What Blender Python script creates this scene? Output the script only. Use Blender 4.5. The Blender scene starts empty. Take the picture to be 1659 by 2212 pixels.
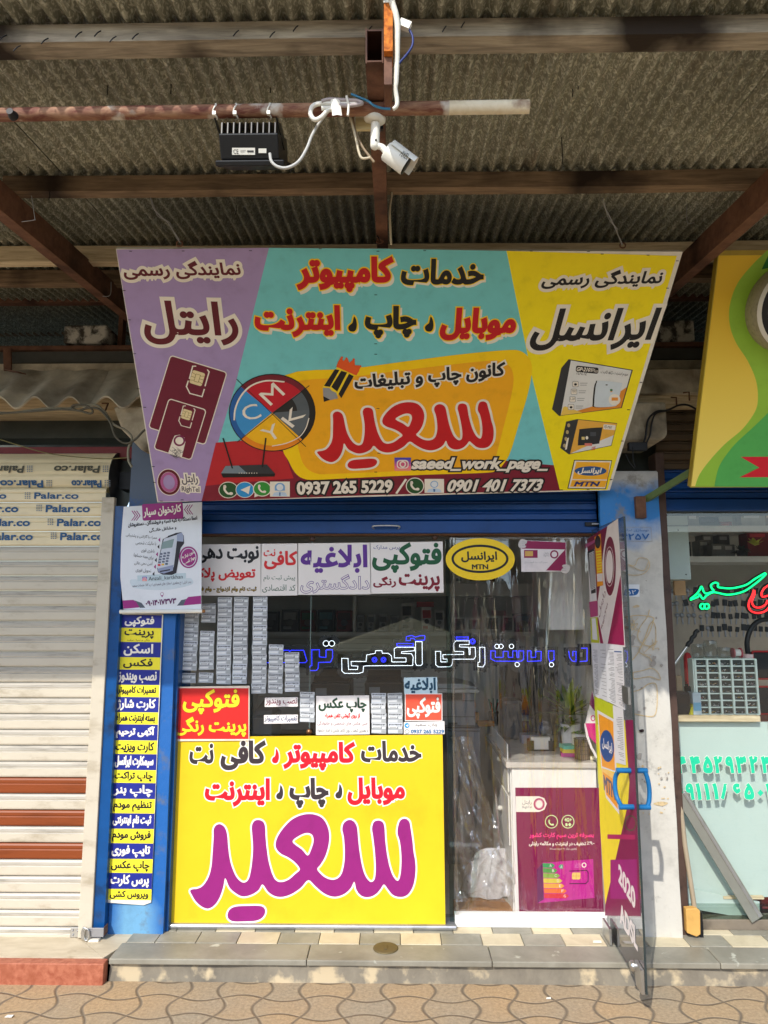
import bpy, bmesh, math, random
from math import sin, cos, pi, radians, atan2, hypot, sqrt
from mathutils import Vector, Matrix
from mathutils.geometry import tessellate_polygon
random.seed(7)
SC = bpy.context.scene
COL = SC.collection

# ------------------------------------------------------------------ camera, sky, sun, exposure
FPX, CX, CY = 1534.0, 829.5, 1106.0
TILT, YAW = radians(7.9), radians(0.9)
CAM = Vector((0, -3.65, 1.5))
FW = Vector((-sin(YAW)*cos(TILT), cos(YAW)*cos(TILT), sin(TILT)))
RT = Vector((cos(YAW), sin(YAW), 0)); UP = RT.cross(FW)
cd = bpy.data.cameras.new('camera'); cd.sensor_fit = 'VERTICAL'; cd.sensor_height = 24; cd.lens = 24*FPX/2212
cd.clip_start = 0.05; cd.clip_end = 500
co = bpy.data.objects.new('camera', cd); COL.objects.link(co)
co.matrix_world = Matrix(((RT.x, UP.x, -FW.x, CAM.x), (RT.y, UP.y, -FW.y, CAM.y), (RT.z, UP.z, -FW.z, CAM.z), (0, 0, 0, 1)))
SC.camera = co
SUN_EL, SUN_AZ = radians(40.0), radians(23.0)      # sun behind the viewer's left shoulder
sundir = Vector((-sin(SUN_AZ)*cos(SUN_EL), -cos(SUN_AZ)*cos(SUN_EL), sin(SUN_EL)))
W = bpy.data.worlds.new('World'); SC.world = W; W.use_nodes = True
nt = W.node_tree; bg = nt.nodes['Background']
sky = nt.nodes.new('ShaderNodeTexSky'); sky.sky_type = 'NISHITA'; sky.sun_disc = False
sky.sun_elevation = SUN_EL; sky.sun_rotation = pi + SUN_AZ
nt.links.new(sky.outputs[0], bg.inputs[0]); bg.inputs[1].default_value = 0.15
sl = bpy.data.lights.new('sun', 'SUN'); sl.energy = 2.0; sl.angle = radians(0.5); sl.color = (1, 0.945, 0.86)
so = bpy.data.objects.new('sun', sl); COL.objects.link(so)
so.rotation_euler = (-sundir).to_track_quat('-Z', 'Y').to_euler(); so.location = sundir*20
SC.view_settings.view_transform = 'Standard'; SC.view_settings.look = 'None'
SC.view_settings.exposure = 1.08; SC.view_settings.gamma = 1
SC.cycles.max_bounces = 14; SC.cycles.diffuse_bounces = 6; SC.cycles.transparent_max_bounces = 24
SC.cycles.use_denoising = True

# ------------------------------------------------------------------ photo geometry helpers
def ray(x, y): return FW + RT*((x-CX)/FPX) - UP*((y-CY)/FPX)
def PY(x, y, Y): d = ray(x, y); return CAM + d*((Y-CAM.y)/d.y)
def PZ(x, y, Z): d = ray(x, y); return CAM + d*((Z-CAM.z)/d.z)
def PX(x, y, X): d = ray(x, y); return CAM + d*((X-CAM.x)/d.x)
def frame(x0, y0, sc): return lambda x, y: ((x0+x/sc)/1.157324, (y0+y/sc)/1.157324)
zD = lambda x, y: (x, y)
z5 = frame(280, 600, 3.1904); z6 = frame(560, 600, 2.1829); z7 = frame(1240, 600, 3.252)
zb = frame(400, 1820, 2.2726); zs = frame(230, 1500, 2.632); zp = frame(300, 1240, 6.9136)
zw = frame(400, 1300, 2.3042); zx = frame(420, 1460, 2.3042); zc = frame(420, 1490, 4.608)
zl = frame(700, 1480, 3.95); zr = frame(1080, 1460, 4.3658); zd = frame(1440, 1280, 3.814)
zf = frame(1080, 1800, 2.6758); zk = frame(1200, 1560, 3.95); zg = frame(1660, 1260, 4.096)
zh = frame(1660, 1700, 3.1615); zq = frame(1660, 560, 3.1615); zn = frame(0, 600, 3.456)
zm = frame(0, 1100, 3.1904); zt = frame(880, 0, 5.82); zo = frame(500, 220, 2.9625)
z8 = frame(0, 1700, 2.572); zu = frame(1440, 600, 3.456); zi = frame(1080, 1280, 2.8603)

# ------------------------------------------------------------------ materials
def lin(c): return tuple(((v/255)/12.92 if v/255 <= 0.04045 else ((v/255+0.055)/1.055)**2.4) for v in c)
MATS = {}
def nodes_of(m):
    m.use_nodes = True; n = m.node_tree; return n, n.nodes['Principled BSDF'], n.nodes.new, n.links.new
def M(name, rgb, rough=0.55, metal=0.0, var=0.10, vs=9.0, bump=0.0, bs=60.0, spec=0.35, stretch=None, dirt=None):
    """a painted or printed surface with gentle tonal variation; rgb is sRGB 0-255"""
    key = (name, tuple(rgb))
    if key in MATS: return MATS[key]
    m = bpy.data.materials.new(name); n, b, N, L = nodes_of(m)
    c = lin(rgb)
    tc = N('ShaderNodeTexCoord'); vec = tc.outputs['Object']
    if stretch:
        mp = N('ShaderNodeMapping'); mp.inputs['Scale'].default_value = stretch; L(vec, mp.inputs[0]); vec = mp.outputs[0]
    nz = N('ShaderNodeTexNoise'); nz.inputs['Scale'].default_value = vs; nz.inputs['Detail'].default_value = 6; nz.inputs['Roughness'].default_value = 0.62
    L(vec, nz.inputs['Vector'])
    rp = N('ShaderNodeValToRGB'); e = rp.color_ramp.elements
    e[0].position = 0.28; e[1].position = 0.72
    d = dirt and lin(dirt) or tuple(v*(1-2.2*var) for v in c)
    e[0].color = (*d, 1); e[1].color = (*[min(1, v*(1+var)) for v in c], 1)
    mid = e.new(0.46); mid.color = (*c, 1)
    L(nz.outputs['Fac'], rp.inputs[0]); L(rp.outputs[0], b.inputs['Base Color'])
    b.inputs['Roughness'].default_value = rough; b.inputs['Metallic'].default_value = metal
    b.inputs['Specular IOR Level'].default_value = spec
    if bump:
        n2 = N('ShaderNodeTexNoise'); n2.inputs['Scale'].default_value = bs; n2.inputs['Detail'].default_value = 4
        L(vec, n2.inputs['Vector']); bm = N('ShaderNodeBump'); bm.inputs['Strength'].default_value = bump; bm.inputs['Distance'].default_value = 0.01
        L(n2.outputs['Fac'], bm.inputs['Height']); L(bm.outputs[0], b.inputs['Normal'])
    MATS[key] = m; return m
def ink(rgb): return M('ink', rgb, 0.5, var=0.05, vs=14)
def emit(name, rgb, s):
    key = (name, rgb, s)
    if key in MATS: return MATS[key]
    m = bpy.data.materials.new(name); n, b, N, L = nodes_of(m)
    b.inputs['Base Color'].default_value = (*lin(rgb), 1); b.inputs['Emission Color'].default_value = (*lin(rgb), 1); b.inputs['Emission Strength'].default_value = s
    MATS[key] = m; return m
def thin_glass(name, tint=(1, 1, 1), refl=1.0, rough=0.0, bump=0.0, stretch=(1, 1, 1), bs=6.0, add=0.0):
    """clear sheet: transparent with a Fresnel reflection"""
    m = bpy.data.materials.new(name); m.use_nodes = True; n = m.node_tree; N = n.nodes.new; L = n.links.new
    out = n.nodes['Material Output']; n.nodes.remove(n.nodes['Principled BSDF'])
    tr = N('ShaderNodeBsdfTransparent'); tr.inputs[0].default_value = (*tint, 1)
    gl = N('ShaderNodeBsdfGlossy'); gl.inputs['Roughness'].default_value = rough; gl.inputs[0].default_value = (1, 1, 1, 1)
    fr = N('ShaderNodeFresnel'); ge = N('ShaderNodeNewGeometry'); ir = N('ShaderNodeMapRange'); ir.inputs['To Min'].default_value = 1.45; ir.inputs['To Max'].default_value = 1/1.45; L(ge.outputs['Backfacing'], ir.inputs['Value']); L(ir.outputs[0], fr.inputs[0])
    ma = N('ShaderNodeMath'); ma.operation = 'MULTIPLY_ADD'; ma.inputs[1].default_value = refl; ma.inputs[2].default_value = add; ma.use_clamp = True
    mx = N('ShaderNodeMixShader'); L(fr.outputs[0], ma.inputs[0]); L(ma.outputs[0], mx.inputs[0])
    L(tr.outputs[0], mx.inputs[1]); L(gl.outputs[0], mx.inputs[2]); L(mx.outputs[0], out.inputs[0])
    if bump:
        tc = N('ShaderNodeTexCoord'); mp = N('ShaderNodeMapping'); mp.inputs['Scale'].default_value = stretch
        nz = N('ShaderNodeTexNoise'); nz.inputs['Scale'].default_value = bs; nz.inputs['Detail'].default_value = 3; nz.inputs['Distortion'].default_value = 0.8
        L(tc.outputs['Object'], mp.inputs[0]); L(mp.outputs[0], nz.inputs['Vector'])
        bp = N('ShaderNodeBump'); bp.inputs['Strength'].default_value = bump; bp.inputs['Distance'].default_value = 0.02
        L(nz.outputs['Fac'], bp.inputs['Height']); L(bp.outputs[0], gl.inputs['Normal']); L(bp.outputs[0], fr.inputs['Normal'])
    return m

def two_tone(name, a, b_, scale, lo, hi, rough=0.6, metal=0, stretch=(1, 1, 1), bump=0.3, bdist=0.004, detail=8, tex='noise', spec=0.3, third=None):
    m = bpy.data.materials.new(name); n, b, N, L = nodes_of(m)
    tc = N('ShaderNodeTexCoord'); mp = N('ShaderNodeMapping'); mp.inputs['Scale'].default_value = stretch
    L(tc.outputs['Object'], mp.inputs[0])
    if tex == 'noise':
        t = N('ShaderNodeTexNoise'); t.inputs['Scale'].default_value = scale; t.inputs['Detail'].default_value = detail; t.inputs['Roughness'].default_value = 0.65; t.inputs['Distortion'].default_value = 0.4; o = t.outputs['Fac']
    else:
        t = N('ShaderNodeTexVoronoi'); t.inputs['Scale'].default_value = scale; o = t.outputs['Distance']
    L(mp.outputs[0], t.inputs['Vector'])
    rp = N('ShaderNodeValToRGB'); e = rp.color_ramp.elements; e[0].position = lo; e[1].position = hi
    e[0].color = (*lin(a), 1); e[1].color = (*lin(b_), 1)
    L(o, rp.inputs[0]); colr = rp.outputs[0]
    if third:
        t3 = N('ShaderNodeTexNoise'); t3.inputs['Scale'].default_value = third[1]; t3.inputs['Detail'].default_value = 5; L(tc.outputs['Object'], t3.inputs['Vector'])
        r3 = N('ShaderNodeValToRGB'); r3.color_ramp.elements[0].position = third[2]; r3.color_ramp.elements[1].position = third[3]; L(t3.outputs['Fac'], r3.inputs[0])
        mx = N('ShaderNodeMix'); mx.data_type = 'RGBA'; L(r3.outputs[0], mx.inputs['Factor']); L(colr, mx.inputs['A']); mx.inputs['B'].default_value = (*lin(third[0]), 1); colr = mx.outputs['Result']
    L(colr, b.inputs['Base Color']); b.inputs['Roughness'].default_value = rough; b.inputs['Metallic'].default_value = metal; b.inputs['Specular IOR Level'].default_value = spec
    if bump:
        bp = N('ShaderNodeBump'); bp.inputs['Strength'].default_value = bump; bp.inputs['Distance'].default_value = bdist
        L(o, bp.inputs['Height']); L(bp.outputs[0], b.inputs['Normal'])
    return m

def paving_mat():
    m = bpy.data.materials.new('wavy_paving'); n, b, N, L = nodes_of(m)
    tc = N('ShaderNodeTexCoord'); sp = N('ShaderNodeSeparateXYZ'); L(tc.outputs['Object'], sp.inputs[0])
    def mt(op, a, c=None, d=None):
        k = N('ShaderNodeMath'); k.operation = op
        for i, v in enumerate((a, c, d)):
            if v is None: continue
            if isinstance(v, (int, float)): k.inputs[i].default_value = v
            else: L(v, k.inputs[i])
        return k.outputs[0]
    x = mt('MULTIPLY_ADD', sp.outputs['X'], 1/0.1725, 200.1959); y = mt('MULTIPLY_ADD', sp.outputs['Y'], 1/0.138, 184.7313)
    def line(u, v, A):
        r = mt('ROUND', u); s = mt('COSINE', mt('MULTIPLY', r, pi)); w = mt('SINE', mt('MULTIPLY', v, pi))
        off = mt('MULTIPLY', mt('MULTIPLY', s, w), A); uu = mt('SUBTRACT', u, off)
        return mt('ABSOLUTE', mt('SUBTRACT', uu, r)), uu
    wob = N('ShaderNodeTexNoise'); wob.inputs['Scale'].default_value = 9; L(tc.outputs['Object'], wob.inputs['Vector'])
    dx, ux = line(x, y, -0.17); dy, uy = line(y, x, 0.17)
    d = mt('MINIMUM', dx, dy); d = mt('ADD', d, mt('MULTIPLY', mt('SUBTRACT', wob.outputs['Fac'], 0.5), 0.03))
    joint = N('ShaderNodeMapRange'); joint.inputs['From Min'].default_value = 0.008; joint.inputs['From Max'].default_value = 0.06; L(d, joint.inputs['Value'])
    cell = N('ShaderNodeCombineXYZ'); L(mt('FLOOR', ux), cell.inputs[0]); L(mt('FLOOR', uy), cell.inputs[1])
    wn = N('ShaderNodeTexWhiteNoise'); wn.noise_dimensions = '2D'; L(cell.outputs[0], wn.inputs['Vector'])
    big = N('ShaderNodeTexNoise'); big.inputs['Scale'].default_value = 1.6; big.inputs['Detail'].default_value = 6; L(tc.outputs['Object'], big.inputs['Vector'])
    fine = N('ShaderNodeTexNoise'); fine.inputs['Scale'].default_value = 70; fine.inputs['Detail'].default_value = 8; fine.inputs['Roughness'].default_value = 0.75; L(tc.outputs['Object'], fine.inputs['Vector'])
    mixv = mt('ADD', mt('MULTIPLY', wn.outputs['Value'], 0.2), mt('MULTIPLY', big.outputs['Fac'], 0.8))
    rp = N('ShaderNodeValToRGB'); e = rp.color_ramp.elements; e[0].position = 0.33; e[0].color = (*lin((158, 146, 126)), 1); e[1].position = 0.66; e[1].color = (*lin((176, 150, 116)), 1)
    L(mixv, rp.inputs[0])
    fr = N('ShaderNodeMapRange'); fr.inputs['From Min'].default_value = 0.3; fr.inputs['From Max'].default_value = 0.7; fr.inputs['To Min'].default_value = 0.62; fr.inputs['To Max'].default_value = 1.22; L(fine.outputs['Fac'], fr.inputs['Value'])
    mul = N('ShaderNodeMix'); mul.data_type = 'RGBA'; mul.blend_type = 'MULTIPLY'; mul.inputs['Factor'].default_value = 1; L(rp.outputs[0], mul.inputs['A']); L(fr.outputs[0], mul.inputs['B'])
    jm = N('ShaderNodeMix'); jm.data_type = 'RGBA'; L(joint.outputs[0], jm.inputs['Factor']); jm.inputs['A'].default_value = (*lin((118, 106, 90)), 1); L(mul.outputs['Result'], jm.inputs['B'])
    L(jm.outputs['Result'], b.inputs['Base Color']); b.inputs['Roughness'].default_value = 0.9; b.inputs['Specular IOR Level'].default_value = 0.15
    hs = mt('ADD', mt('MULTIPLY', joint.outputs[0], 1.0), mt('MULTIPLY', fine.outputs['Fac'], 0.35))
    bp = N('ShaderNodeBump'); bp.inputs['Strength'].default_value = 0.8; bp.inputs['Distance'].default_value = 0.004; L(hs, bp.inputs['Height']); L(bp.outputs[0], b.inputs['Normal'])
    return m

def sprayed_pillar(name, base, paint, mode):
    """plaster with spray-painted blue: mode 'edge' = blue round the edges, 'top' = blue towards the top"""
    m = bpy.data.materials.new(name); n, b, N, L = nodes_of(m)
    tc = N('ShaderNodeTexCoord'); sp = N('ShaderNodeSeparateXYZ'); L(tc.outputs['Object'], sp.inputs[0])
    nz = N('ShaderNodeTexNoise'); nz.inputs['Scale'].default_value = 7; nz.inputs['Detail'].default_value = 7; L(tc.outputs['Object'], nz.inputs['Vector'])
    mr = N('ShaderNodeMapRange'); ad = N('ShaderNodeMath'); ad.operation = 'MULTIPLY_ADD'; ad.inputs[1].default_value = 0.28
    L(nz.outputs['Fac'], ad.inputs[0])
    if mode == 'edge':
        a = N('ShaderNodeMath'); a.operation = 'ABSOLUTE'; L(sp.outputs['X'], a.inputs[0])
        s = N('ShaderNodeMath'); s.operation = 'MULTIPLY'; s.inputs[1].default_value = 4.6; L(a.outputs[0], s.inputs[0])
        z = N('ShaderNodeMapRange'); z.inputs['From Min'].default_value = 0.12; z.inputs['From Max'].default_value = 0.27; z.inputs['To Min'].default_value = 0; z.inputs['To Max'].default_value = 0.55; L(sp.outputs['Z'], z.inputs['Value'])
        q = N('ShaderNodeMath'); L(s.outputs[0], q.inputs[0]); L(z.outputs[0], q.inputs[1]); L(q.outputs[0], ad.inputs[2])
        mr.inputs['From Min'].default_value = 0.36; mr.inputs['From Max'].default_value = 0.75
    else:
        L(sp.outputs['Z'], ad.inputs[2]); mr.inputs['From Min'].default_value = 1.96; mr.inputs['From Max'].default_value = 2.10
    L(ad.outputs[0], mr.inputs['Value']); fac = mr.outputs[0]
    if mode == 'top':
        fd = N('ShaderNodeMapRange'); fd.inputs['From Min'].default_value = 2.20; fd.inputs['From Max'].default_value = 2.30; fd.inputs['To Min'].default_value = 1; fd.inputs['To Max'].default_value = 0.1; L(ad.outputs[0], fd.inputs['Value'])
        fm = N('ShaderNodeMath'); fm.operation = 'MULTIPLY'; L(fac, fm.inputs[0]); L(fd.outputs[0], fm.inputs[1]); fac = fm.outputs[0]
    n2 = N('ShaderNodeTexNoise'); n2.inputs['Scale'].default_value = 5; n2.inputs['Detail'].default_value = 8; n2.inputs['Roughness'].default_value = 0.7; L(tc.outputs['Object'], n2.inputs['Vector'])
    r2 = N('ShaderNodeValToRGB'); e = r2.color_ramp.elements; e[0].position = 0.3; e[0].color = (*[v*0.72 for v in lin(base)], 1); e[1].position = 0.52; e[1].color = (*lin(base), 1); L(n2.outputs['Fac'], r2.inputs[0])
    mx = N('ShaderNodeMix'); mx.data_type = 'RGBA'; L(fac, mx.inputs['Factor']); L(r2.outputs[0], mx.inputs['A']); mx.inputs['B'].default_value = (*lin(paint), 1)
    gn = N('ShaderNodeTexNoise'); gn.inputs['Scale'].default_value = 9; gn.inputs['Detail'].default_value = 9; gn.inputs['Roughness'].default_value = 0.72; L(tc.outputs['Object'], gn.inputs['Vector'])
    zg_ = N('ShaderNodeMapRange'); zg_.inputs['From Min'].default_value = 1.75; zg_.inputs['From Max'].default_value = 2.2; zg_.inputs['To Max'].default_value = 0.35 if mode == 'edge' else 0.08; L(sp.outputs['Z'], zg_.inputs['Value'])
    ga = N('ShaderNodeMath'); L(gn.outputs['Fac'], ga.inputs[0]); L(zg_.outputs[0], ga.inputs[1])
    gr2 = N('ShaderNodeMapRange'); gr2.inputs['From Min'].default_value = 0.60 if mode == 'top' else 0.55; gr2.inputs['From Max'].default_value = 0.72; gr2.inputs['To Max'].default_value = 0.8; L(ga.outputs[0], gr2.inputs['Value'])
    m2 = N('ShaderNodeMix'); m2.data_type = 'RGBA'; L(gr2.outputs[0], m2.inputs['Factor']); L(mx.outputs['Result'], m2.inputs['A']); m2.inputs['B'].default_value = (*lin((128, 124, 116) if mode == 'top' else (96, 102, 106)), 1)
    L(m2.outputs['Result'], b.inputs['Base Color']); b.inputs['Roughness'].default_value = 0.6
    n3 = N('ShaderNodeTexNoise'); n3.inputs['Scale'].default_value = 28; n3.inputs['Detail'].default_value = 6; L(tc.outputs['Object'], n3.inputs['Vector'])
    bp = N('ShaderNodeBump'); bp.inputs['Strength'].default_value = 0.35; bp.inputs['Distance'].default_value = 0.006; L(n3.outputs['Fac'], bp.inputs['Height']); L(bp.outputs[0], b.inputs['Normal'])
    return m

def roof_mat():
    m = bpy.data.materials.new('galvanised_sheet'); n, b, N, L = nodes_of(m)
    tc = N('ShaderNodeTexCoord')
    mp = N('ShaderNodeMapping'); mp.inputs['Scale'].default_value = (1.0, 0.62, 1.0); L(tc.outputs['Object'], mp.inputs[0])
    f = N('ShaderNodeTexNoise'); f.inputs['Scale'].default_value = 75; f.inputs['Detail'].default_value = 2.5; f.inputs['Distortion'].default_value = 1.6; L(mp.outputs[0], f.inputs['Vector'])
    rp = N('ShaderNodeValToRGB'); e = rp.color_ramp.elements; e[0].position = 0.46; e[0].color = (*lin((124, 123, 107)), 1); e[1].position = 0.72; e[1].color = (*lin((206, 205, 187)), 1)
    L(f.outputs['Fac'], rp.inputs[0])
    g = N('ShaderNodeTexNoise'); g.inputs['Scale'].default_value = 1.7; g.inputs['Detail'].default_value = 5; L(tc.outputs['Object'], g.inputs['Vector'])
    gr = N('ShaderNodeMapRange'); gr.inputs['From Min'].default_value = 0.3; gr.inputs['From Max'].default_value = 0.7; gr.inputs['To Min'].default_value = 0.72; gr.inputs['To Max'].default_value = 1.15; L(g.outputs['Fac'], gr.inputs['Value'])
    mul = N('ShaderNodeMix'); mul.data_type = 'RGBA'; mul.blend_type = 'MULTIPLY'; mul.inputs['Factor'].default_value = 1; L(rp.outputs[0], mul.inputs['A']); L(gr.outputs[0], mul.inputs['B'])
    rn = N('ShaderNodeTexNoise'); rn.inputs['Scale'].default_value = 3.2; rn.inputs['Detail'].default_value = 8; rn.inputs['Roughness'].default_value = 0.7; mp2 = N('ShaderNodeMapping'); mp2.inputs['Scale'].default_value = (2.2, 0.5, 1); L(tc.outputs['Object'], mp2.inputs[0]); L(mp2.outputs[0], rn.inputs['Vector'])
    rr = N('ShaderNodeMapRange'); rr.inputs['From Min'].default_value = 0.60; rr.inputs['From Max'].default_value = 0.74; rr.inputs['To Max'].default_value = 0.7; L(rn.outputs['Fac'], rr.inputs['Value'])
    rm = N('ShaderNodeMix'); rm.data_type = 'RGBA'; L(rr.outputs[0], rm.inputs['Factor']); L(mul.outputs['Result'], rm.inputs['A']); rm.inputs['B'].default_value = (*lin((92, 70, 50)), 1)
    L(rm.outputs['Result'], b.inputs['Base Color']); b.inputs['Roughness'].default_value = 0.55; b.inputs['Metallic'].default_value = 0.1
    bp = N('ShaderNodeBump'); bp.inputs['Strength'].default_value = 0.12; bp.inputs['Distance'].default_value = 0.003; L(f.outputs['Fac'], bp.inputs['Height']); L(bp.outputs[0], b.inputs['Normal'])
    return m

def wood(name, a, b_, third=None): return two_tone(name, a, b_, 5, 0.32, 0.68, 0.75, stretch=(1.2, 14, 14), bump=0.35, bdist=0.003, third=third)
m_roof = roof_mat()
m_wood = wood('weathered_wood', (118, 108, 94), (178, 166, 146), ((44, 34, 26), 2.3, 0.5, 0.62))
m_wood_brown = wood('brown_wood', (92, 76, 60), (146, 122, 96), ((42, 30, 22), 2.0, 0.52, 0.66))
m_wood_pale = wood('pale_fascia_wood', (176, 154, 120), (226, 208, 174))
m_rust = two_tone('rusty_steel', (92, 62, 48), (124, 88, 68), 30, 0.3, 0.7, 0.75, third=((62, 40, 32), 6, 0.5, 0.7))
m_rust_or = two_tone('orange_rust', (128, 62, 22), (206, 120, 44), 45, 0.35, 0.6, 0.85)
m_pipe = two_tone('flaking_red_pipe', (104, 58, 48), (158, 122, 96), 26, 0.38, 0.62, 0.7, stretch=(0.5, 2, 2), third=((196, 188, 176), 11, 0.58, 0.66))
m_pipe_end = two_tone('cream_pipe_paint', (206, 192, 162), (226, 216, 192), 20, 0.3, 0.6, 0.6, third=((112, 70, 52), 7, 0.58, 0.66))
m_conc = two_tone('stained_concrete', (146, 134, 116), (214, 202, 178), 7, 0.3, 0.68, 0.9, bump=0.5, third=((74, 66, 56), 3, 0.56, 0.7))
m_fibre = two_tone('fibre_cement', (156, 148, 132), (208, 198, 178), 6, 0.3, 0.7, 0.9, bump=0.3, third=((118, 108, 94), 4, 0.52, 0.74))
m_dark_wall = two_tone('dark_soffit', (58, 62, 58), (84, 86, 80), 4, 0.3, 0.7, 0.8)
m_red_band = M('dark_red_metal', (112, 26, 28), 0.5)
m_grey_metal = M('grey_metal', (150, 150, 152), 0.4, 0.4, var=0.12)
m_alu = M('aluminium', (176, 178, 180), 0.32, 0.75, var=0.12)
m_steel = M('bright_steel', (190, 190, 188), 0.28, 0.9, var=0.12)
m_dark = M('dark_metal', (38, 38, 40), 0.5, 0.3)
m_black = M('black_plastic', (24, 24, 26), 0.42)
m_black_sat = M('black_enamel', (30, 31, 33), 0.36, 0.2)
m_white = M('white_melamine', (226, 226, 222), 0.4, var=0.05)
m_white_pl = M('white_plastic', (228, 226, 216), 0.35, var=0.04)
m_wall = M('interior_wall', (222, 221, 216), 0.8, var=0.06, vs=3)
m_floor_in = two_tone('shop_floor', (176, 168, 154), (200, 192, 178), 6, 0.3, 0.7, 0.6)
m_blue = M('blue_shutter_paint', (10, 62, 124), 0.45, var=0.14, vs=5)
m_blue_dk = M('blue_channel_paint', (14, 72, 130), 0.28, var=0.25, vs=7, dirt=(30, 34, 40))
m_cream = M('cream_shutter_paint', (196, 187, 168), 0.4, var=0.06, vs=5, stretch=(1, 5, 2.2), dirt=(164, 152, 130), bump=0.12, bs=3); m_lip = M('shutter_lip', (176, 170, 158), 0.3, var=0.16, vs=6, stretch=(1, 8, 8))
m_brown_slat = M('brown_shutter_paint', (130, 64, 30), 0.4, var=0.12, vs=5, stretch=(0.6, 5, 5))
m_glass = thin_glass('window_glass', (0.93, 0.96, 0.95), 1.9, 0.0)
m_door_glass = thin_glass('door_glass', (0.50, 0.51, 0.53), 1.2, 0.0)
m_film = thin_glass('clear_plastic_film', (0.95, 0.95, 0.95), 2.2, 0.06, 0.7, (6, 6, 0.9), 2.4, 0.03)
m_pave = paving_mat()
m_pillar_l = sprayed_pillar('sprayed_blue_pillar', (104, 158, 194), (12, 92, 166), 'edge')
m_pillar_r = sprayed_pillar('whitewashed_pillar', (200, 197, 188), (40, 120, 190), 'top')
m_granite = two_tone('red_granite', (150, 82, 60), (182, 114, 88), 38, 0.35, 0.65, 0.5, bump=0.1, third=((150, 84, 60), 10, 0.55, 0.7))
m_tile_b = two_tone('beige_tile', (184, 172, 144), (206, 196, 168), 9, 0.3, 0.7, 0.5, bump=0.05)
m_tile_g = two_tone('grey_green_tile', (124, 122, 110), (156, 152, 138), 9, 0.3, 0.7, 0.45, bump=0.05)
m_slab = two_tone('green_marble_slab', (120, 116, 104), (152, 148, 134), 5, 0.3, 0.7, 0.45, bump=0.06, third=((186, 186, 172), 14, 0.66, 0.72))
m_slab_l = two_tone('beige_travertine', (178, 164, 138), (206, 194, 170), 5, 0.3, 0.7, 0.5, stretch=(1, 3, 1), bump=0.08, third=((140, 122, 98), 6, 0.6, 0.72))
m_riser = two_tone('cement_riser', (104, 98, 88), (138, 130, 114), 8, 0.3, 0.7, 0.9, stretch=(1, 1, 0.6), bump=0.5, third=((184, 168, 138), 8, 0.54, 0.62))
m_card = M('cardboard', (152, 106, 60), 0.85, var=0.1)
m_grey_pl = M('grey_plastic', (132, 136, 142), 0.45, var=0.06)
m_dgrey_pl = M('dark_grey_plastic', (66, 68, 72), 0.45, var=0.06)
m_leaf = M('leaf_green', (70, 104, 38), 0.45, var=0.25, vs=20)
m_leaf_y = M('leaf_yellow_green', (140, 156, 66), 0.45, var=0.25, vs=20)
m_soil = M('soil', (52, 40, 30), 0.95)
m_ledw = emit('white_led', (235, 245, 255), 1.6)
m_ledb = emit('blue_led', (40, 50, 255), 2.2)
m_ledg = emit('green_led', (0, 235, 120), 1.25)
m_ledr = emit('red_led', (255, 36, 40), 1.2)

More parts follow.
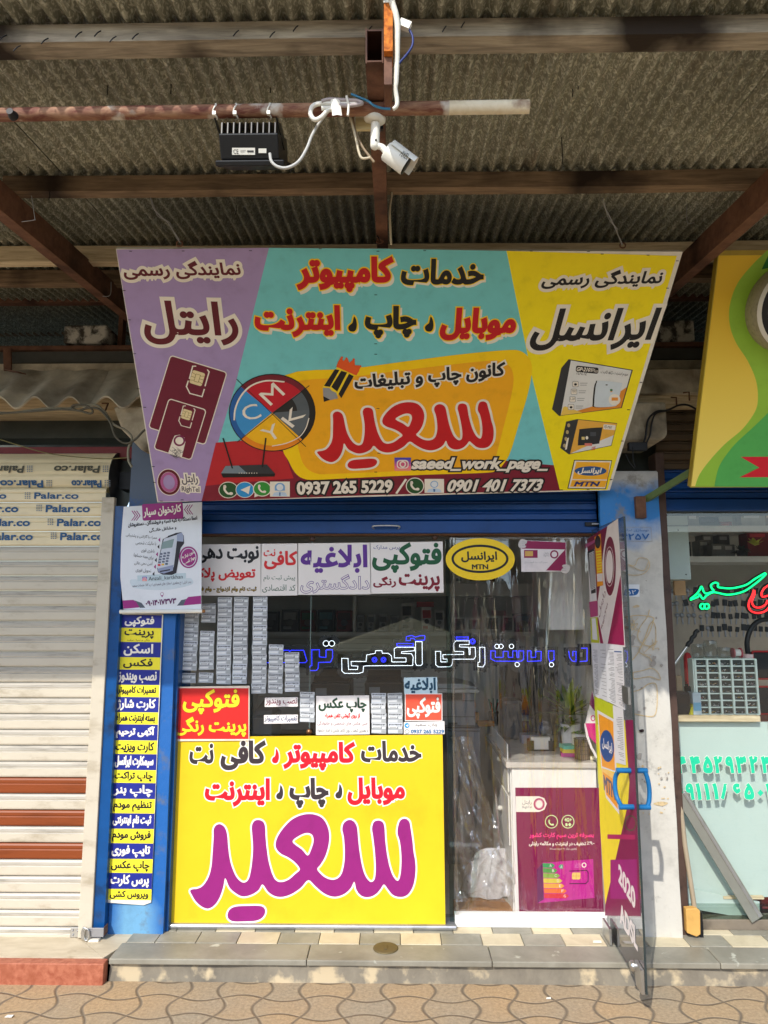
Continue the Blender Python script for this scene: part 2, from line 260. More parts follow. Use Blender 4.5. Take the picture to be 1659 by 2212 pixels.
# ------------------------------------------------------------------ mesh builder
ORG = {}
class MB:
    def __init__(s): s.v = []; s.f = []; s.m = []; s.mats = []; s.sm = []
    def mi(s, mat):
        if mat not in s.mats: s.mats.append(mat)
        return s.mats.index(mat)
    def add(s, verts, faces, mat, smooth=False):
        o = len(s.v); s.v.extend(Vector(p) for p in verts); k = s.mi(mat)
        for f in faces: s.f.append([o+i for i in f]); s.m.append(k); s.sm.append(smooth)
    def quad(s, a, b, c, d, mat): s.add([a, b, c, d], [(0, 1, 2, 3)], mat)
    def obox(s, c, ax, ay, az, mat):
        c = Vector(c); ax, ay, az = Vector(ax), Vector(ay), Vector(az)
        P = [c+ax*i+ay*j+az*k for k in (-1, 1) for j in (-1, 1) for i in (-1, 1)]
        s.add(P, [(0, 2, 3, 1), (4, 5, 7, 6), (0, 1, 5, 4), (2, 6, 7, 3), (0, 4, 6, 2), (1, 3, 7, 5)], mat)
    def box(s, a, b, mat):
        a, b = Vector(a), Vector(b); c = (a+b)/2; h = (b-a)/2
        s.obox(c, (abs(h.x), 0, 0), (0, abs(h.y), 0), (0, 0, abs(h.z)), mat)
    def beam(s, p, q, w, h, mat, up=(0, 0, 1)):
        p, q = Vector(p), Vector(q); d = q-p; u = d.normalized(); r = u.cross(Vector(up)).normalized(); t = r.cross(u)
        s.obox((p+q)/2, d/2, r*w/2, t*h/2, mat)
    def tube(s, path, r, mat, n=8, caps=True):
        path = [Vector(p) for p in path]; N = len(path)
        rs = r if isinstance(r, (list, tuple)) else [r]*N
        t0 = (path[1]-path[0]).normalized(); a = t0.orthogonal().normalized(); V = []
        for i, p in enumerate(path):
            t = (path[min(i+1, N-1)]-path[max(i-1, 0)]).normalized()
            a = (a-t*a.dot(t)).normalized(); b = t.cross(a)
            for k in range(n): g = 2*pi*k/n; V.append(p+(a*cos(g)+b*sin(g))*rs[i])
        F = [(i*n+k, i*n+(k+1) % n, (i+1)*n+(k+1) % n, (i+1)*n+k) for i in range(N-1) for k in range(n)]
        s.add(V, F, mat, True)
        if caps: s.add(V[:n], [tuple(reversed(range(n)))], mat); s.add(V[-n:], [tuple(range(n))], mat)
    def lathe(s, c, prof, mat, n=20, axis=(0, 0, 1)):
        ax = Vector(axis).normalized(); a = ax.orthogonal().normalized(); b = ax.cross(a); c = Vector(c); V = []
        for (r, h) in prof:
            for k in range(n): g = 2*pi*k/n; V.append(c+ax*h+(a*cos(g)+b*sin(g))*r)
        N = len(prof)
        s.add(V, [(i*n+k, i*n+(k+1) % n, (i+1)*n+(k+1) % n, (i+1)*n+k) for i in range(N-1) for k in range(n)], mat, True)
        s.add(V[:n], [tuple(reversed(range(n)))], mat); s.add(V[-n:], [tuple(range(n))], mat)
    def ball(s, c, r, mat, n=10):
        r = r if isinstance(r, (tuple, list)) else (r, r, r); V = []; m = n//2
        for i in range(m+1):
            t = pi*i/m
            for k in range(n): g = 2*pi*k/n; V.append(Vector(c)+Vector((r[0]*sin(t)*cos(g), r[1]*sin(t)*sin(g), r[2]*cos(t))))
        s.add(V, [(i*n+k, (i+1)*n+k, (i+1)*n+(k+1) % n, i*n+(k+1) % n) for i in range(m) for k in range(n)], mat, True)
    def prism(s, outline, ext, mat):
        """closed outline (list of points) extruded by vector ext"""
        n = len(outline); A = [Vector(p) for p in outline]; e = Vector(ext); B = [p+e for p in A]
        s.add(A+B, [tuple(range(n)), tuple(reversed(range(n, 2*n)))]+[(i, i+n, (i+1) % n+n, (i+1) % n) for i in range(n)], mat)
    def extr(s, prof, ext, mat, smooth=False):
        n = len(prof); A = [Vector(p) for p in prof]; e = Vector(ext)
        s.add(A+[p+e for p in A], [(i, i+1, i+1+n, i+n) for i in range(n-1)], mat, smooth)
    def grid(s, fn, nu, nv, mat, smooth=True):
        V = [fn(i/nu, j/nv) for j in range(nv+1) for i in range(nu+1)]
        s.add(V, [(j*(nu+1)+i, j*(nu+1)+i+1, (j+1)*(nu+1)+i+1, (j+1)*(nu+1)+i) for j in range(nv) for i in range(nu)], mat, smooth)
    def build(s, name, parent=None, bevel=0, recalc=False):
        if parent is not None: org = ORG[parent.name]
        else:
            xs = [p.x for p in s.v]; ys = [p.y for p in s.v]; zz = [p.z for p in s.v]
            org = Vector(((min(xs)+max(xs))/2, (min(ys)+max(ys))/2, min(zz)))
        me = bpy.data.meshes.new(name); me.from_pydata([p-org for p in s.v], [], s.f); me.update()
        for m in s.mats: me.materials.append(m)
        me.polygons.foreach_set('material_index', s.m); me.polygons.foreach_set('use_smooth', s.sm)
        if recalc:
            bm = bmesh.new(); bm.from_mesh(me); bmesh.ops.recalc_face_normals(bm, faces=bm.faces); bm.to_mesh(me); bm.free()
        o = bpy.data.objects.new(name, me); COL.objects.link(o)
        if parent is not None: o.parent = parent
        else: o.location = org
        ORG[o.name] = org
        if bevel:
            b = o.modifiers.new('bevel', 'BEVEL'); b.width = bevel; b.segments = 2; b.limit_method = 'ANGLE'
        return o
def tag(o, label, cat, group=None, kind=None):
    if label: o['label'] = label
    if cat: o['category'] = cat
    if group: o['group'] = group
    if kind: o['kind'] = kind
    return o
def thing(name, label, cat, loc, group=None):
    o = bpy.data.objects.new(name, None); COL.objects.link(o); o.location = loc; o.empty_display_size = 0.1
    ORG[o.name] = Vector(loc); return tag(o, label, cat, group)
def copy_thing(o, loc, label, group=None):
    c = o.copy(); COL.objects.link(c); c.location = loc; c['label'] = label
    if group: c['group'] = group
    for ch in o.children:
        d = ch.copy(); COL.objects.link(d); d.parent = c
        for g in ch.children: e = g.copy(); COL.objects.link(e); e.parent = d
    return c

# ------------------------------------------------------------------ flat lettering and printed shapes
FORMS = {'ا': (0xFE8D, 0xFE8E), 'آ': (0xFE81, 0xFE82), 'أ': (0xFE83, 0xFE84), 'ب': (0xFE8F, 0xFE90, 0xFE91, 0xFE92), 'پ': (0xFB56, 0xFB57, 0xFB58, 0xFB59), 'ت': (0xFE95, 0xFE96, 0xFE97, 0xFE98), 'ث': (0xFE99, 0xFE9A, 0xFE9B, 0xFE9C), 'ج': (0xFE9D, 0xFE9E, 0xFE9F, 0xFEA0), 'چ': (0xFB7A, 0xFB7B, 0xFB7C, 0xFB7D), 'ح': (0xFEA1, 0xFEA2, 0xFEA3, 0xFEA4), 'خ': (0xFEA5, 0xFEA6, 0xFEA7, 0xFEA8), 'د': (0xFEA9, 0xFEAA), 'ذ': (0xFEAB, 0xFEAC), 'ر': (0xFEAD, 0xFEAE), 'ز': (0xFEAF, 0xFEB0), 'ژ': (0xFB8A, 0xFB8B), 'س': (0xFEB1, 0xFEB2, 0xFEB3, 0xFEB4), 'ش': (0xFEB5, 0xFEB6, 0xFEB7, 0xFEB8), 'ص': (0xFEB9, 0xFEBA, 0xFEBB, 0xFEBC), 'ض': (0xFEBD, 0xFEBE, 0xFEBF, 0xFEC0), 'ط': (0xFEC1, 0xFEC2, 0xFEC3, 0xFEC4), 'ظ': (0xFEC5, 0xFEC6, 0xFEC7, 0xFEC8), 'ع': (0xFEC9, 0xFECA, 0xFECB, 0xFECC), 'غ': (0xFECD, 0xFECE, 0xFECF, 0xFED0), 'ف': (0xFED1, 0xFED2, 0xFED3, 0xFED4), 'ق': (0xFED5, 0xFED6, 0xFED7, 0xFED8), 'ک': (0xFB8E, 0xFB8F, 0xFB90, 0xFB91), 'گ': (0xFB92, 0xFB93, 0xFB94, 0xFB95), 'ل': (0xFEDD, 0xFEDE, 0xFEDF, 0xFEE0), 'م': (0xFEE1, 0xFEE2, 0xFEE3, 0xFEE4), 'ن': (0xFEE5, 0xFEE6, 0xFEE7, 0xFEE8), 'و': (0xFEED, 0xFEEE), 'ه': (0xFEE9, 0xFEEA, 0xFEEB, 0xFEEC), 'ی': (0xFBFC, 0xFBFD, 0xFBFE, 0xFBFF), 'ـ': (0x640, 0x640, 0x640, 0x640)}
DIG = '۰۱۲۳۴۵۶۷۸۹'
def shape(s):
    if not any(c in FORMS for c in s): return s
    out = []; i = 0
    while i < len(s):
        c = s[i]
        if c in DIG:
            j = i
            while j < len(s) and s[j] in DIG: j += 1
            out.append(s[i:j]); i = j; continue
        p = s[i-1] if i else ' '; n = s[i+1] if i+1 < len(s) else ' '
        if c == 'ل' and n == 'ا':
            out.append(chr(0xFEFC if (p in FORMS and len(FORMS[p]) == 4) else 0xFEFB)); i += 2; continue
        if c not in FORMS: out.append(c); i += 1; continue
        f = FORMS[c]; j = p in FORMS and len(FORMS[p]) == 4; k = len(f) == 4 and n in FORMS
        out.append(chr(f[(1 if j else 0)+(2 if k else 0)])); i += 1
    return ''.join(reversed(out))
TXT = {}
def glyphs(s, res=3):
    """filled outline of a line of lettering: (verts2d, faces, boundary edges as (a, b) with the outside on the right)"""
    if (s, res) in TXT: return TXT[(s, res)]
    cu = bpy.data.curves.new('t', 'FONT'); cu.body = shape(s); cu.resolution_u = res; cu.fill_mode = 'FRONT'
    o = bpy.data.objects.new('t', cu); COL.objects.link(o)
    dg = bpy.context.evaluated_depsgraph_get(); me = bpy.data.meshes.new_from_object(o.evaluated_get(dg))
    V = [(v.co.x, v.co.y) for v in me.vertices]; F = []
    for p in me.polygons:
        f = list(p.vertices); ar = sum(V[f[i]][0]*V[f[(i+1) % len(f)]][1]-V[f[(i+1) % len(f)]][0]*V[f[i]][1] for i in range(len(f)))
        F.append(f if ar > 0 else f[::-1])
    bpy.data.objects.remove(o); bpy.data.curves.remove(cu); bpy.data.meshes.remove(me)
    TXT[(s, res)] = (V, F, edges_of(F)); return TXT[(s, res)]
def edges_of(F):
    es = set()
    for f in F:
        for i in range(len(f)): es.add((f[i], f[(i+1) % len(f)]))
    return [e for e in es if (e[1], e[0]) not in es]
def ring(V, E, d):
    """quads that grow a shape outward by d: returns verts, faces"""
    nrm = {}
    for a, b in E:
        dx, dy = V[b][0]-V[a][0], V[b][1]-V[a][1]; l = hypot(dx, dy)
        if l < 1e-9: continue
        n = (dy/l, -dx/l)
        for k in (a, b): nrm.setdefault(k, []).append(n)
    off = {}
    for k, ns in nrm.items():
        sx = sum(n[0] for n in ns); sy = sum(n[1] for n in ns); l = hypot(sx, sy)
        if l < 1e-6: off[k] = V[k]; continue
        c = max(0.55, l/len(ns)); off[k] = (V[k][0]+sx/l*d/c, V[k][1]+sy/l*d/c)
    vs, fs = [], []
    for a, b in E:
        if a not in off or b not in off: continue
        i = len(vs); vs += [V[a], off[a], off[b], V[b]]; fs.append((i, i+1, i+2, i+3))
    return vs, fs
class Sheet:
    """a flat surface in the scene; shapes are given in photo pixels and land on it at their real place and size"""
    def __init__(s, O, n, up=None):
        s.O = Vector(O); s.n = Vector(n).normalized(); u = Vector(up or (0, 0, 1)); s.v = (u-s.n*u.dot(s.n)).normalized(); s.u = s.v.cross(s.n)
        s.mb = MB(); s.k = 0
    def P(s, x, y):
        d = ray(x, y); t = (s.O-CAM).dot(s.n)/d.dot(s.n); p = CAM+d*t-s.O; return (p.dot(s.u), p.dot(s.v))
    def w(s, a, b, h): return s.O+s.u*a+s.v*b+s.n*h
    def new(s): s.mb = MB(); return s
    def flat(s, V, F, mat, lay, jit=0.0):
        s.k += 1
        h = lay*0.0006+(s.k % 11)*1.2e-5
        s.mb.add([s.w(a, b, h+(random.random()*jit)) for a, b in V], F, mat)
    def poly(s, fr, pts, mat, lay=1):
        V = [s.P(*fr(x, y)) for x, y in pts]; s.polyl(V, mat, lay)
    def polyl(s, V, mat, lay=1, holes=()):
        loops = [[Vector((a, b, 0)) for a, b in L] for L in [V]+list(holes)]
        flatv = [(p.x, p.y) for L in loops for p in L]
        F = []
        for t in tessellate_polygon(loops):
            a, b, c = (flatv[i] for i in t); ar = (b[0]-a[0])*(c[1]-a[1])-(b[1]-a[1])*(c[0]-a[0])
            if abs(ar) > 1e-12: F.append(t if ar > 0 else t[::-1])
        s.flat(flatv, F, mat, lay); return flatv, F, loops
    def rect(s, fr, x0, y0, x1, y1, mat, lay=1): s.poly(fr, [(x0, y0), (x1, y0), (x1, y1), (x0, y1)], mat, lay)
    def smooth(s, fr, pts, n=5):
        V = [s.P(*fr(x, y)) for x, y in pts]; return catmull(V, n, True)
    def blob(s, fr, pts, mat, lay=1, n=5, holes=(), grow=0, glay=None, gmat=None):
        V = s.smooth(fr, pts, n); H = [s.smooth(fr, h, n) for h in holes]
        s.polyl(V, mat, lay, H)
        if grow:
            s.polyl(V, gmat, glay, H)
            for L in [V]+H:
                ar = sum(L[i][0]*L[(i+1) % len(L)][1]-L[(i+1) % len(L)][0]*L[i][1] for i in range(len(L)))
                hole = L is not V
                idx = list(range(len(L)))
                E = [(i, (i+1) % len(L)) for i in idx]
                if (ar > 0) == hole: E = [(b, a) for a, b in E]
                vs, fs = ring(L, E, grow); s.flat(vs, fs, gmat, glay, 2e-5)
    def ell(s, fr, x, y, rx, ry, mat, lay=1, n=40, rot=0, a0=0, a1=360):
        pts = []
        full = a1-a0 >= 360
        for i in range(n+(0 if full else 1)):
            g = radians(a0+(a1-a0)*i/n); cx, cy = rx*cos(g), ry*sin(g); pts.append((x+cx*cos(rot)-cy*sin(rot), y+cx*sin(rot)+cy*cos(rot)))
        if not full: pts.append((x, y))
        s.poly(fr, pts, mat, lay)
    def ring(s, fr, x, y, rx, ry, w, mat, lay=1, n=40, rot=0):
        def lp(a, b): return [s.P(*fr(x+a*cos(2*pi*i/n)*cos(rot)-b*sin(2*pi*i/n)*sin(rot), y+a*cos(2*pi*i/n)*sin(rot)+b*sin(2*pi*i/n)*cos(rot))) for i in range(n)]
        A, B = lp(rx, ry), lp(rx-w, ry-w); s.flat(A+B, [(i, (i+1) % n, (i+1) % n+n, i+n)[::-1] for i in range(n)], mat, lay)
    def line(s, fr, pts, wpx, mat, lay=1, closed=False):
        P = [s.P(*fr(x, y)) for x, y in pts]; q = s.P(*fr(pts[0][0]+wpx, pts[0][1])); h = hypot(q[0]-P[0][0], q[1]-P[0][1])/2
        if closed: P.append(P[0])
        for i in range(len(P)-1):
            (ax, ay), (bx, by) = P[i], P[i+1]; l = hypot(bx-ax, by-ay) or 1e-9; nx, ny = -(by-ay)/l*h, (bx-ax)/l*h; ex, ey = (bx-ax)/l*h*0.9, (by-ay)/l*h*0.9
            s.flat([(ax-nx-ex, ay-ny-ey), (bx-nx+ex, by-ny+ey), (bx+nx+ex, by+ny+ey), (ax+nx-ex, ay+ny-ey)], [(0, 1, 2, 3)], mat, lay)
    def rrect(s, fr, x0, y0, x1, y1, r, mat, lay=1, rot=0):
        pts = []; cx, cy = (x0+x1)/2, (y0+y1)/2
        for (qx, qy, a) in ((x1-r, y0+r, -90), (x1-r, y1-r, 0), (x0+r, y1-r, 90), (x0+r, y0+r, 180)):
            for i in range(6):
                g = radians(a+90*i/5); px, py = qx+r*cos(g)-cx, qy+r*sin(g)-cy; pts.append((cx+px*cos(rot)-py*sin(rot), cy+px*sin(rot)+py*cos(rot)))
        s.poly(fr, pts, mat, lay)
    def text(s, st, fr, x0, y0, x1, y1, mat, lay=3, bold=0.0, outs=(), slope=0, res=3, shear=0.0, shadow=None):
        """lettering that fills the box (x0,y0)-(x1,y1); slope = how much lower its right end sits; bold and outs are fractions of its height"""
        V, F, E = glyphs(st, res)
        if not V: return
        mx0, mx1 = min(v[0] for v in V), max(v[0] for v in V); my0, my1 = min(v[1] for v in V), max(v[1] for v in V)
        ym = (y0+y1)/2; A = s.P(*fr(x0, ym-slope/2)); B = s.P(*fr(x1, ym+slope/2)); xm = (x0+x1)/2
        T = s.P(*fr(xm, y0)); Bo = s.P(*fr(xm, y1)); H = hypot(T[0]-Bo[0], T[1]-Bo[1]); Wd = hypot(B[0]-A[0], B[1]-A[1])
        ux, uy = (B[0]-A[0])/Wd, (B[1]-A[1])/Wd; flip = -1 if (T[0]-Bo[0])*-uy+(T[1]-Bo[1])*ux < 0 else 1
        cx, cy = (A[0]+B[0])/2, (A[1]+B[1])/2; d0 = bold*H
        sx, sy = (Wd-2*d0)/(mx1-mx0), (H-2*d0)/(my1-my0)
        def mp(p, q=0.0):
            a = (p[0]-(mx0+mx1)/2)*sx; b = (p[1]-(my0+my1)/2)*sy; a += shear*b
            return a, b
        L = [mp(p) for p in V]
        def place(vs, dx=0, dy=0): return [(cx+(a+dx)*ux-(b+dy)*uy, cy+(a+dx)*uy+(b+dy)*ux) for a, b in vs]
        def put(d, mt, ly, dx=0, dy=0):
            s.flat(place(L, dx, dy), F, mt, ly, 1.5e-5)
            if d > 0:
                vs, fs = ring(L, E, d); s.flat(place(vs, dx, dy), fs, mt, ly, 3e-5)
        put(d0, mat, lay)
        for i, (mt, o) in enumerate(outs): put(d0+o*H, mt, lay-0.45*(i+1))
        if shadow: mt, dx, dy, o = shadow; put(d0+o*H, mt, lay-0.45*(len(outs)+1), dx*H, dy*H)
    def slab(s, fr, pts, th, mat, back=None):
        """board under the print: front face at 0, thickness th backwards"""
        V = [s.P(*fr(x, y)) for x, y in pts]; f = [s.w(a, b, 0) for a, b in V]
        ar = sum(V[i][0]*V[(i+1) % len(V)][1]-V[(i+1) % len(V)][0]*V[i][1] for i in range(len(V)))
        if ar < 0: f = f[::-1]
        mb = MB(); n = len(f); bk = [p-s.n*th for p in f]
        mb.add(f+bk, [tuple(range(n)), tuple(reversed(range(n, 2*n)))]+[(i+n, (i+1) % n+n, (i+1) % n, i) for i in range(n)], mat); return mb
    def build(s, name, parent=None): o = s.mb.build(name, parent); s.new(); return o
def catmull(P, n, closed=False):
    N = len(P); out = []
    for i in range(N if closed else N-1):
        g = (lambda k: P[k % N]) if closed else (lambda k: P[max(0, min(N-1, k))])
        p0, p1, p2, p3 = g(i-1), g(i), g(i+1), g(i+2)
        for k in range(n):
            t = k/n; out.append(tuple(0.5*(2*b+(c-a)*t+(2*a-5*b+4*c-d)*t*t+(3*b-a-3*c+d)*t**3) for a, b, c, d in zip(p0, p1, p2, p3)))
    if not closed: out.append(tuple(P[-1]))
    return out
def smooth3(P, n=6): return [Vector(p) for p in catmull([tuple(p) for p in P], n)]
# ------------------------------------------------------------------ ground, step, shop floor
ZP = -0.092          # pavement level; the shop floor is 0
YS = -0.335          # front edge of the step
YG, YF = 0.0, -0.10  # glass line, pillar face line
mb = MB(); mb.grid(lambda u, v: Vector((-40+80*u, -60+59.66*v+0.0, ZP)), 8, 8, m_pave)
tag(mb.build('pavement'), 'tan wavy interlocking paving', None, kind='structure')
xL = PZ(242, 2060, 0).x                         # joint between the neighbour's red kerb and this shop's step
# step body with worn cement riser
mb = MB()
def riser(u, v):
    x = xL+0.006+(4.0-xL)*u; z = ZP-0.02+(0.070-ZP-0.05)*v*1.0
    return Vector((x, YS+0.012+0.006*sin(x*5)+0.004*sin(x*17+v*3)-0.018*(1-v)**2, z))
mb.grid(riser, 90, 5, m_riser)
mb.box((xL+0.006, YS+0.03, ZP-0.1), (4.0, 3.0, -0.026), m_riser)
tag(mb.build('step'), 'cement step with splashed riser', None, kind='structure')
# slab edge (green marble nosing) and two rows of tiles
mb = MB(); ys0 = PZ(900, 2076, 0).y; ys1 = PZ(900, 2040, 0).y
x = xL+0.004
while x < 3.6:
    w_ = random.uniform(0.75, 1.1); mb.box((x, ys0, -0.024), (x+w_-0.003, ys1-0.003, 0), m_slab); x += w_
o = mb.build('step_nosing', bevel=0.004); tag(o, 'grey green marble nosing of the step', None, kind='structure')
mb = MB(); y1 = PZ(900, 2015, 0).y; y2 = PZ(900, 1994, 0).y; tl = 0.187
rows = [(ys1, y1, 0.02), (y1, y2, -0.105), (y2, y2+0.11, 0.0)]
for r, (a, b, off) in enumerate(rows):
    i = 0; x = -1.12+off-0.187*2
    while x < 3.4:
        if x+tl > xL+0.02:
            beige = (i % 2 == 0) and not (r == 0 and i in (0,)) and not (x < -1.0)
            mb.box((max(x, xL+0.02), a+0.0015, -0.022), (x+tl-0.003, b-0.0015, 0.0002*(random.random())), m_tile_b if beige else m_tile_g)
        x += tl; i += 1
tag(mb.build('step_tile', bevel=0.002), 'beige and grey green rectangular floor tiles', None, kind='structure')
mb = MB(); mb.box((-1.13, rows[2][1], -0.03), (1.36, 2.6, -0.004), m_floor_in); mb.box((1.40, rows[2][1], -0.03), (3.4, 2.4, -0.003), m_floor_in)
mb.box((xL+0.02, rows[0][0], -0.05), (3.4, rows[2][1], -0.024), m_floor_in)
tag(mb.build('shop_floor'), 'worn grey floor inside the shops', None, kind='structure')
# neighbour's threshold on the left: travertine slabs and a red granite kerb
mb = MB(); yk = PZ(100, 2078, 0.0).y
mb.box((-4.5, yk, ZP-0.02), (xL-0.004, yk+0.05, -0.006), m_granite)
tag(mb.build('granite_kerb', bevel=0.004), 'red speckled granite kerb', 'kerb', kind='structure')
mb = MB(); jx = PZ(228, 2052, 0).x
mb.prism([(-4.5, yk+0.052, -0.03), (PZ(215, 2075, 0).x, yk+0.052, -0.03), (-1.62, YF+0.1, -0.03), (-4.5, YF+0.1, -0.03)], (0, 0, 0.027), m_slab_l)
mb.prism([(PZ(215, 2075, 0).x+0.004, yk+0.052, -0.03), (xL+0.012, yk+0.16, -0.03), (xL+0.04, YF+0.1, -0.03), (-1.616, YF+0.1, -0.03)], (0, 0, 0.026), m_slab_l)
tag(mb.build('threshold_slab'), 'beige travertine threshold slabs', None, kind='structure')
# litter
for i, (px_, py_, r, lab) in enumerate(((20, 2196-0, 0.012, 'small white paper scrap on the paving at far left'), (1290, 2035, 0.016, 'torn printed paper scrap on the step tiles by the door'), (1185, 2157, 0.008, 'tiny white wrapper on the paving before the step'))):
    p = PZ(px_, py_, 0.003 if i == 1 else ZP+0.003); mb = MB()
    mb.prism([p+Vector((-r*1.3, -r*0.5, 0)), p+Vector((r*1.1, -r*0.7, 0.001)), p+Vector((r*1.3, r*0.5, 0.002)), p+Vector((-r*0.9, r*0.7, 0))], (0, 0, 0.002), ink((228, 224, 214)))
    tag(mb.build('paper_scrap'), lab, 'litter')
mb = MB(); p = PZ(833, 2049, 0); mb.lathe(p, [(0.056, 0), (0.056, 0.004), (0.05, 0.006), (0.03, 0.005), (0.0, 0.005)], M('old_brass', (104, 92, 62), 0.6, 0.4), 28)
mb.box(p+Vector((-0.006, -0.02, 0.005)), p+Vector((0.006, 0.02, 0.009)), M('old_brass', (104, 92, 62), 0.6, 0.4))
tag(mb.build('floor_socket'), 'round tarnished brass socket set in the step nosing', 'floor fitting')
mb = MB(); p = PZ(1190, 2001, 0); mb.box(p+Vector((-0.05, -0.008, 0)), p+Vector((0.05, 0.008, 0.012)), m_dark)
tag(mb.build('floor_bracket', bevel=0.002), 'dark metal strip lying before the white threshold', 'bracket')

# ------------------------------------------------------------------ building: walls, pillars, beams above the shopfronts
B = thing('shop_building', 'old single storey shop row of plastered masonry with dark interiors', 'building', (0, 0, 0))
def wbox(name, a, b, m): mb = MB(); mb.box(a, b, m); return mb.build(name, B)
wbox('back_wall', (-1.25, 2.45, -0.02), (1.28, 2.55, 2.6), m_wall)
wbox('side_wall', (-1.36, 0.06, -0.02), (-1.16, 2.45, 2.6), m_wall)
wbox('side_wall', (1.10, 0.30, -0.02), (1.36, 2.45, 2.6), m_wall)
wbox('ceiling', (-1.4, 0.10, 2.46), (3.5, 2.6, 2.52), m_wall)
wbox('back_wall', (1.36, 1.9, -0.02), (3.4, 2.0, 2.6), m_wall)
wbox('side_wall', (3.3, 0.05, -0.02), (3.4, 1.9, 2.6), m_wall)
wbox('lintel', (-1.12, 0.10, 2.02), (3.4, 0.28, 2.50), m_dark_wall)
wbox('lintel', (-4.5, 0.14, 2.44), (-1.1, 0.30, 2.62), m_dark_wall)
# pale timber fascia above the left shutter and its soffit
p0, p1 = PY(0, 888, -0.06), PY(0, 852, -0.06)
ZFa, ZFb = p0.z, p1.z
mb = MB(); mb.box((-4.5, -0.06, ZFa), (-0.2, 0.14, ZFb), m_wood_pale); tag(mb.build('fascia_board', bevel=0.004), 'pale weathered timber fascia under the wavy cement sheet at left', 'timber')
q0, q1 = PY(1450, 880, -0.06), PY(1450, 848, -0.06)
mb = MB(); mb.box((0.9, -0.06, q0.z), (3.4, 0.14, q1.z), m_wood_pale); tag(mb.build('fascia_board', bevel=0.004), 'pale timber fascia between the two hanging signs', 'timber')
# corbels: plaster block at left, rounded concrete beam end at right
mb = MB(); a = PY(256, 895, -0.1); b = PY(330, 985, -0.1)
mb.prism([(a.x, -0.18, a.z+0.02), (a.x+0.33, -0.18, a.z+0.02), (a.x+0.33, -0.18, b.z), (a.x+0.16, -0.18, b.z+0.01), (a.x+0.05, -0.18, a.z-0.1)], (0, 0.32, 0), m_conc)
tag(mb.build('concrete_corbel', bevel=0.012, recalc=True), 'stained plaster corbel behind the lower left edge of the big sign', 'corbel')
mb = MB(); a = PY(1352, 868, -0.2); b = PY(1444, 950, -0.2); r = 0.045; pts = [(a.x-0.1, -0.2, a.z), (b.x, -0.2, a.z)]
for i in range(7): g = -pi/2*i/6; pts.append((b.x-r+r*cos(g), -0.2, b.z+r+r*sin(g)))
pts += [(a.x-0.1, -0.2, b.z)]
mb.prism(pts, (0, 0.36, 0), m_conc); tag(mb.build('concrete_corbel', bevel=0.012, recalc=True), 'rounded concrete beam end above the white pillar', 'corbel')
# pillars
pl0, pl1 = PY(232, 2030, YF), PY(352, 2030, YF)
mb = MB(); mb.grid(lambda u, v: Vector((pl0.x+(pl1.x-pl0.x)*u, YF+0.003*sin(v*23+u*5), -0.006+2.5*v)), 6, 40, m_pillar_l)
mb.box((pl0.x, YF+0.004, -0.006), (pl1.x, 0.2, 2.494), m_pillar_l)
tag(mb.build('blue_pillar'), 'plaster pillar sprayed blue with pale blue foot left of the yellow banner', 'pillar')
pr1 = PY(1475, 2030, YF); prx0 = 1.03
mb = MB(); mb.grid(lambda u, v: Vector((prx0+(pr1.x-prx0)*u, YF+0.004*sin(v*31+u*4)+0.002*sin(u*19), -0.006+2.2*v)), 10, 50, m_pillar_r)
mb.box((prx0, YF+0.006, -0.006), (pr1.x-0.002, 0.3, 2.20), m_pillar_r)
PILR = mb.build('white_pillar'); tag(PILR, 'whitewashed pillar with glue scrawls and blue top beside the open glass door', 'pillar')
# marks on the white pillar: part of it
sh = Sheet((0, YF-0.0055, 0), (0, -1, 0)); glue = M('dried_glue', (198, 176, 136), 0.7, var=0.22, vs=60); grime = M('bare_plaster', (158, 152, 144), 0.9, var=0.2, vs=40)
def scr(pts, w_, m): sh.line(zd, [tuple(p) for p in catmull(pts, 5)], w_, m, 1)
scr([(480, 1000), (600, 985), (740, 1010), (700, 1080), (660, 1190), (600, 1330), (520, 1430)], 9, glue)
scr([(700, 935), (680, 1000), (610, 1100), (590, 1200), (660, 1270), (750, 1260), (760, 1120), (740, 1050)], 8, glue)
scr([(740, 1030), (700, 1150), (640, 1250), (600, 1330), (700, 1390), (740, 1460)], 8, glue)
scr([(540, 1530), (640, 1510), (720, 1490), (780, 1530), (800, 1600), (700, 1570), (560, 1590), (545, 1540)], 8, glue)
scr([(510, 1720), (620, 1690), (690, 1640), (760, 1640), (775, 1750), (765, 1900), (720, 1950), (560, 1925)], 9, glue)
scr([(450, 560), (520, 600), (640, 590), (700, 520), (680, 450), (600, 440), (560, 510), (500, 500), (640, 560), (690, 480)], 6, glue)
rs = random.Random(4)
for _ in range(11):
    x, y = rs.uniform(500, 700), rs.uniform(1010, 1400); P_ = [(x, y)]
    for k in range(4): P_.append((min(790, max(470, P_[-1][0]+rs.uniform(-90, 90))), P_[-1][1]+rs.uniform(-70, 80)))
    scr(P_, rs.uniform(2, 6), glue)
scr([(545, 905), (580, 890), (600, 900), (560, 908)], 10, glue)
for (x, y, r) in ((540, 1200, 34), (520, 1050, 30), (500, 1120, 26), (530, 1250, 24), (735, 1440, 34), (745, 1390, 24), (815, 1460, 14), (765, 1010, 10), (790, 1307, 7), (545, 1670, 26), (625, 1680, 12), (655, 1870, 18), (600, 1905, 14), (540, 1860, 9), (535, 1810, 12), (670, 655, 6), (560, 2260, 22), (600, 2330, 30)):
    sh.blob(zd, [(x+r*cos(k*pi/4)*random.uniform(0.5, 1.2), y+r*1.2*sin(k*pi/4)*random.uniform(0.5, 1.2)) for k in range(8)], grime, 1, 3)
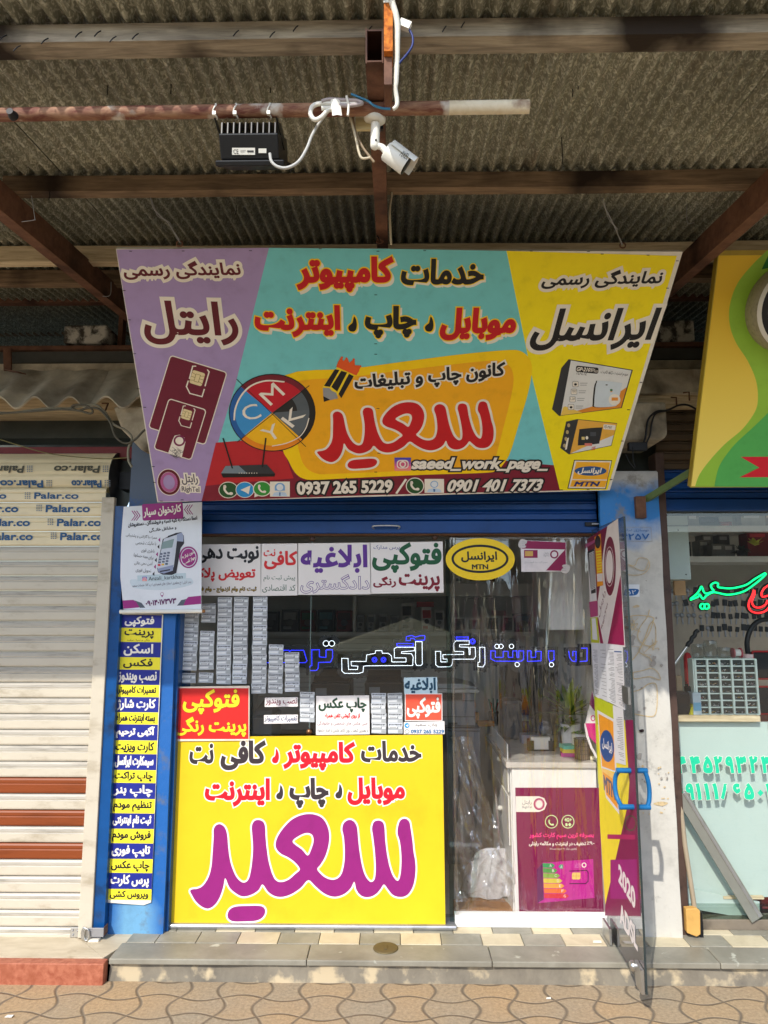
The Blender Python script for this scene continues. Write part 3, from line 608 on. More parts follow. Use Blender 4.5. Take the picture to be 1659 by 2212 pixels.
sh.blob(zd, [(600, 2080), (640, 2070), (645, 2095), (615, 2100)], M('dark_hole', (40, 22, 24), 0.9), 2, 3)
bl = M('blue_stencil', (40, 96, 158), 0.7); 
sh.line(zd, [(425, 145), (715, 145), (725, 282), (430, 275)], 3, grime, 1, True)
sh.text('نوسازی اماکن', zd, 432, 160, 690, 190, bl, 2); sh.text('۴۲۵۷', zd, 435, 205, 700, 265, bl, 2, bold=0.03)
sh.rect(zd, 455, 690, 605, 808, M('tin_plate', (222, 226, 230), 0.5), 1.5); sh.blob(zd, [(460, 760), (480, 735), (590, 735), (592, 770), (560, 795), (465, 795)], bl, 2, 3); sh.text('۵۲', zd, 480, 745, 570, 785, M('tin_plate', (222, 226, 230), 0.5), 3)
for (pts) in (((660, 1480), (672, 1500)), ((1480, 0), (1480, 0))): pass
sh.blob(zf, [(1480, 560), (1530, 545), (1580, 555), (1540, 575)], glue, 1, 3); 
for _ in range(26):
    x, y = random.uniform(1395, 1590), random.uniform(300, 640); r = random.uniform(3, 11)
    sh.blob(zf, [(x+r*cos(k*pi/3)*random.uniform(0.4, 1.3), y+r*sin(k*pi/3)*random.uniform(0.4, 1.3)) for k in range(6)], random.choice((glue, grime)), 1, 3)
sh.build('wall_stains', PILR)

# ------------------------------------------------------------------ stone and steel above the shopfronts
def hbar(name, y0, y1, Y, x0, x1, dep, mat, label, cat, lip=None):
    a, b = PY(830, y1, Y), PY(830, y0, Y); mb = MB(); mb.box((x0, Y, a.z), (x1, Y+dep, b.z), mat)
    if lip: mb.box((x0, Y-0.03, a.z), (x1, Y-0.001, a.z+0.006), lip)
    o = mb.build(name, bevel=0.003); return tag(o, label, cat)
hbar('concrete_ledge', 781, 800, 0.02, -4.5, 3.6, 0.3, m_conc, 'rough concrete ledge running above the old cement roof sheet', 'ledge')
hbar('steel_channel', 752, 780, 0.06, -4.5, 3.6, 0.2, M('dull_steel', (84, 84, 80), 0.7, 0.2, var=0.2), 'dull steel channel lying on the concrete ledge', 'beam')
hbar('steel_angle', 742, 751, 0.03, -4.5, 3.6, 0.2, m_rust, 'thin rusty steel angle over the dull channel', 'beam')
hbar('rusty_purlin', 626, 648, 0.1, -4.5, 3.6, 0.05, m_rust, 'dark brown steel bar crossing behind the big sign', 'beam')
hbar('dim_purlin', 690, 716, 0.75, -4.5, 3.6, 0.05, m_wood_brown, 'dim timber bar deep in the roof space', 'beam')
for (x0, y0, x1, y1, lab) in ((135, 701, 232, 742, 'white stained stone block on the steel angle left of the big sign'), (1427, 690, 1500, 741, 'dark stained stone block between the two hanging signs')):
    a, b = PY(x0, y1, 0.04), PY(x1, y0, 0.04); mb = MB(); mb.box((a.x, 0.04, a.z+0.002), (b.x, 0.22, b.z), two_tone('limed_stone', (70, 66, 60), (196, 192, 182), 9, 0.46, 0.56, 0.9))
    tag(mb.build('stone_block', bevel=0.012), lab, 'stone')
mb = MB(); a, b = PY(253, 752, 0.12), PY(268, 648, 0.12); mb.box((a.x, 0.12, a.z), (b.x, 0.17, b.z), m_rust); tag(mb.build('steel_post'), 'short rusty post behind the left edge of the big sign', 'post')
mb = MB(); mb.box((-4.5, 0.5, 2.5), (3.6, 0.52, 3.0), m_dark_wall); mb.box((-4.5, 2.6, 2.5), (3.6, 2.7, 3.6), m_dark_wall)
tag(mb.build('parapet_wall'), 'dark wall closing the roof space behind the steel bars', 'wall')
# old corrugated cement sheet over the left shutter, and a flat broken one at right
za, zb_ = PY(100, 798, 0.0).z, PY(100, 866, -0.24).z
def fib(x0, x1, name, label, ph):
    mb = MB(); th = 0.008
    def f(u, v):
        x = x0+(x1-x0)*u; w_ = 0.030*cos(2*pi*(x-ph)/0.178)
        return Vector((x, 0.0-0.24*v**1.1, za+(zb_-za)*v+w_*(0.15+0.85*v)-0.004))
    n = int((x1-x0)/0.178*14); mb.grid(f, n, 8, m_fibre)
    mb.grid(lambda u, v: f(u, 1-v)-Vector((0, -0.006, th)), n, 8, m_fibre)
    mb.grid(lambda u, v: f(u, 1)-Vector((0, -0.006*v, th*v)), n, 1, m_fibre)
    return tag(mb.build(name), label, 'roof sheet')
fib(-3.4, PY(196, 850, -0.2).x, 'cement_sheet', 'wavy grey cement roof sheet at the far left edge', -1.98)
fib(PY(196, 850, -0.2).x+0.004, PY(350, 850, -0.2).x, 'cement_sheet', 'wavy grey cement roof sheet next to the big sign', -1.62)
mb = MB(); a, b = PY(1400, 850, -0.1), PY(1500, 796, -0.1); mb.box((0.9, -0.1, a.z), (3.4, -0.06, b.z), m_conc); tag(mb.build('concrete_slab', bevel=0.006), 'grimy concrete panel seen between the two signs', 'panel')
mb = MB(); a = PY(10, 796, -0.02)
for px_ in (8, 28): pass
mb.beam(PY(16, 752, -0.01), PY(17, 800, -0.02), 0.04, 0.012, m_rust, (0, 1, 0)); mb.beam(PY(16, 800, -0.02), PY(48, 806, -0.10), 0.04, 0.006, m_rust)
tag(mb.build('steel_strap'), 'bent rusty strap holding the cement sheet at far left', 'strap')

# ------------------------------------------------------------------ canopy over the pavement
KR = math.tan(radians(6.0))
def zr0(Y): return 2.985+KR*(Y+2.03)               # underside of the sheeting
def zraf(Y): return 2.920+KR*(Y+2.03)              # top of the rafters
YE0 = -2.115
mb = MB(); pit = 0.047; amp = 0.0135
xs = [(-3.6+i*pit/8) for i in range(int(7.4/pit*8))]
sheet_w = 0.78
def roof_sheet(x0, x1, dz, y0, y1):
    mb2 = []
    xx = []; x = x0
    while x <= x1: xx.append(x); x += pit/8
    ys = [y0+(y1-y0)*j/10 for j in range(11)]
    V = []; 
    for y in ys:
        for x in xx: V.append(Vector((x, y-0.02*(x+1.2) if y == y0 else y, zr0(y)+dz+amp+amp*cos(2*pi*x/pit)+0.003*sin(y*3+x*1.7))))
    n = len(xx); F = [(j*n+i, j*n+i+1, (j+1)*n+i+1, (j+1)*n+i) for j in range(len(ys)-1) for i in range(n-1)]
    mb.add(V, F, m_roof, True)
x = -3.6; i = 0
while x < 3.6:
    roof_sheet(x, x+sheet_w+0.06, 0.005*(i % 2), YE0-0.01*(i % 3), -0.9); roof_sheet(x+0.01, x+sheet_w+0.07, 0.006+0.005*(i % 2), -1.06, 2.9)
    x += sheet_w; i += 1
tag(mb.build('canopy_roof'), 'mottled corrugated metal canopy roof over the pavement', 'roof')
def purlin(Y, dep, h, x0, x1, mat, label, name='wooden_beam'):
    mb = MB(); zt_ = zr0(Y); N_ = 24; tw = random.uniform(0, 6)
    for k in range(N_):
        pass
    def f(u, v):
        x = x0+(x1-x0)*u; a = v*4; s_ = int(min(3, a)); t_ = a-s_
        P4 = [(0, 0), (dep, 0), (dep, h), (0, h)]; A, B_ = P4[s_], P4[(s_+1) % 4]
        yy = A[0]+(B_[0]-A[0])*t_; zz_ = A[1]+(B_[1]-A[1])*t_
        return Vector((x, Y+yy+0.004*sin(x*2.1+tw)+0.012*x*-0.35*0, zt_-h+zz_+0.003*sin(x*3.3+tw)))
    mb.grid(f, 40, 8, mat, False)
    return tag(mb.build(name, bevel=0, recalc=True), label, 'beam')
purlin(-2.04, 0.058, 0.050, -3.6, 3.6, m_wood, 'grey weathered front beam with nails under the canopy edge')
purlin(-1.285, 0.045, 0.060, -1.42, 1.33, m_wood_brown, 'brown timber beam under the sheeting just before the big sign')
purlin(-0.66, 0.05, 0.075, -3.4, 3.4, m_wood_pale, 'pale timber beam ending behind the top left of the big sign')
purlin(-0.38, 0.05, 0.07, -3.4, 3.4, m_wood_brown, 'dim timber beam behind the pale one')
def rafter(x, w_, h, y0, y1, label, hollow=False):
    mb = MB(); a = Vector((x, y0, zraf(y0)-h/2)); b = Vector((x, y1, zraf(y1)-h/2))
    if not hollow: mb.beam(a, b, w_, h, m_rust)
    else:
        t_ = 0.004
        for dx, dz, ww, hh in ((-w_/2+t_/2, 0, t_, h), (w_/2-t_/2, 0, t_, h), (0, h/2-t_/2, w_-2*t_, t_), (0, -h/2+t_/2, w_-2*t_, t_)):
            mb.beam(a+Vector((dx, 0, dz)), b+Vector((dx, 0, dz)), ww, hh, m_rust)
        mb.beam(a+Vector((0, 0.25, 0)), a+Vector((0, 0.26, 0)), w_-0.009, h-0.009, m_black)
    return tag(mb.build('rusty_rafter', bevel=0), label, 'rafter')
rafter(-0.048, 0.044, 0.088, -2.085, -0.95, 'middle brown box rafter with its open end facing the street', True)
rafter(-1.40, 0.05, 0.105, -2.0, 2.6, 'brown steel rafter at the upper left with wire loops')
rafter(1.295, 0.05, 0.105, -2.0, 2.6, 'brown steel rafter at the upper right with a wire loop')
# wire loops on the side rafters
for (pts, lab, X) in (([(68, 423), (75, 470), (74, 475), (47, 479)], 'thin wire loop round the upper left rafter', 0), ([(240, 609), (238, 637), (222, 640)], 'second wire loop lower on the upper left rafter', 0), ([(1485, 418), (1484, 478), (1500, 480)], 'thin wire loop round the upper right rafter', 1)):
    Y = -1.45 if pts[0][1] < 500 else -0.6
    if X: Y = -1.0
    mb = MB(); mb.tube(smooth3([PY(x, y, Y) for x, y in pts]), 0.0016, m_grey_metal, 6); tag(mb.build('wire_loop'), lab, 'wire')
# nails hanging from the front beam
nails = [(10, 85), (100, 92), (173, 78), (214, 76), (247, 88), (295, 82), (512, 75), (590, 78), (640, 65), (800, 66), (1000, 57), (960, 66), (40, 108)]
for i, (x, y) in enumerate(nails):
    mb = MB(); a = PY(x, y, -2.043); mb.tube(smooth3([a+Vector((0.004, 0, 0.012)), a+Vector((0, -0.008, 0)), a+Vector((-0.006, -0.012, -0.014))], 3), 0.0016, m_dark, 5)
    tag(mb.build('bent_nail'), 'small bent dark nail sticking out of the grey front beam', 'nail', 'bent nails in the front beam')
# longer hanging nails below the beams
for x, y in ((235, 150), (370, 175), (585, 168), (815, 170), (1247, 145), (1237, 200), (1215, 345), (107, 424), (510, 455)):
    Y = -1.75 if y < 300 else -1.5
    if y > 400: Y = -1.29
    mb = MB(); a = PY(x, y, Y); zt_ = zr0(Y); mb.tube([Vector((a.x, a.y, zt_-0.001 if y < 400 else a.z+0.02)), a+Vector((0.001, 0, 0.0)), a+Vector((-0.002, 0, -0.014))], 0.0017, m_dark, 5)
    tag(mb.build('roofing_nail'), 'dark roofing nail poking down through the corrugated sheet', 'nail', 'roofing nails through the canopy')
# upright orange rusty bar with white cable sleeve at the middle rafter
mb = MB(); a = PY(848, 18, -2.11); b = PY(850, 205, -2.06)
mb.box((a.x-0.021, -2.112, b.z+0.075), (a.x+0.0005, -2.06, a.z+0.03), m_rust_or); mb.box((a.x-0.021, -2.095, b.z), (a.x-0.0012, -2.02, b.z+0.075), m_rust)
mb.box((a.x-0.022, -2.115, a.z+0.012), (a.x+0.001, -2.1121, a.z+0.08), m_white_pl)
tag(mb.build('rusty_bracket', bevel=0.001), 'orange rusted flat bar with a white top beside the open rafter end', 'bracket')
mb = MB(); mb.tube(smooth3([PY(*zt(x, y), -2.10+0.06*(y/2212)) for x, y in ((560, -60), (590, 60), (640, 220), (662, 400), (660, 600), (655, 900), (640, 1200), (630, 1290), (655, 1450), (650, 1540), (600, 1590))]), [0.0085]*60+[0.006]*1, m_white_pl, 8) if False else None
P_ = smooth3([PY(*zt(x, y), -2.115+0.06*(y/2212)) for x, y in ((560, -60), (590, 60), (640, 220), (662, 400), (660, 600), (655, 900), (640, 1200), (630, 1290), (655, 1450), (650, 1540), (600, 1590))])
mb.tube(P_, [0.0082-0.0035*(i/len(P_)) for i in range(len(P_))], M('taped_cable', (216, 212, 198), 0.6, var=0.1, vs=40), 8)
tag(mb.build('white_cable'), 'white taped cable hanging from the canopy edge to the pipe', 'cable')
mb = MB(); mb.tube(smooth3([PY(*zt(x, y), -2.09) for x, y in ((800, 400), (850, 460), (885, 560), (870, 680), (790, 800), (720, 880), (680, 930))]), 0.0028, M('blue_wire', (34, 50, 110), 0.45), 6)
a = PY(*zt(770, 365), -2.09); mb.obox(a, (0.013, 0, -0.006), (0, 0.007, 0), (0.004, 0, 0.009), m_white_pl)
tag(mb.build('blue_wire'), 'dark blue wire with a white connector beside the taped cable', 'wire')

# red pipe
zpi = PY(700, 239, -1.92); pr_ = 0.0172
mb = MB(); xe = PY(1143, 232, -1.92).x; xm = PY(970, 235, -1.92).x
mb.tube([(-3.4, -1.92, zpi.z-0.012), (-1.3, -1.92, zpi.z-0.003), (xm, -1.92, zpi.z+0.004)], pr_, m_pipe, 18)
mb.tube([(xm, -1.92, zpi.z+0.004), (xe, -1.92, zpi.z+0.005)], pr_*1.005, m_pipe_end, 18)
o = mb.build('red_pipe'); tag(o, 'flaking red steel pipe with a cream painted end under the rafters', 'pipe')
a = PY(30, 252, -1.94); mb = MB(); mb.lathe(a, [(0.013, 0), (0.013, 0.006), (0.009, 0.014), (0.009, 0.022)], m_dark, 12, (0, -1, 0)); tag(mb.build('pipe_bolt'), 'rusty bolt through the red pipe at far left', 'bolt')
for i, x in enumerate((467, 511, 583)):
    a = PY(x, 239, -1.92); mb = MB(); R_ = pr_+0.0012
    mb.tube([Vector((a.x+0.004*sin(g*3), -1.92+R_*cos(g), zpi.z+R_*sin(g))) for g in [2*pi*k/16 for k in range(17)]], 0.0022, m_white_pl, 6)
    mb.box((a.x-0.004, -1.944, zpi.z-pr_-0.008), (a.x+0.005, -1.936, zpi.z-pr_+0.002), m_white_pl)
    tag(mb.build('zip_tie'), ('white zip tie on the red pipe over the left arm of the floodlight', 'white zip tie on the red pipe above the middle of the floodlight', 'white zip tie on the red pipe over the right arm of the floodlight')[i], 'zip tie', 'zip ties on the pipe')

# LED floodlight with cooling fins, tipped so that its lamp faces down and towards the shop
YL = -1.90
def fl(x, y, Y=YL): return PY(*zo(x, y), Y)
A = fl(158, 385); Bq = fl(588, 530); FL = thing('floodlight', 'black LED floodlight with cooling fins hanging below the red pipe', 'floodlight', fl(370, 540))
fx, fw2 = (A.x+Bq.x)/2, (Bq.x-A.x)/2; tl2 = radians(31); fu = Vector((0, cos(tl2), sin(tl2))); fn = Vector((0, -sin(tl2), cos(tl2))); F0 = Vector((fx, YL, Bq.z))
def fb(x0, y0, z0, x1, y1, z1, mat, nm, bev=0.0): 
    m_ = MB(); c_ = F0+Vector(((x0+x1)/2, 0, 0))+fu*((y0+y1)/2)+fn*((z0+z1)/2); m_.obox(c_, (abs(x1-x0)/2, 0, 0), fu*(abs(y1-y0)/2), fn*(abs(z1-z0)/2), mat); return m_.build(nm, FL, bevel=bev)
hz = (A.z-Bq.z)/cos(tl2)*0.93
fb(-fw2, 0.0, 0.0, fw2, 0.17, hz, m_black_sat, 'housing', 0.004)
fb(-fw2-0.012, -0.014, -0.016, fw2+0.014, 0.20, -0.001, m_black_sat, 'front_frame', 0.003)
for k in range(10):
    m_ = MB(); xk = -fw2+0.008+(2*fw2-0.016)*k/9; q_ = lambda y, z: F0+Vector((xk-0.0016, 0, 0))+fu*y+fn*z
    m_.prism([q_(0.003, hz), q_(0.02, hz+0.027), q_(0.12, hz+0.033), q_(0.165, hz)], (0.0032, 0, 0), m_black_sat); m_.build('cooling_fin', FL, recalc=True)
for sx_, (x0, y0) in ((-1, (110, 215)), (1, (565, 205))):
    m_ = MB(); a = fl(x0, y0, -1.915); b = F0+Vector((sx_*(fw2+0.004), 0, 0))+fu*0.08+fn*0.03; m_.beam(a, b, 0.014, 0.003, m_black_sat, (1, 0, 0)); m_.build('bracket_arm', FL)
sh = Sheet(F0-fu*0.0008, -fu); sh.rect(zo, 238, 443, 408, 495, m_white_pl, 1); sh.text('CE', zo, 248, 455, 285, 488, ink((20, 20, 20)), 2)
sh.rect(zo, 350, 462, 398, 476, ink((70, 70, 70)), 2); sh.rect(zo, 300, 460, 340, 464, ink((150, 150, 150)), 2); sh.rect(zo, 300, 470, 330, 474, ink((150, 150, 150)), 2)
sh.rect(zo, 434, 448, 492, 482, m_white_pl, 1); sh.build('rating_label', FL)
mb = MB(); a = fl(518, 480, YL+0.012); mb.lathe(a, [(0.011, 0), (0.011, 0.012), (0.007, 0.014), (0.006, 0.024)], m_steel, 12, -fu); mb.build('cable_gland', FL)
mb = MB(); mb.tube(smooth3([fl(x, y, YL-0.022) for x, y in ((518, 485), (530, 545), (580, 585), (650, 590), (730, 545), (790, 450), (830, 350), (890, 250), (945, 180))]), 0.0042, M('light_cable', (176, 176, 172), 0.5), 8)
tag(mb.build('floodlight_cable'), 'thin grey cable looping from the floodlight up to the pipe', 'cable')
mb = MB()
mb.tube(smooth3([fl(x, y, -1.945) for x, y in ((1190, 110), (1100, 118), (1000, 118), (900, 115), (835, 135), (818, 190), (850, 235), (900, 215), (950, 165), (1010, 150), (900, 150))]), 0.0062, m_white_pl, 8)
mb.tube(smooth3([fl(x, y, -1.95) for x, y in ((900, 100), (960, 85), (1060, 90), (1160, 95), (1200, 115), (1120, 130), (1020, 128))]), 0.005, M('grey_cable', (170, 160, 160), 0.5), 8)
a, b = fl(965, 85, -1.953), fl(1035, 205, -1.953); mb.grid(lambda u, v: Vector((a.x+(b.x-a.x)*u+0.006*v, -1.957+0.008*abs(u-0.5), a.z+(b.z-a.z)*v)), 4, 3, m_white_pl)
mb.tube(smooth3([fl(x, y, -1.953) for x, y in ((1085, 60), (1100, 130), (1095, 205))], 3), 0.0035, m_white_pl, 6)
tag(mb.build('cable_bundle'), 'bundle of white cables taped to the middle of the red pipe', 'cable')
mb = MB(); mb.tube(smooth3([fl(x, y, -1.95) for x, y in ((1120, 45), (1180, 70), (1240, 95), (1290, 130), (1350, 150), (1410, 155))]), 0.0032, M('cyan_wire', (60, 130, 170), 0.45), 6)
tag(mb.build('cyan_wire'), 'pale blue wire crossing the pipe to the taped cable', 'wire')
mb = MB()
mb.tube(smooth3([fl(x, y, -1.90) for x, y in ((1110, 205), (1135, 300), (1160, 400), (1175, 470), (1200, 520), (1260, 515))]), 0.0034, M('beige_cable', (196, 184, 158), 0.55), 6)
mb.tube(smooth3([fl(x, y, -1.89) for x, y in ((1130, 205), (1150, 320), (1200, 430), (1250, 500), (1290, 550))]), 0.0036, M('brown_cable', (140, 122, 98), 0.55), 6)
tag(mb.build('beige_cable'), 'pair of beige cables dropping from the pipe behind the camera', 'cable')
mb = MB(); mb.tube(smooth3([PY(x, y, -1.25) for x, y in ((836, 382), (842, 400), (846, 420), (842, 450), (843, 490), (845, 528))]), 0.0042, M('beige_cable', (196, 184, 158), 0.55), 6)
tag(mb.build('drop_cable'), 'beige cable running down beside the middle rafter to the big sign', 'cable')

# bullet camera
YC = -1.90
def fc(x, y, Y=YC): return PY(*zo(x, y), Y)
CM = thing('security_camera', 'white bullet security camera on a ball mount below the pipe', 'camera', fc(1300, 230))
mb = MB(); c = fc(1297, 245); mb.lathe(c+Vector((0, 0, 0.016)), [(0.028, 0.0), (0.030, -0.004), (0.030, -0.012), (0.024, -0.018), (0.0, -0.018)], m_white_pl, 24, (0.15, -0.25, 1)); mb.build('mount_base', CM)
mb = MB(); mb.tube([fc(1300, 265), fc(1297, 340), fc(1294, 428)], [0.0125, 0.0125, 0.0122], m_white_pl, 16); a = fc(1303, 385, YC-0.0125); mb.ball(a, 0.003, m_dark, 8); mb.build('mount_arm', CM)
mb = MB(); mb.tube(smooth3([fc(1285, 420), fc(1320, 430), fc(1350, 440), fc(1375, 470)]), [0.008]*7+[0.0085]*6+[0.009]*6, m_white_pl, 10); mb.ball(fc(1294, 425), 0.0125, m_white_pl, 12); mb.build('swivel_joint', CM)
ax0, ax1 = fc(1378, 462, YC), fc(1530, 578, YC+0.012); d = (ax1-ax0).normalized()
mb = MB(); mb.lathe(ax0, [(0.0, -0.002), (0.022, 0.0), (0.026, 0.004), (0.0265, (ax1-ax0).length*0.97)], m_white_pl, 24, d); mb.build('camera_body', CM)
mb = MB(); r_ = d.cross(Vector((0, 0, 1))).normalized(); t_ = r_.cross(d); L_ = (ax1-ax0).length
def shd(u, v): g = pi*(1.02*u-0.01); return ax0+d*(0.006+v*(L_*1.12))+r_*cos(g)*0.031+t_*(0.004+sin(g)*0.031)
mb.grid(shd, 16, 2, m_white_pl); mb.build('sun_shade', CM)
mb = MB(); mb.lathe(ax0+d*L_*0.97, [(0.025, 0), (0.025, 0.002), (0.014, 0.003), (0.0, 0.001)], m_black, 20, d); mb.build('lens_window', CM)
sh = Sheet(ax0+d*(L_*0.8)+(Vector((0.05, -1, 0.12))).normalized()*0.0318, (0.05, -1, 0.12)); sh.text('PIXEL', zo, 1488, 475, 1545, 520, ink((40, 40, 44)), 1, slope=30); sh.build('lettering', CM)
a = PY(*zo(1190, 250), -1.885); mb = MB(); mb.box((a.x-0.014, -1.885, a.z-0.022), (a.x+0.03, -1.875, a.z+0.03), M('cream_plate', (206, 190, 144), 0.6)); tag(mb.build('junction_plate', bevel=0.001), 'cream plastic plate behind the camera mount', 'plate')

# hanging wires of the sign
for (fr, pts, Ya, Yb, lab) in ((zD, [(325, 428), (332, 450), (345, 465), (362, 480), (375, 500), (385, 515), (388, 524)], -1.27, -1.2, 'twisted hanging wire with a ring at the left top of the big sign'), (zD, [(1303, 430), (1305, 445), (1318, 470), (1330, 495), (1336, 510), (1345, 528)], -1.27, -1.02, 'twisted hanging wire with a ring at the right top of the big sign')):
    mb = MB(); n_ = len(pts); PP = [PY(x, y, Ya+(Yb-Ya)*i/(n_-1)) for i, (x, y) in enumerate(pts)]
    mb.tube(smooth3(PP), 0.0022, m_grey_metal, 6); mb.tube(smooth3([p+Vector((0.006*sin(i*2.4), 0, 0.004*cos(i*1.7))) for i, p in enumerate(PP)]), 0.0014, m_grey_metal, 5)
    c = PP[-1]; mb.tube([c+Vector((0.011*cos(g), 0, 0.011*sin(g)-0.004)) for g in [2*pi*k/12 for k in range(13)]], 0.003, m_rust, 6)
    tag(mb.build('hanging_wire'), lab, 'wire')
mb = MB(); c = PY(820, 522, -1.1); mb.tube([c+Vector((0.012*cos(g), 0.004*sin(g), 0.010*sin(g))) for g in [2*pi*k/12 for k in range(13)]], 0.003, m_rust, 6); mb.tube([c+Vector((0, 0, 0.01)), PY(812, 505, -1.08)], 0.002, m_dark, 6); tag(mb.build('hanging_ring'), 'rusty ring hooked on the middle of the big sign top', 'ring')
# ------------------------------------------------------------------ the big tilted banner sign
i_wht, i_blk, i_red, i_yel, i_mar = ink((236, 230, 218)), ink((28, 28, 32)), ink((200, 22, 34)), ink((248, 214, 40)), ink((98, 26, 40))
kS = 0.942
S0, S1, S3 = (CAM+Vector(v)*kS for v in ((-1.088, 2.588, 1.399), (1.21, 2.822, 1.492), (-1.174, 3.45, 0.53)))
nS = (S1-S0).cross(S3-S0); nS = nS if nS.dot(CAM-S0) > 0 else -nS
BIG = thing('banner_sign', 'large tilted shop sign in purple, teal and yellow hanging under the canopy', 'sign', (S0+S1)/2)
sg = Sheet(S0, nS)
CORN = [z5(30, 70), z7(1518, 95), z7(925, 2035), z5(362, 2092)]
sg.slab(zD, CORN, 0.022, M('banner_back', (226, 222, 210), 0.6)).build('panel', BIG)
sg.poly(zD, [z5(36, 76), z5(1252, 62), z5(985, 1150), z5(715, 2082), z5(370, 2086)], ink((166, 146, 194)), 1)
sg.poly(zD, [z5(1252, 62), z6(900, 48), z7(85, 88), z7(300, 1150), z7(470, 1830), z6(1500, 1320), z5(760, 1900), z5(985, 1150)], ink((118, 206, 212)), 1)
sg.poly(zD, [z7(85, 88), z7(1470, 128), z7(905, 2030), z7(520, 2036), z7(300, 1150)], ink((250, 230, 16)), 1)
# maroon base, brighter red at left
sg.poly(zD, [z5(828, 1616), z5(1370, 1580), z6(700, 1290), z6(1500, 1200), z7(370, 1822), z7(470, 1830), z7(520, 2036), z6(800, 1392), z5(715, 2082)], ink((126, 28, 50)), 1.3)
sg.poly(zD, [z5(828, 1616), z5(1120, 1592), z6(330, 1160), z6(380, 1300), z6(0, 1330), z5(745, 1960)], ink((188, 38, 48)), 1.6)
# yellow plate with rounded corners and its orange inner plate
pl = [(330, 738), (700, 700), (1000, 660), (1300, 622), (1540, 600), (1620, 606), (1668, 650), (1680, 720), (1655, 850), (1610, 1000), (1565, 1150), (1530, 1215), (1490, 1255), (1420, 1270), (1100, 1280), (700, 1298), (500, 1308), (430, 1300), (385, 1265), (350, 1200), (320, 1140), (290, 950)]
sg.poly(z6, [tuple(p) for p in catmull(pl, 4, True)], ink((254, 210, 8)), 2)
pi_ = [(350, 785), (700, 745), (1100, 695), (1420, 660), (1500, 660), (1560, 690), (1580, 760), (1560, 880), (1520, 1040), (1480, 1190), (1450, 1225), (1380, 1240), (1000, 1258), (600, 1275), (500, 1272), (440, 1230), (410, 1150), (370, 950)]
sg.poly(z6, [tuple(p) for p in catmull(pi_, 4, True)], ink((246, 176, 24)), 2.5)
for (x0, y0, x1, y1) in ((30, 62, 60, 64),): pass
# staples round the edge
for (x, y) in [z5(a, b) for a, b in ((150, 88), (568, 86), (1105, 84), (98, 402), (140, 635), (182, 905), (210, 1185), (262, 1332), (330, 1805), (338, 1932), (395, 2080), (560, 2070))]+[z7(a, b) for a, b in ((285, 88), (750, 92), (862, 113), (1235, 122), (1472, 168), (1392, 390), (1296, 662), (1178, 1155), (1075, 1378), (1024, 1632), (935, 1945), (748, 2028), (530, 2030))]+[z6(a, b) for a, b in ((525, 47), (840, 60), (1095, 57), (828, 298), (828, 565), (828, 622), (840, 918), (845, 1162), (828, 1265))]:
    sg.rect(zD, x-3, y-0.7, x+3, y+0.7, i_blk, 4)
sg.build('printed_sheet', BIG)
WO = [(i_wht, 0.13)]
sg.text('نمایندگی رسمی', z5, 88, 168, 1025, 312, i_mar, 3, bold=0.03, outs=[(i_wht, 0.17)], slope=-10); sg.text('رایتل', z5, 245, 490, 1005, 838, i_mar, 3, bold=0.028, outs=[(i_wht, 0.085)], slope=12, res=4)
sg.build('lettering', BIG)
sg.text('نمایندگی رسمی', z7, 378, 245, 1352, 388, i_blk, 3, bold=0.03, outs=[(i_wht, 0.17)], slope=-18, shear=0.12); sg.text('ایرانسل', z7, 300, 560, 1290, 892, i_blk, 3, bold=0.03, outs=[(i_wht, 0.09)], slope=-12, res=4, shear=0.12)
sg.build('lettering', BIG)
def big(s, x0, y0, x1, y1, c): sg.text(s, z6, x0, y0, x1, y1, c, 3.4, bold=0.05, outs=[(i_yel, 0.035)], shadow=(i_wht, 0.07, -0.085, 0.03), res=4)
big('خدمات', 966, 102, 1420, 246, i_blk); big('کامپیوتر', 395, 90, 922, 285, i_red)
big('موبایل', 1180, 370, 1595, 548, i_red); big('چاپ', 768, 360, 1050, 537, i_blk); big('اینترنت', 166, 355, 635, 530, i_red)
for x in (1098, 680):
    c6 = [(x+30, 416), (x+41, 434), (x+45, 463), (x+40, 488), (x+26, 499), (x+4, 494), (x-2, 474), (x+10, 460), (x+20, 452), (x+24, 436)]
    sg.blob(z6, c6, i_blk, 3.4, 3, grow=0.006, glay=3.0, gmat=i_yel); sg.blob(z6, [(a+12, b+14) for a, b in c6], i_wht, 2.8, 3)
sg.build('lettering', BIG)
sg.text('کانون چاپ و تبلیغات', z6, 712, 700, 1532, 806, i_blk, 4, bold=0.035, outs=[(i_wht, 0.075)], slope=-75, res=4)
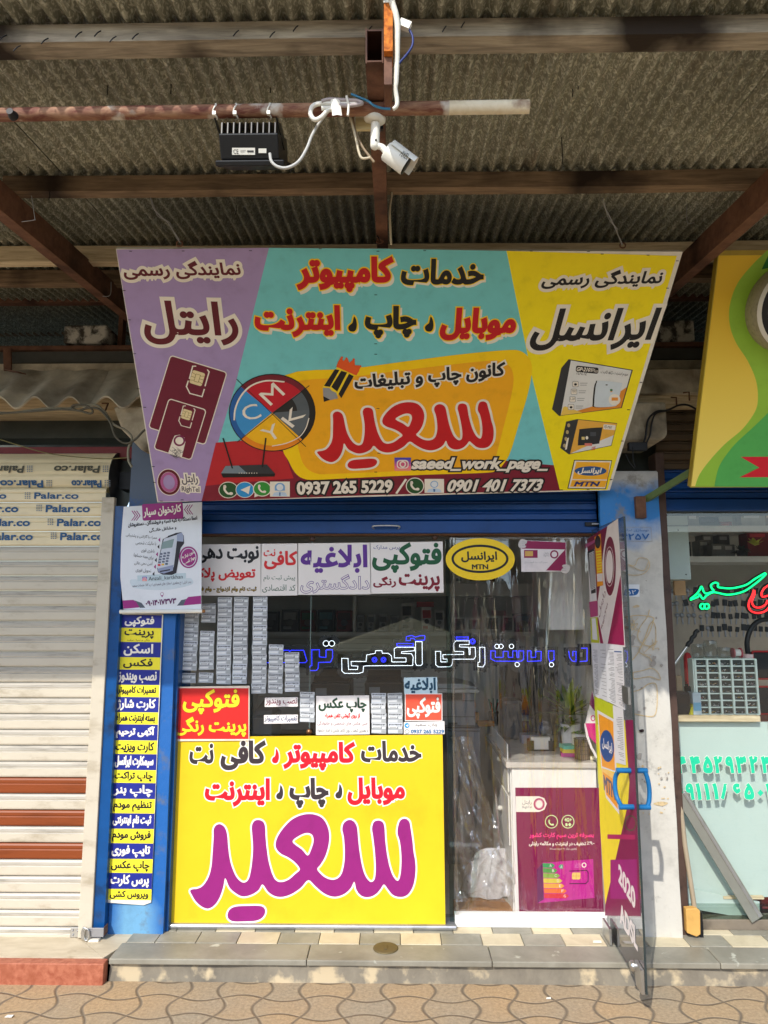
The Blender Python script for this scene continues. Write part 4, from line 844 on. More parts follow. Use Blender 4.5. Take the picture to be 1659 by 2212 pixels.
# the big flowing name, shared with the lower banner (outline in banner pixels)
NAME = [(1350, 600), (1353, 560), (1366, 525), (1392, 515), (1416, 532), (1425, 580), (1434, 640), (1440, 700), (1450, 760), (1451, 820), (1440, 890), (1415, 938), (1385, 957), (1350, 958), (1320, 945), (1295, 915), (1272, 888), (1252, 915), (1230, 940), (1200, 957), (1165, 960), (1135, 945), (1115, 915), (1104, 872), (1085, 907), (1055, 937), (1015, 955), (975, 956), (930, 937), (885, 900), (843, 864), (800, 907), (750, 941), (700, 958), (655, 955), (615, 930), (583, 888), (560, 920), (520, 946), (470, 956), (430, 937), (395, 905), (371, 852), (360, 900), (340, 960), (310, 1005), (275, 1025), (240, 1015), (205, 985), (182, 948), (172, 925), (185, 916), (215, 912), (245, 895), (275, 850), (292, 790), (300, 700), (305, 620), (306, 575), (320, 552), (345, 547), (370, 568), (382, 610), (388, 680), (400, 760), (425, 830), (450, 865), (475, 878), (500, 865), (515, 820), (525, 750), (529, 680), (525, 610), (522, 560), (535, 530), (560, 522), (585, 532), (597, 560), (600, 620), (608, 700), (620, 770), (640, 835), (660, 866), (690, 875), (730, 862), (768, 830), (795, 802), (770, 765), (730, 735), (690, 715), (665, 690), (657, 660), (668, 620), (700, 570), (750, 520), (810, 493), (870, 490), (920, 510), (950, 555), (962, 610), (956, 670), (938, 730), (912, 775), (893, 802), (920, 835), (950, 855), (985, 862), (1015, 850), (1035, 820), (1048, 760), (1050, 690), (1045, 620), (1036, 575), (1045, 540), (1072, 522), (1100, 530), (1118, 560), (1125, 620), (1132, 690), (1145, 770), (1162, 830), (1185, 866), (1205, 874), (1222, 850), (1226, 780), (1220, 690), (1210, 610), (1205, 570), (1215, 535), (1240, 525), (1265, 535), (1275, 565), (1280, 640), (1290, 720), (1305, 790), (1325, 843), (1350, 868), (1365, 840), (1372, 770), (1370, 700), (1362, 640)]
HOLE = [(753, 646), (790, 612), (832, 596), (864, 606), (873, 640), (862, 682), (840, 724), (806, 690)]
DOTS = [(432, 1014), (500, 1010), (562, 1010), (590, 1020), (598, 1045), (582, 1076), (545, 1094), (480, 1098), (420, 1098), (392, 1085), (384, 1060), (398, 1030)]
import numpy as np
pr = np.array([(1390, 515, 1430, 878), (1240, 525, 1305, 892), (1075, 522, 1180, 893), (562, 522, 785, 912), (345, 548, 612, 936), (275, 1025, 590, 1205), (850, 490, 985, 885), (1370, 958, 1395, 1137), (172, 925, 512, 1165), (490, 1055, 768, 1217)], float)
Af = np.linalg.lstsq(np.c_[pr[:, :2], np.ones(len(pr))], pr[:, 2:], rcond=None)[0]
zname = lambda x, y: z6(*[float(q) for q in np.array([x, y, 1]) @ Af])
sg.blob(zname, NAME, i_red, 3.6, 3, holes=[HOLE], grow=0.0105, glay=3.0, gmat=i_wht); sg.blob(zname, DOTS, i_red, 3.6, 3, grow=0.0105, glay=3.0, gmat=i_wht)
sg.text('saeed_work_page_', zD, 890, 988, 1187, 1020, i_wht, 4, bold=0.045, outs=[(i_blk, 0.10)], shear=0.18)
sg.text('0937 265 5229', zD, 641, 1038, 848, 1066, i_wht, 4, bold=0.05, outs=[(i_blk, 0.12)], slope=-5); sg.line(zD, [(857, 1064), (876, 1036)], 5, i_wht, 4)
sg.text('0901 401 7373', zD, 967, 1035, 1171, 1061, i_wht, 4, bold=0.05, outs=[(i_blk, 0.12)], slope=-2, shear=0.15)
sg.build('lettering', BIG)
# pencil with crown
i_or, i_gy = ink((232, 92, 36)), ink((150, 152, 156))
def PN(pts, m, l=4): sg.poly(z6, pts, m, l)
PN([(538, 800), (545, 882), (612, 856), (714, 740), (618, 690)], i_yel, 3.6)
PN([(545, 795), (605, 704), (630, 708), (578, 800)], i_blk); PN([(585, 800), (640, 712), (672, 722), (618, 826)], i_blk); PN([(625, 838), (682, 728), (708, 742), (640, 862)], i_blk)
PN([(540, 805), (575, 806), (588, 822), (612, 832), (622, 862), (580, 872), (542, 850)], i_gy, 4.4); PN([(541, 850), (580, 870), (545, 882)], i_blk, 4.8)
PN([(612, 690), (622, 664), (738, 712), (722, 738)], i_or, 4.3); PN([(622, 664), (640, 634), (650, 660), (672, 640), (684, 668), (712, 645), (714, 682), (748, 684), (735, 716)], i_or, 4.5)
for x, y in ((644, 640), (668, 645), (708, 650), (744, 688)): sg.ell(z6, x, y, 6, 6, i_or, 4.7, 12)
sg.build('pencil_emblem', BIG)
# four-colour wheel
cw = z5; CX5, CY5 = 1278, 1375
sg.ell(cw, CX5, CY5, 346, 310, i_blk, 4)
def wedge(a0, a1, rx, ry, m, l): sg.ell(cw, CX5, CY5, rx, ry, m, l, 20, 0, a0, a1)
DK = {'c': (34, 96, 168), 'm': (120, 30, 48), 'k': (34, 34, 36), 'y': (238, 140, 30)}; LT = {'c': (60, 150, 216), 'm': (196, 28, 48), 'k': (86, 96, 104), 'y': (250, 192, 30)}
for k_, a0, a1 in (('m', -137, -40), ('k', -40, 45), ('y', 45, 137), ('c', 137, 223)):
    wedge(a0, a1, 338, 302, ink(DK[k_]), 4.4); wedge(a0, a1, 296, 262, ink(LT[k_]), 4.8)
wedge(-5, 45, 296, 262, ink((92, 102, 110)), 4.95); wedge(-40, -5, 200, 176, ink((40, 42, 44)), 5.0); wedge(-5, 45, 150, 130, ink((62, 66, 70)), 5.05)
sg.line(cw, [(995, 1108), (1545, 1645)], 6, i_blk, 5.3); sg.line(cw, [(1572, 1160), (1000, 1608)], 6, i_blk, 5.3)
sg.line(cw, catmull([(975, 1430), (985, 1340), (1030, 1240), (1110, 1160), (1230, 1120), (1370, 1128)], 5), 13, i_wht, 5.5); sg.line(cw, catmull([(1280, 1640), (1390, 1618), (1490, 1570), (1545, 1500), (1570, 1420)], 5), 8, i_wht, 5.5)
def letter(ch, x, y, h, rot):
    L_ = h*0.55; sg.text(ch, cw, x-L_*cos(rot)*0.62, y-h/2, x+L_*cos(rot)*0.62, y+h/2, i_wht, 5.6, slope=2*L_*sin(rot)*0.62)
sg.text('M', cw, 1218, 1165, 1335, 1288, i_wht, 5.6, slope=-95); sg.text('C', cw, 1042, 1312, 1175, 1430, i_wht, 5.6, slope=-35); sg.text('K', cw, 1392, 1352, 1502, 1460, i_wht, 5.6, slope=-110); sg.text('Y', cw, 1212, 1480, 1335, 1590, i_wht, 5.6, slope=-60)
sg.build('colour_wheel', BIG)
# router
def RP(pts, m, l=4): sg.poly(z5, pts, m, l)
sg.line(z5, [(888, 1582), (960, 1815)], 12, i_blk, 5.2); sg.line(z5, [(1227, 1580), (1200, 1805)], 12, i_blk, 5.6)
RP([(905, 1800), (1235, 1788), (1302, 1862), (870, 1858)], ink((52, 56, 62)), 4.5); RP([(905, 1800), (1010, 1796), (1080, 1860), (870, 1858)], ink((120, 138, 150)), 4.8)
RP([(870, 1858), (1302, 1862), (1296, 1884), (885, 1892)], i_blk, 4.9)
for k in range(8): sg.ell(z5, 1015+k*20, 1856, 4, 4, i_wht, 5.3, 8)
sg.build('router_picture', BIG)
# SIM cards
rS = radians(17)
def simcard(x, y, w, h, chip, lay):
    sg.rrect(z5, x-w/2, y-h/2, x+w/2, y+h/2, 28, i_wht, lay, rS); sg.rrect(z5, x-w/2+8, y-h/2+8, x+w/2-8, y+h/2-8, 22, ink((110, 30, 54)), lay+0.35, rS)
    cx_, cy_, q = chip
    def R_(a, b): return (cx_+a*cos(rS)-b*sin(rS), cy_+a*sin(rS)+b*cos(rS))
    sg.line(z5, [R_(-58*q, 20*q), R_(-62*q, -80*q), R_(-40*q, -88*q)], 10*q, i_wht, lay+0.7); sg.line(z5, [R_(60*q, -86*q), R_(76*q, -76*q), R_(78*q, 40*q)], 10*q, i_wht, lay+0.7); sg.line(z5, [R_(80*q, 70*q), R_(80*q, 130*q), R_(-20*q, 134*q), R_(-62*q, 90*q), R_(-62*q, 44*q)], 10*q, i_wht, lay+0.7)
    a = R_(0, 0); sg.rrect(z5, a[0]-52*q, a[1]-54*q, a[0]+52*q, a[1]+54*q, 16*q, ink((226, 210, 164)), lay+0.7, rS)
    for k in (-0.45, 0.0, 0.45): sg.line(z5, [R_(-50*q, k*70*q), R_(-18*q, k*50*q)], 4*q, ink((140, 122, 70)), lay+0.95); sg.line(z5, [R_(50*q, k*70*q), R_(18*q, k*50*q)], 4*q, ink((140, 122, 70)), lay+0.95)
    sg.line(z5, [R_(-18*q, -30*q), R_(18*q, -30*q), R_(18*q, 30*q), R_(-18*q, 30*q)], 4*q, ink((140, 122, 70)), lay+0.95, True)
simcard(605, 1275, 478, 610, (680, 1100, 1.0), 2.2); sg.build('sim_card_picture', BIG)
simcard(543, 1508, 318, 425, (595, 1390, 0.72), 3.3)
sg.poly(z5, [(448, 1698), (485, 1590), (500, 1558), (540, 1550), (578, 1572), (586, 1610), (556, 1735)], i_wht, 4.4); sg.ring(z5, 538, 1598, 46, 44, 14, ink((120, 36, 84)), 4.7); sg.text('رایتل', z5, 478, 1650, 525, 1720, ink((80, 80, 84)), 4.7, slope=-40); sg.text('RighTel', z5, 500, 1668, 552, 1740, ink((110, 110, 112)), 4.7, slope=-60)
sg.build('sim_card_picture', BIG)
sg.ring(z5, 455, 1930, 94, 108, 44, i_wht, 2, 40, -0.2); sg.ring(z5, 455, 1930, 88, 102, 20, i_mar, 2.5, 40, -0.2); sg.ring(z5, 455, 1930, 68, 80, 22, ink((176, 96, 150)), 2.5, 40, -0.2)
sg.text('رایتل', z5, 555, 1865, 685, 1952, ink((100, 96, 104)), 3, bold=0.02, outs=[(i_wht, 0.12)]); sg.text('RighTel', z5, 556, 1965, 698, 2018, ink((100, 96, 104)), 3, bold=0.02, outs=[(i_wht, 0.16)], slope=6)
sg.build('round_logo', BIG)
# contact icons
i_gr, i_tb, i_wg = ink((36, 84, 46)), ink((46, 150, 216)), ink((52, 150, 60))
def phone(fr, x, y, r, m=i_wht, l=5): sg.line(fr, catmull([(x-r*0.45, y-r*0.5), (x-r*0.42, y-r*0.05), (x-r*0.05, y+r*0.4), (x+r*0.45, y+r*0.5)], 4), r*0.28, m, l); sg.ell(fr, x-r*0.4, y-r*0.42, r*0.2, r*0.26, m, l, 10); sg.ell(fr, x+r*0.4, y+r*0.44, r*0.26, r*0.2, m, l, 10)
sg.ell(z5, 928, 1992, 78, 66, i_wht, 3); sg.ell(z5, 928, 1992, 72, 60, i_gr, 3.5); phone(z5, 925, 1992, 62)
sg.ell(z5, 1060, 1990, 74, 64, i_wht, 3.6); sg.ell(z5, 1060, 1990, 69, 59, i_tb, 4); sg.poly(z5, [(1025, 1990), (1105, 1955), (1090, 2025), (1065, 2008)], i_wht, 5)
sg.ell(z5, 1198, 1982, 74, 62, i_wht, 4.2); sg.poly(z5, [(1135, 2050), (1140, 2000), (1180, 2035)], i_wht, 4.2); sg.ell(z5, 1198, 1982, 66, 54, i_wg, 4.6); phone(z5, 1196, 1982, 52)
def bust(fr, x0, y0, x1, y1, lady):
    m = ink((120, 170, 220)); sg.rect(fr, x0, y0, x1, y1, i_wht, 4.8); cx_ = (x0+x1)/2; w_ = x1-x0; h_ = y1-y0
    if lady: sg.ell(fr, cx_, y0+h_*0.36, w_*0.26, h_*0.28, m, 5.1, 20); sg.rect(fr, cx_-w_*0.26, y0+h_*0.36, cx_+w_*0.26, y0+h_*0.6, m, 5.1)
    sg.ell(fr, cx_, y0+h_*0.38, w_*0.17, h_*0.22, ink((224, 232, 240)), 5.5, 20); sg.ring(fr, cx_, y0+h_*0.38, w_*0.2, h_*0.25, 4, m, 5.6)
    sg.poly(fr, [(cx_-w_*0.38, y1-4), (cx_-w_*0.3, y0+h_*0.74), (cx_, y0+h_*0.66), (cx_+w_*0.3, y0+h_*0.74), (cx_+w_*0.38, y1-4)], ink((190, 214, 238)), 5.3); sg.poly(fr, [(cx_-6, y0+h_*0.72), (cx_+6, y0+h_*0.72), (cx_+4, y1-6), (cx_-4, y1-6)], ink((60, 110, 170)), 5.7)
bust(z5, 1260, 1924, 1418, 2044, True)
sg.build('contact_icons', BIG)
sg.ell(z6, 1042, 1341, 50, 46, i_wht, 3); sg.ell(z6, 1042, 1341, 45, 41, i_gr, 3.5); phone(z6, 1040, 1340, 40); bust(z6, 1094, 1302, 1200, 1378, False)
def insta(fr, x0, y0, x1, y1, l):
    sg_ = sg; cx_, cy_ = (x0+x1)/2, (y0+y1)/2; w_ = x1-x0; n_ = 8
    for k in range(n_):
        t = k/(n_-1); c_ = (int(70+170*min(1, t*1.4)), int(70+60*t*t+20*t), int(190-60*t)); sg_.rect(fr, x0+w_*k/n_*0, y0+(y1-y0)*k/n_, x1, y0+(y1-y0)*(k+1)/n_, ink(c_), l)
    sg_.rrect(fr, x0+w_*0.14, y0+w_*0.14, x1-w_*0.14, y1-w_*0.14, w_*0.2, i_wht, l+0.3); sg_.rrect(fr, x0+w_*0.2, y0+w_*0.2, x1-w_*0.2, y1-w_*0.2, w_*0.16, ink((212, 92, 130)), l+0.6); sg_.ring(fr, cx_, cy_, w_*0.2, w_*0.2, w_*0.08, i_wht, l+0.9); sg_.ell(fr, cx_+w_*0.2, cy_-w_*0.2, w_*0.045, w_*0.045, i_wht, l+0.9, 8)
sg.build('contact_icons', BIG)
insta(z6, 930, 1186, 1020, 1258, 4)
sg.build('photo_app_icon', BIG)
# modem boxes
def box1(Pf, pts, m, l): sg.poly(Pf, pts, m, l)
i_dk, i_lg, i_o = ink((52, 54, 58)), ink((222, 224, 224)), ink((222, 140, 44))
box1(z7, [(590, 968), (1112, 1055), (1022, 1365), (512, 1430), (455, 1375), (530, 1040)], i_dk, 2); box1(z7, [(608, 978), (1100, 1060), (1015, 1360), (525, 1425)], i_lg, 2.5); box1(z7, [(525, 1425), (1015, 1360), (1062, 1195), (860, 1330)], i_o, 2.8); box1(z7, [(525, 1425), (700, 1402), (560, 1350), (545, 1360)], ink((236, 200, 90)), 2.8)
sg.rrect(z7, 648, 1028, 832, 1078, 14, i_blk, 3, 0.1); sg.text('GP-2101', z7, 655, 1035, 778, 1066, i_wht, 3.5, slope=8, bold=0.04); sg.text('Plus', z7, 782, 1046, 828, 1074, i_wht, 3.5, slope=5); sg.text('TD-LTE', z7, 650, 1070, 738, 1094, i_blk, 3.5, slope=8); sg.text('مودم اینترنت', z7, 955, 1072, 1070, 1106, i_blk, 3.5, slope=14); sg.text('4G', z7, 912, 1068, 946, 1090, i_blk, 3.5); sg.text('ثابت', z7, 852, 1058, 905, 1088, i_blk, 3.5, slope=6)
sg.blob(z7, [(830, 1142), (1000, 1158), (1022, 1180), (985, 1320), (960, 1350), (800, 1358), (785, 1320), (795, 1200), (810, 1155)], i_blk, 3, 4); sg.blob(z7, [(836, 1142), (1000, 1158), (1022, 1180), (985, 1320), (960, 1350), (812, 1356), (798, 1320), (808, 1200), (820, 1155)], ink((206, 218, 228)), 3.4, 4)
sg.rect(z7, 890, 1172, 906, 1180, i_blk, 3.8); sg.ell(z7, 936, 1218, 12, 9, ink((60, 120, 60)), 3.8, 12); sg.rect(z7, 926, 1228, 946, 1234, i_o, 3.8); sg.ell(z7, 962, 1296, 48, 46, i_wht, 3.9); sg.rect(z7, 938, 1278, 990, 1304, ink((230, 150, 60)), 4.2)
for k, s_ in enumerate(('', 'TDD', '1.20', '')):
    y = 1150+k*62; x = 625-k*12; sg.rrect(z7, x-6, y-4, x+46, y+44, 10, i_gy, 3); sg.rrect(z7, x-2, y, x+42, y+40, 8, i_wht, 3.3)
    if s_: sg.text(s_, z7, x+2, y+6, x+38, y+24, i_blk, 3.7)
    else: sg.ell(z7, x+20, y+22, 12, 10, i_blk, 3.7, 12)
    for q in (10, 26): sg.rect(z7, x+58, y+q, x+118-6*(q > 20), y+q+5, i_gy, 3)
sg.build('modem_box_picture', BIG)
box1(z7, [(660, 1455), (985, 1488), (938, 1672), (592, 1742), (522, 1690), (570, 1475)], i_dk, 2); box1(z7, [(668, 1460), (982, 1492), (934, 1668), (602, 1735)], ink((232, 176, 70)), 2.5); box1(z7, [(602, 1735), (934, 1668), (955, 1585), (700, 1690)], i_lg, 2.8)
sg.blob(z7, [(690, 1535), (850, 1522), (862, 1535), (840, 1640), (825, 1655), (680, 1668), (665, 1655), (676, 1550)], ink((40, 44, 50)), 3, 4); sg.rect(z7, 695, 1598, 720, 1622, ink((220, 200, 130)), 3.5); sg.ell(z7, 738, 1606, 11, 14, i_wht, 3.5, 12); sg.rect(z7, 765, 1560, 812, 1592, ink((70, 76, 84)), 3.5)
sg.rrect(z7, 872, 1500, 970, 1540, 8, i_wht, 3, 0.08); sg.text('FD-M60', z7, 880, 1508, 940, 1530, i_blk, 3.5, slope=5); sg.rect(z7, 720, 1650, 780, 1672, ink((214, 120, 110)), 3.5); sg.line(z7, [(778, 1708), (782, 1682)], 5, i_red, 3.5); sg.line(z7, [(790, 1706), (794, 1680)], 5, i_red, 3.5); sg.line(z7, [(800, 1704), (804, 1676)], 5, i_red, 3.5)
for k in range(4): sg.ell(z7, 590-14*k*0.8, 1505+55*k, 12, 16, ink((190, 170, 120)), 3, 12)
sg.poly(z7, [(575, 1612), (592, 1604), (575, 1700), (560, 1704)], i_wht, 3)
sg.build('modem_box_picture', BIG)
sg.poly(z7, [(634, 1786), (944, 1790), (892, 2024), (580, 2020)], i_blk, 2); sg.poly(z7, [(640, 1792), (938, 1796), (887, 2018), (588, 2014)], i_wht, 2.3); sg.poly(z7, [(652, 1802), (926, 1806), (905, 1946), (620, 1942)], ink((246, 180, 40)), 2.6); sg.poly(z7, [(618, 1950), (903, 1954), (884, 2008), (600, 2004)], ink((246, 180, 40)), 2.6)
sg.ell(z7, 768, 1876, 130, 38, ink((40, 84, 140)), 3); sg.text('ایرانسل', z7, 665, 1850, 855, 1904, i_wht, 3.5, bold=0.04); sg.text('MTN', z7, 640, 1962, 838, 2000, ink((40, 50, 110)), 3.3, bold=0.09, shear=0.2)
sg.build('network_logo', BIG)

# ------------------------------------------------------------------ right-hand yellow and green box sign
bl_ = PY(1491, 1053, -0.40); tl_ = PX(1552, 541, bl_.x)
e2 = (tl_-bl_).normalized(); nR = Vector((1, 0, 0)).cross(e2); nR = nR if nR.dot(CAM-bl_) > 0 else -nR
RS = thing('box_sign', 'yellow and green box sign with a round logo cut off by the right edge', 'sign', bl_+Vector((0.5, 0, 0)))
sr = Sheet(bl_, nR)
Vb = [(0, 0), (1.9, 0), (1.9, (tl_-bl_).length), (0, (tl_-bl_).length)]
mb = MB(); f = [sr.w(a, b, 0) for a, b in Vb]; bk = [p-sr.n*0.035 for p in f]; mb.add(f+bk, [(0, 1, 2, 3), (7, 6, 5, 4)]+[(i+4, (i+1) % 4+4, (i+1) % 4, i) for i in range(4)], M('sign_edge', (170, 146, 50), 0.5)); mb.build('panel', RS)
H_ = (tl_-bl_).length
def grad_sheet(name, a, b_, z0, z1):
    m = bpy.data.materials.new(name); n, bs, N, L = nodes_of(m); tc = N('ShaderNodeTexCoord'); sp = N('ShaderNodeSeparateXYZ'); L(tc.outputs['Object'], sp.inputs[0]); mr = N('ShaderNodeMapRange'); mr.inputs['From Min'].default_value = z0; mr.inputs['From Max'].default_value = z1; L(sp.outputs['Z'], mr.inputs['Value']); mx = N('ShaderNodeMix'); mx.data_type = 'RGBA'; mx.inputs['A'].default_value = (*lin(a), 1); mx.inputs['B'].default_value = (*lin(b_), 1); L(mr.outputs[0], mx.inputs['Factor']); L(mx.outputs['Result'], bs.inputs['Base Color']); bs.inputs['Roughness'].default_value = 0.4; return m
sr.polyl([(0.004, 0.006), (1.9, 0.006), (1.9, H_-0.02), (0.004, H_-0.02)], grad_sheet('yellow_print', (246, 222, 110), (232, 190, 10), 0, H_*0.75), 0.6)
c1 = catmull([(825, 200), (700, 320), (580, 470), (520, 640), (520, 800), (570, 940), (660, 1080), (725, 1230), (742, 1370), (720, 1480), (620, 1620), (480, 1740), (360, 1870), (280, 1980), (245, 2075)], 5)
sr.poly(zq, list(c1)+[(1200, 2080), (1200, 205)], ink((150, 196, 62)), 1)
c2 = catmull([(900, 1390), (822, 1490), (700, 1610), (560, 1740), (460, 1870), (420, 1960), (398, 2075)], 5)
sr.poly(zq, list(c2)+[(1200, 2080), (1200, 1390)], ink((84, 176, 86)), 1.5); sr.poly(zq, [(822, 250), (770, 360), (900, 330), (900, 200)], ink((40, 120, 50)), 1.5)
sr.poly(zq, [(605, 1840), (1100, 1838), (1100, 1998), (595, 2002), (752, 1925)], ink((214, 26, 48)), 2)
sr.build('printed_sheet', RS)
C0 = sr.P(*zq(950, 700)); lp = MB()
rad = abs(sr.P(*zq(600, 700))[0]-C0[0])
for nm, r0, h0, h1, m_ in (('logo_drum', rad, 0.0, 0.10, M('drum_side', (150, 146, 116), 0.6, var=0.15, vs=60)), ('logo_ring', rad*0.985, 0.1005, 0.106, m_white_pl)):
    mb = MB(); mb.lathe(sr.w(C0[0]+0.02, C0[1]+0.02, 0), [(r0, h0), (r0, h1), (0.0, h1)], m_, 56, sr.n); mb.build(nm, RS)
sr2 = Sheet(sr.w(C0[0]+0.02, C0[1]+0.02, 0.1075), sr.n)
def circ(r): return [(r*cos(2*pi*i/56), r*sin(2*pi*i/56)) for i in range(56)]
sr2.polyl(circ(rad*0.90), i_blk, 0.3); sr2.polyl(circ(rad*0.76), m_white_pl, 1); sr2.build('logo_face', RS)
mb = MB(); mb.beam(PY(1360, 1100, -0.02), PY(1500, 1015, -0.3), 0.02, 0.03, M('green_bar', (96, 116, 66), 0.5)); tag(mb.build('support_bar'), 'pale green bar propping the yellow and green sign', 'bar')
mb = MB(); a = PY(1370, 1095, -0.1); mb.box((a.x, -0.13, a.z-0.06), (a.x+0.05, -0.07, a.z+0.05), m_rust); tag(mb.build('rusty_plate', bevel=0.003), 'rusty plate at the foot of the pale green bar', 'plate')

# ------------------------------------------------------------------ hanging poster for the card reader
i_pp, i_ink, i_mg = ink((222, 226, 230)), ink((36, 34, 44)), ink((150, 36, 120))
YPo = -0.155
PO = thing('roller_poster', 'white and purple hanging poster with a card reader on it', 'poster', PY(350, 1325, YPo)); so_ = Sheet((0, YPo, 0), (0, -1, 0))
so_.slab(zp, [(62, 185), (1415, 105), (1405, 1960), (60, 1960), (5, 1400), (20, 700)], 0.002, M('poster_paper', (220, 224, 230), 0.4, var=0.06, vs=5)).build('poster_sheet', PO)
so_.rrect(zp, 385, 125, 1092, 410, 30, i_mg, 1, -0.05); so_.text('کارتخوان سیار', zp, 405, 175, 1060, 345, i_wht, 2, bold=0.03, slope=-75)
for x, s_ in ((210, 1), (250, 1), (290, 1), (1250, -1), (1210, -1), (1170, -1)):
    y = 340 if s_ > 0 else 235
    so_.line(zp, [(x, y-80), (x+55*s_, y), (x-5*s_, y+80)], 14, i_mg if x % 20 else i_ink, 1)
T_ = so_.text
T_('اعطا دستگاه به کلیه کسبه و فروشندگان ، دستفروشان', zp, 140, 395, 1335, 490, i_ink, 2, bold=0.03, slope=-125); T_('و مشاغل خانــگی', zp, 505, 530, 975, 610, i_ink, 2, bold=0.03, slope=-55)
for k, (st, x0, x1, y) in enumerate((('همراه با گارانتی و پشتیبانی', 105, 640, 700), ('با مالیکت شخصی', 275, 625, 820), ('باطری قوی', 370, 600, 950), ('برای همه حسابها', 240, 580, 1050), ('آنتن دهی عالی', 250, 565, 1165), ('تحویل فوری', 275, 540, 1290))):
    T_(st, zp, x0, y-38, x1, y+38, i_ink, 2, slope=55 if k in (0, 3) else 20); so_.poly(zp, [(x1+20, y+60), (x1+58, y+15), (x1+55, y+95)], i_mg if k % 2 == 0 else i_ink, 2)
so_.build('lettering', PO)
so_.poly(zp, [(740, 745), (960, 640), (1060, 625), (1105, 690), (1110, 820), (1050, 900), (975, 1330), (900, 1365), (740, 1360), (660, 1320), (640, 1250)], i_ink, 2); so_.poly(zp, [(760, 740), (1000, 665), (930, 1230), (700, 1275), (640, 1245)], ink((196, 202, 214)), 2.5); so_.poly(zp, [(985, 660), (1070, 630), (1100, 700), (1095, 790), (985, 780)], ink((150, 160, 186)), 2.6)
so_.poly(zp, [(740, 795), (940, 738), (905, 890), (708, 918)], ink((130, 152, 152)), 3); so_.poly(zp, [(830, 690), (930, 655), (920, 690), (820, 725)], i_ink, 3); so_.poly(zp, [(645, 1258), (930, 1190), (915, 1290), (760, 1340), (670, 1320)], ink((140, 150, 180)), 2.8); so_.poly(zp, [(680, 1298), (870, 1262), (865, 1285), (700, 1315)], i_ink, 3.2)
for r in range(5):
    for c_ in range(3): so_.rrect(zp, 690+c_*64-r*9, 985+r*48-c_*10, 738+c_*64-r*9, 1018+r*48-c_*10, 10, ink((96, 104, 126)) if r < 4 else ink(((206, 40, 50), (220, 180, 60), (70, 90, 110))[c_]), 3)
so_.ring(zp, 1185, 1060, 162, 188, 26, i_mg, 2); so_.ell(zp, 1185, 1060, 122, 148, i_mg, 2); T_('بدون نیاز به', zp, 1072, 985, 1285, 1050, i_wht, 3, slope=-105, bold=0.03); T_('جواز کسب', zp, 1105, 1080, 1300, 1150, i_wht, 3, slope=-110, bold=0.03)
so_.build('card_reader_picture', PO)
so_.blob(zp, [(200, 1440), (600, 1480), (1130, 1420), (1245, 1440), (1240, 1530), (900, 1610), (600, 1625), (300, 1600), (205, 1560)], ink((200, 212, 220)), 1, 4); so_.poly(zp, [(300, 1375), (1140, 1330), (1140, 1425), (620, 1480), (305, 1470)], ink((186, 204, 212)), 1.5)
T_('Anzali_kartkhan', zp, 495, 1378, 1085, 1455, i_ink, 3, slope=-38); T_('بندر انزلی / خ مطهری / مغازه های شهرداری / پ ۵۲ / خدمات سعید', zp, 215, 1492, 1230, 1560, ink((60, 30, 70)), 3, slope=-70)
_sg = sg; sg = so_; insta(zp, 388, 1395, 465, 1470, 2.5); sg = _sg
so_.ring(zp, 728, 1695, 30, 34, 6, i_mg, 2, 20); so_.poly(zp, [(705, 1715), (750, 1715), (730, 1752)], i_mg, 2); T_('۰۹۰۱۴۰۱۷۳۷۳', zp, 445, 1785, 975, 1880, ink((96, 30, 90)), 3, bold=0.05, slope=-50)
so_.poly(zp, [(45, 1805), (230, 1795), (280, 1830), (345, 1925), (62, 1950)], i_mg, 1); so_.poly(zp, [(240, 1800), (370, 1845), (440, 1930), (345, 1935), (280, 1830)], ink((84, 92, 104)), 1.3); so_.poly(zp, [(1400, 1722), (1180, 1745), (1140, 1790), (1095, 1892), (1402, 1865)], i_mg, 1); so_.poly(zp, [(1165, 1775), (1060, 1800), (985, 1895), (1095, 1892), (1140, 1790)], ink((84, 92, 104)), 1.3)
so_.build('lettering', PO)
a, b = PY(*zp(0, 2000), YPo), PY(*zp(1425, 1990), YPo); mb = MB(); mb.tube([a, b], 0.0105, m_white_pl, 12); mb.tube([b, b+Vector((0.012, 0, 0))], 0.008, m_card, 10); mb.build('bottom_rail', PO)

# ------------------------------------------------------------------ vertical list of services on the blue pillar
YSt = YF-0.009
ST = thing('services_sign', 'tall narrow sign of stacked blue and yellow rows on the blue pillar', 'sign', PY(285, 1950, YSt)); ss = Sheet((0, YSt, 0), (0, -1, 0))
ss.slab(zs, [(165, 90), (468, 95), (388, 1990), (340, 2008), (200, 1998), (94, 1990)], 0.004, M('sign_vinyl', (224, 220, 206), 0.5)).build('panel', ST)
rowsS = [(97, 183, 'فتوکپی'), (185, 275, 'پرینت'), (278, 375, 'اسکن'), (378, 455, 'فکس'), (460, 553, 'نصب ویندوز'), (560, 632, 'تعمیرات کامپیوتر'), (640, 733, 'کارت شارژ'), (740, 815, 'بسته اینترنت همراه'), (820, 917, 'آگهی ترحیم'), (925, 1010, 'کارت ویزیت'), (1015, 1110, 'سیمکارت ایرانسل'), (1120, 1200, 'چاپ تراکت'), (1205, 1303, 'چاپ بنر'), (1310, 1398, 'تنظیم مودم'), (1405, 1503, 'ثبت نام اینترنتی'), (1507, 1597, 'فروش مودم'), (1602, 1700, 'تایپ فوری'), (1705, 1793, 'چاپ عکس'), (1797, 1897, 'پرس کارت'), (1903, 1972, 'ویروس کشی')]
i_nv, i_ye2 = ink((30, 42, 136)), ink((240, 226, 52))
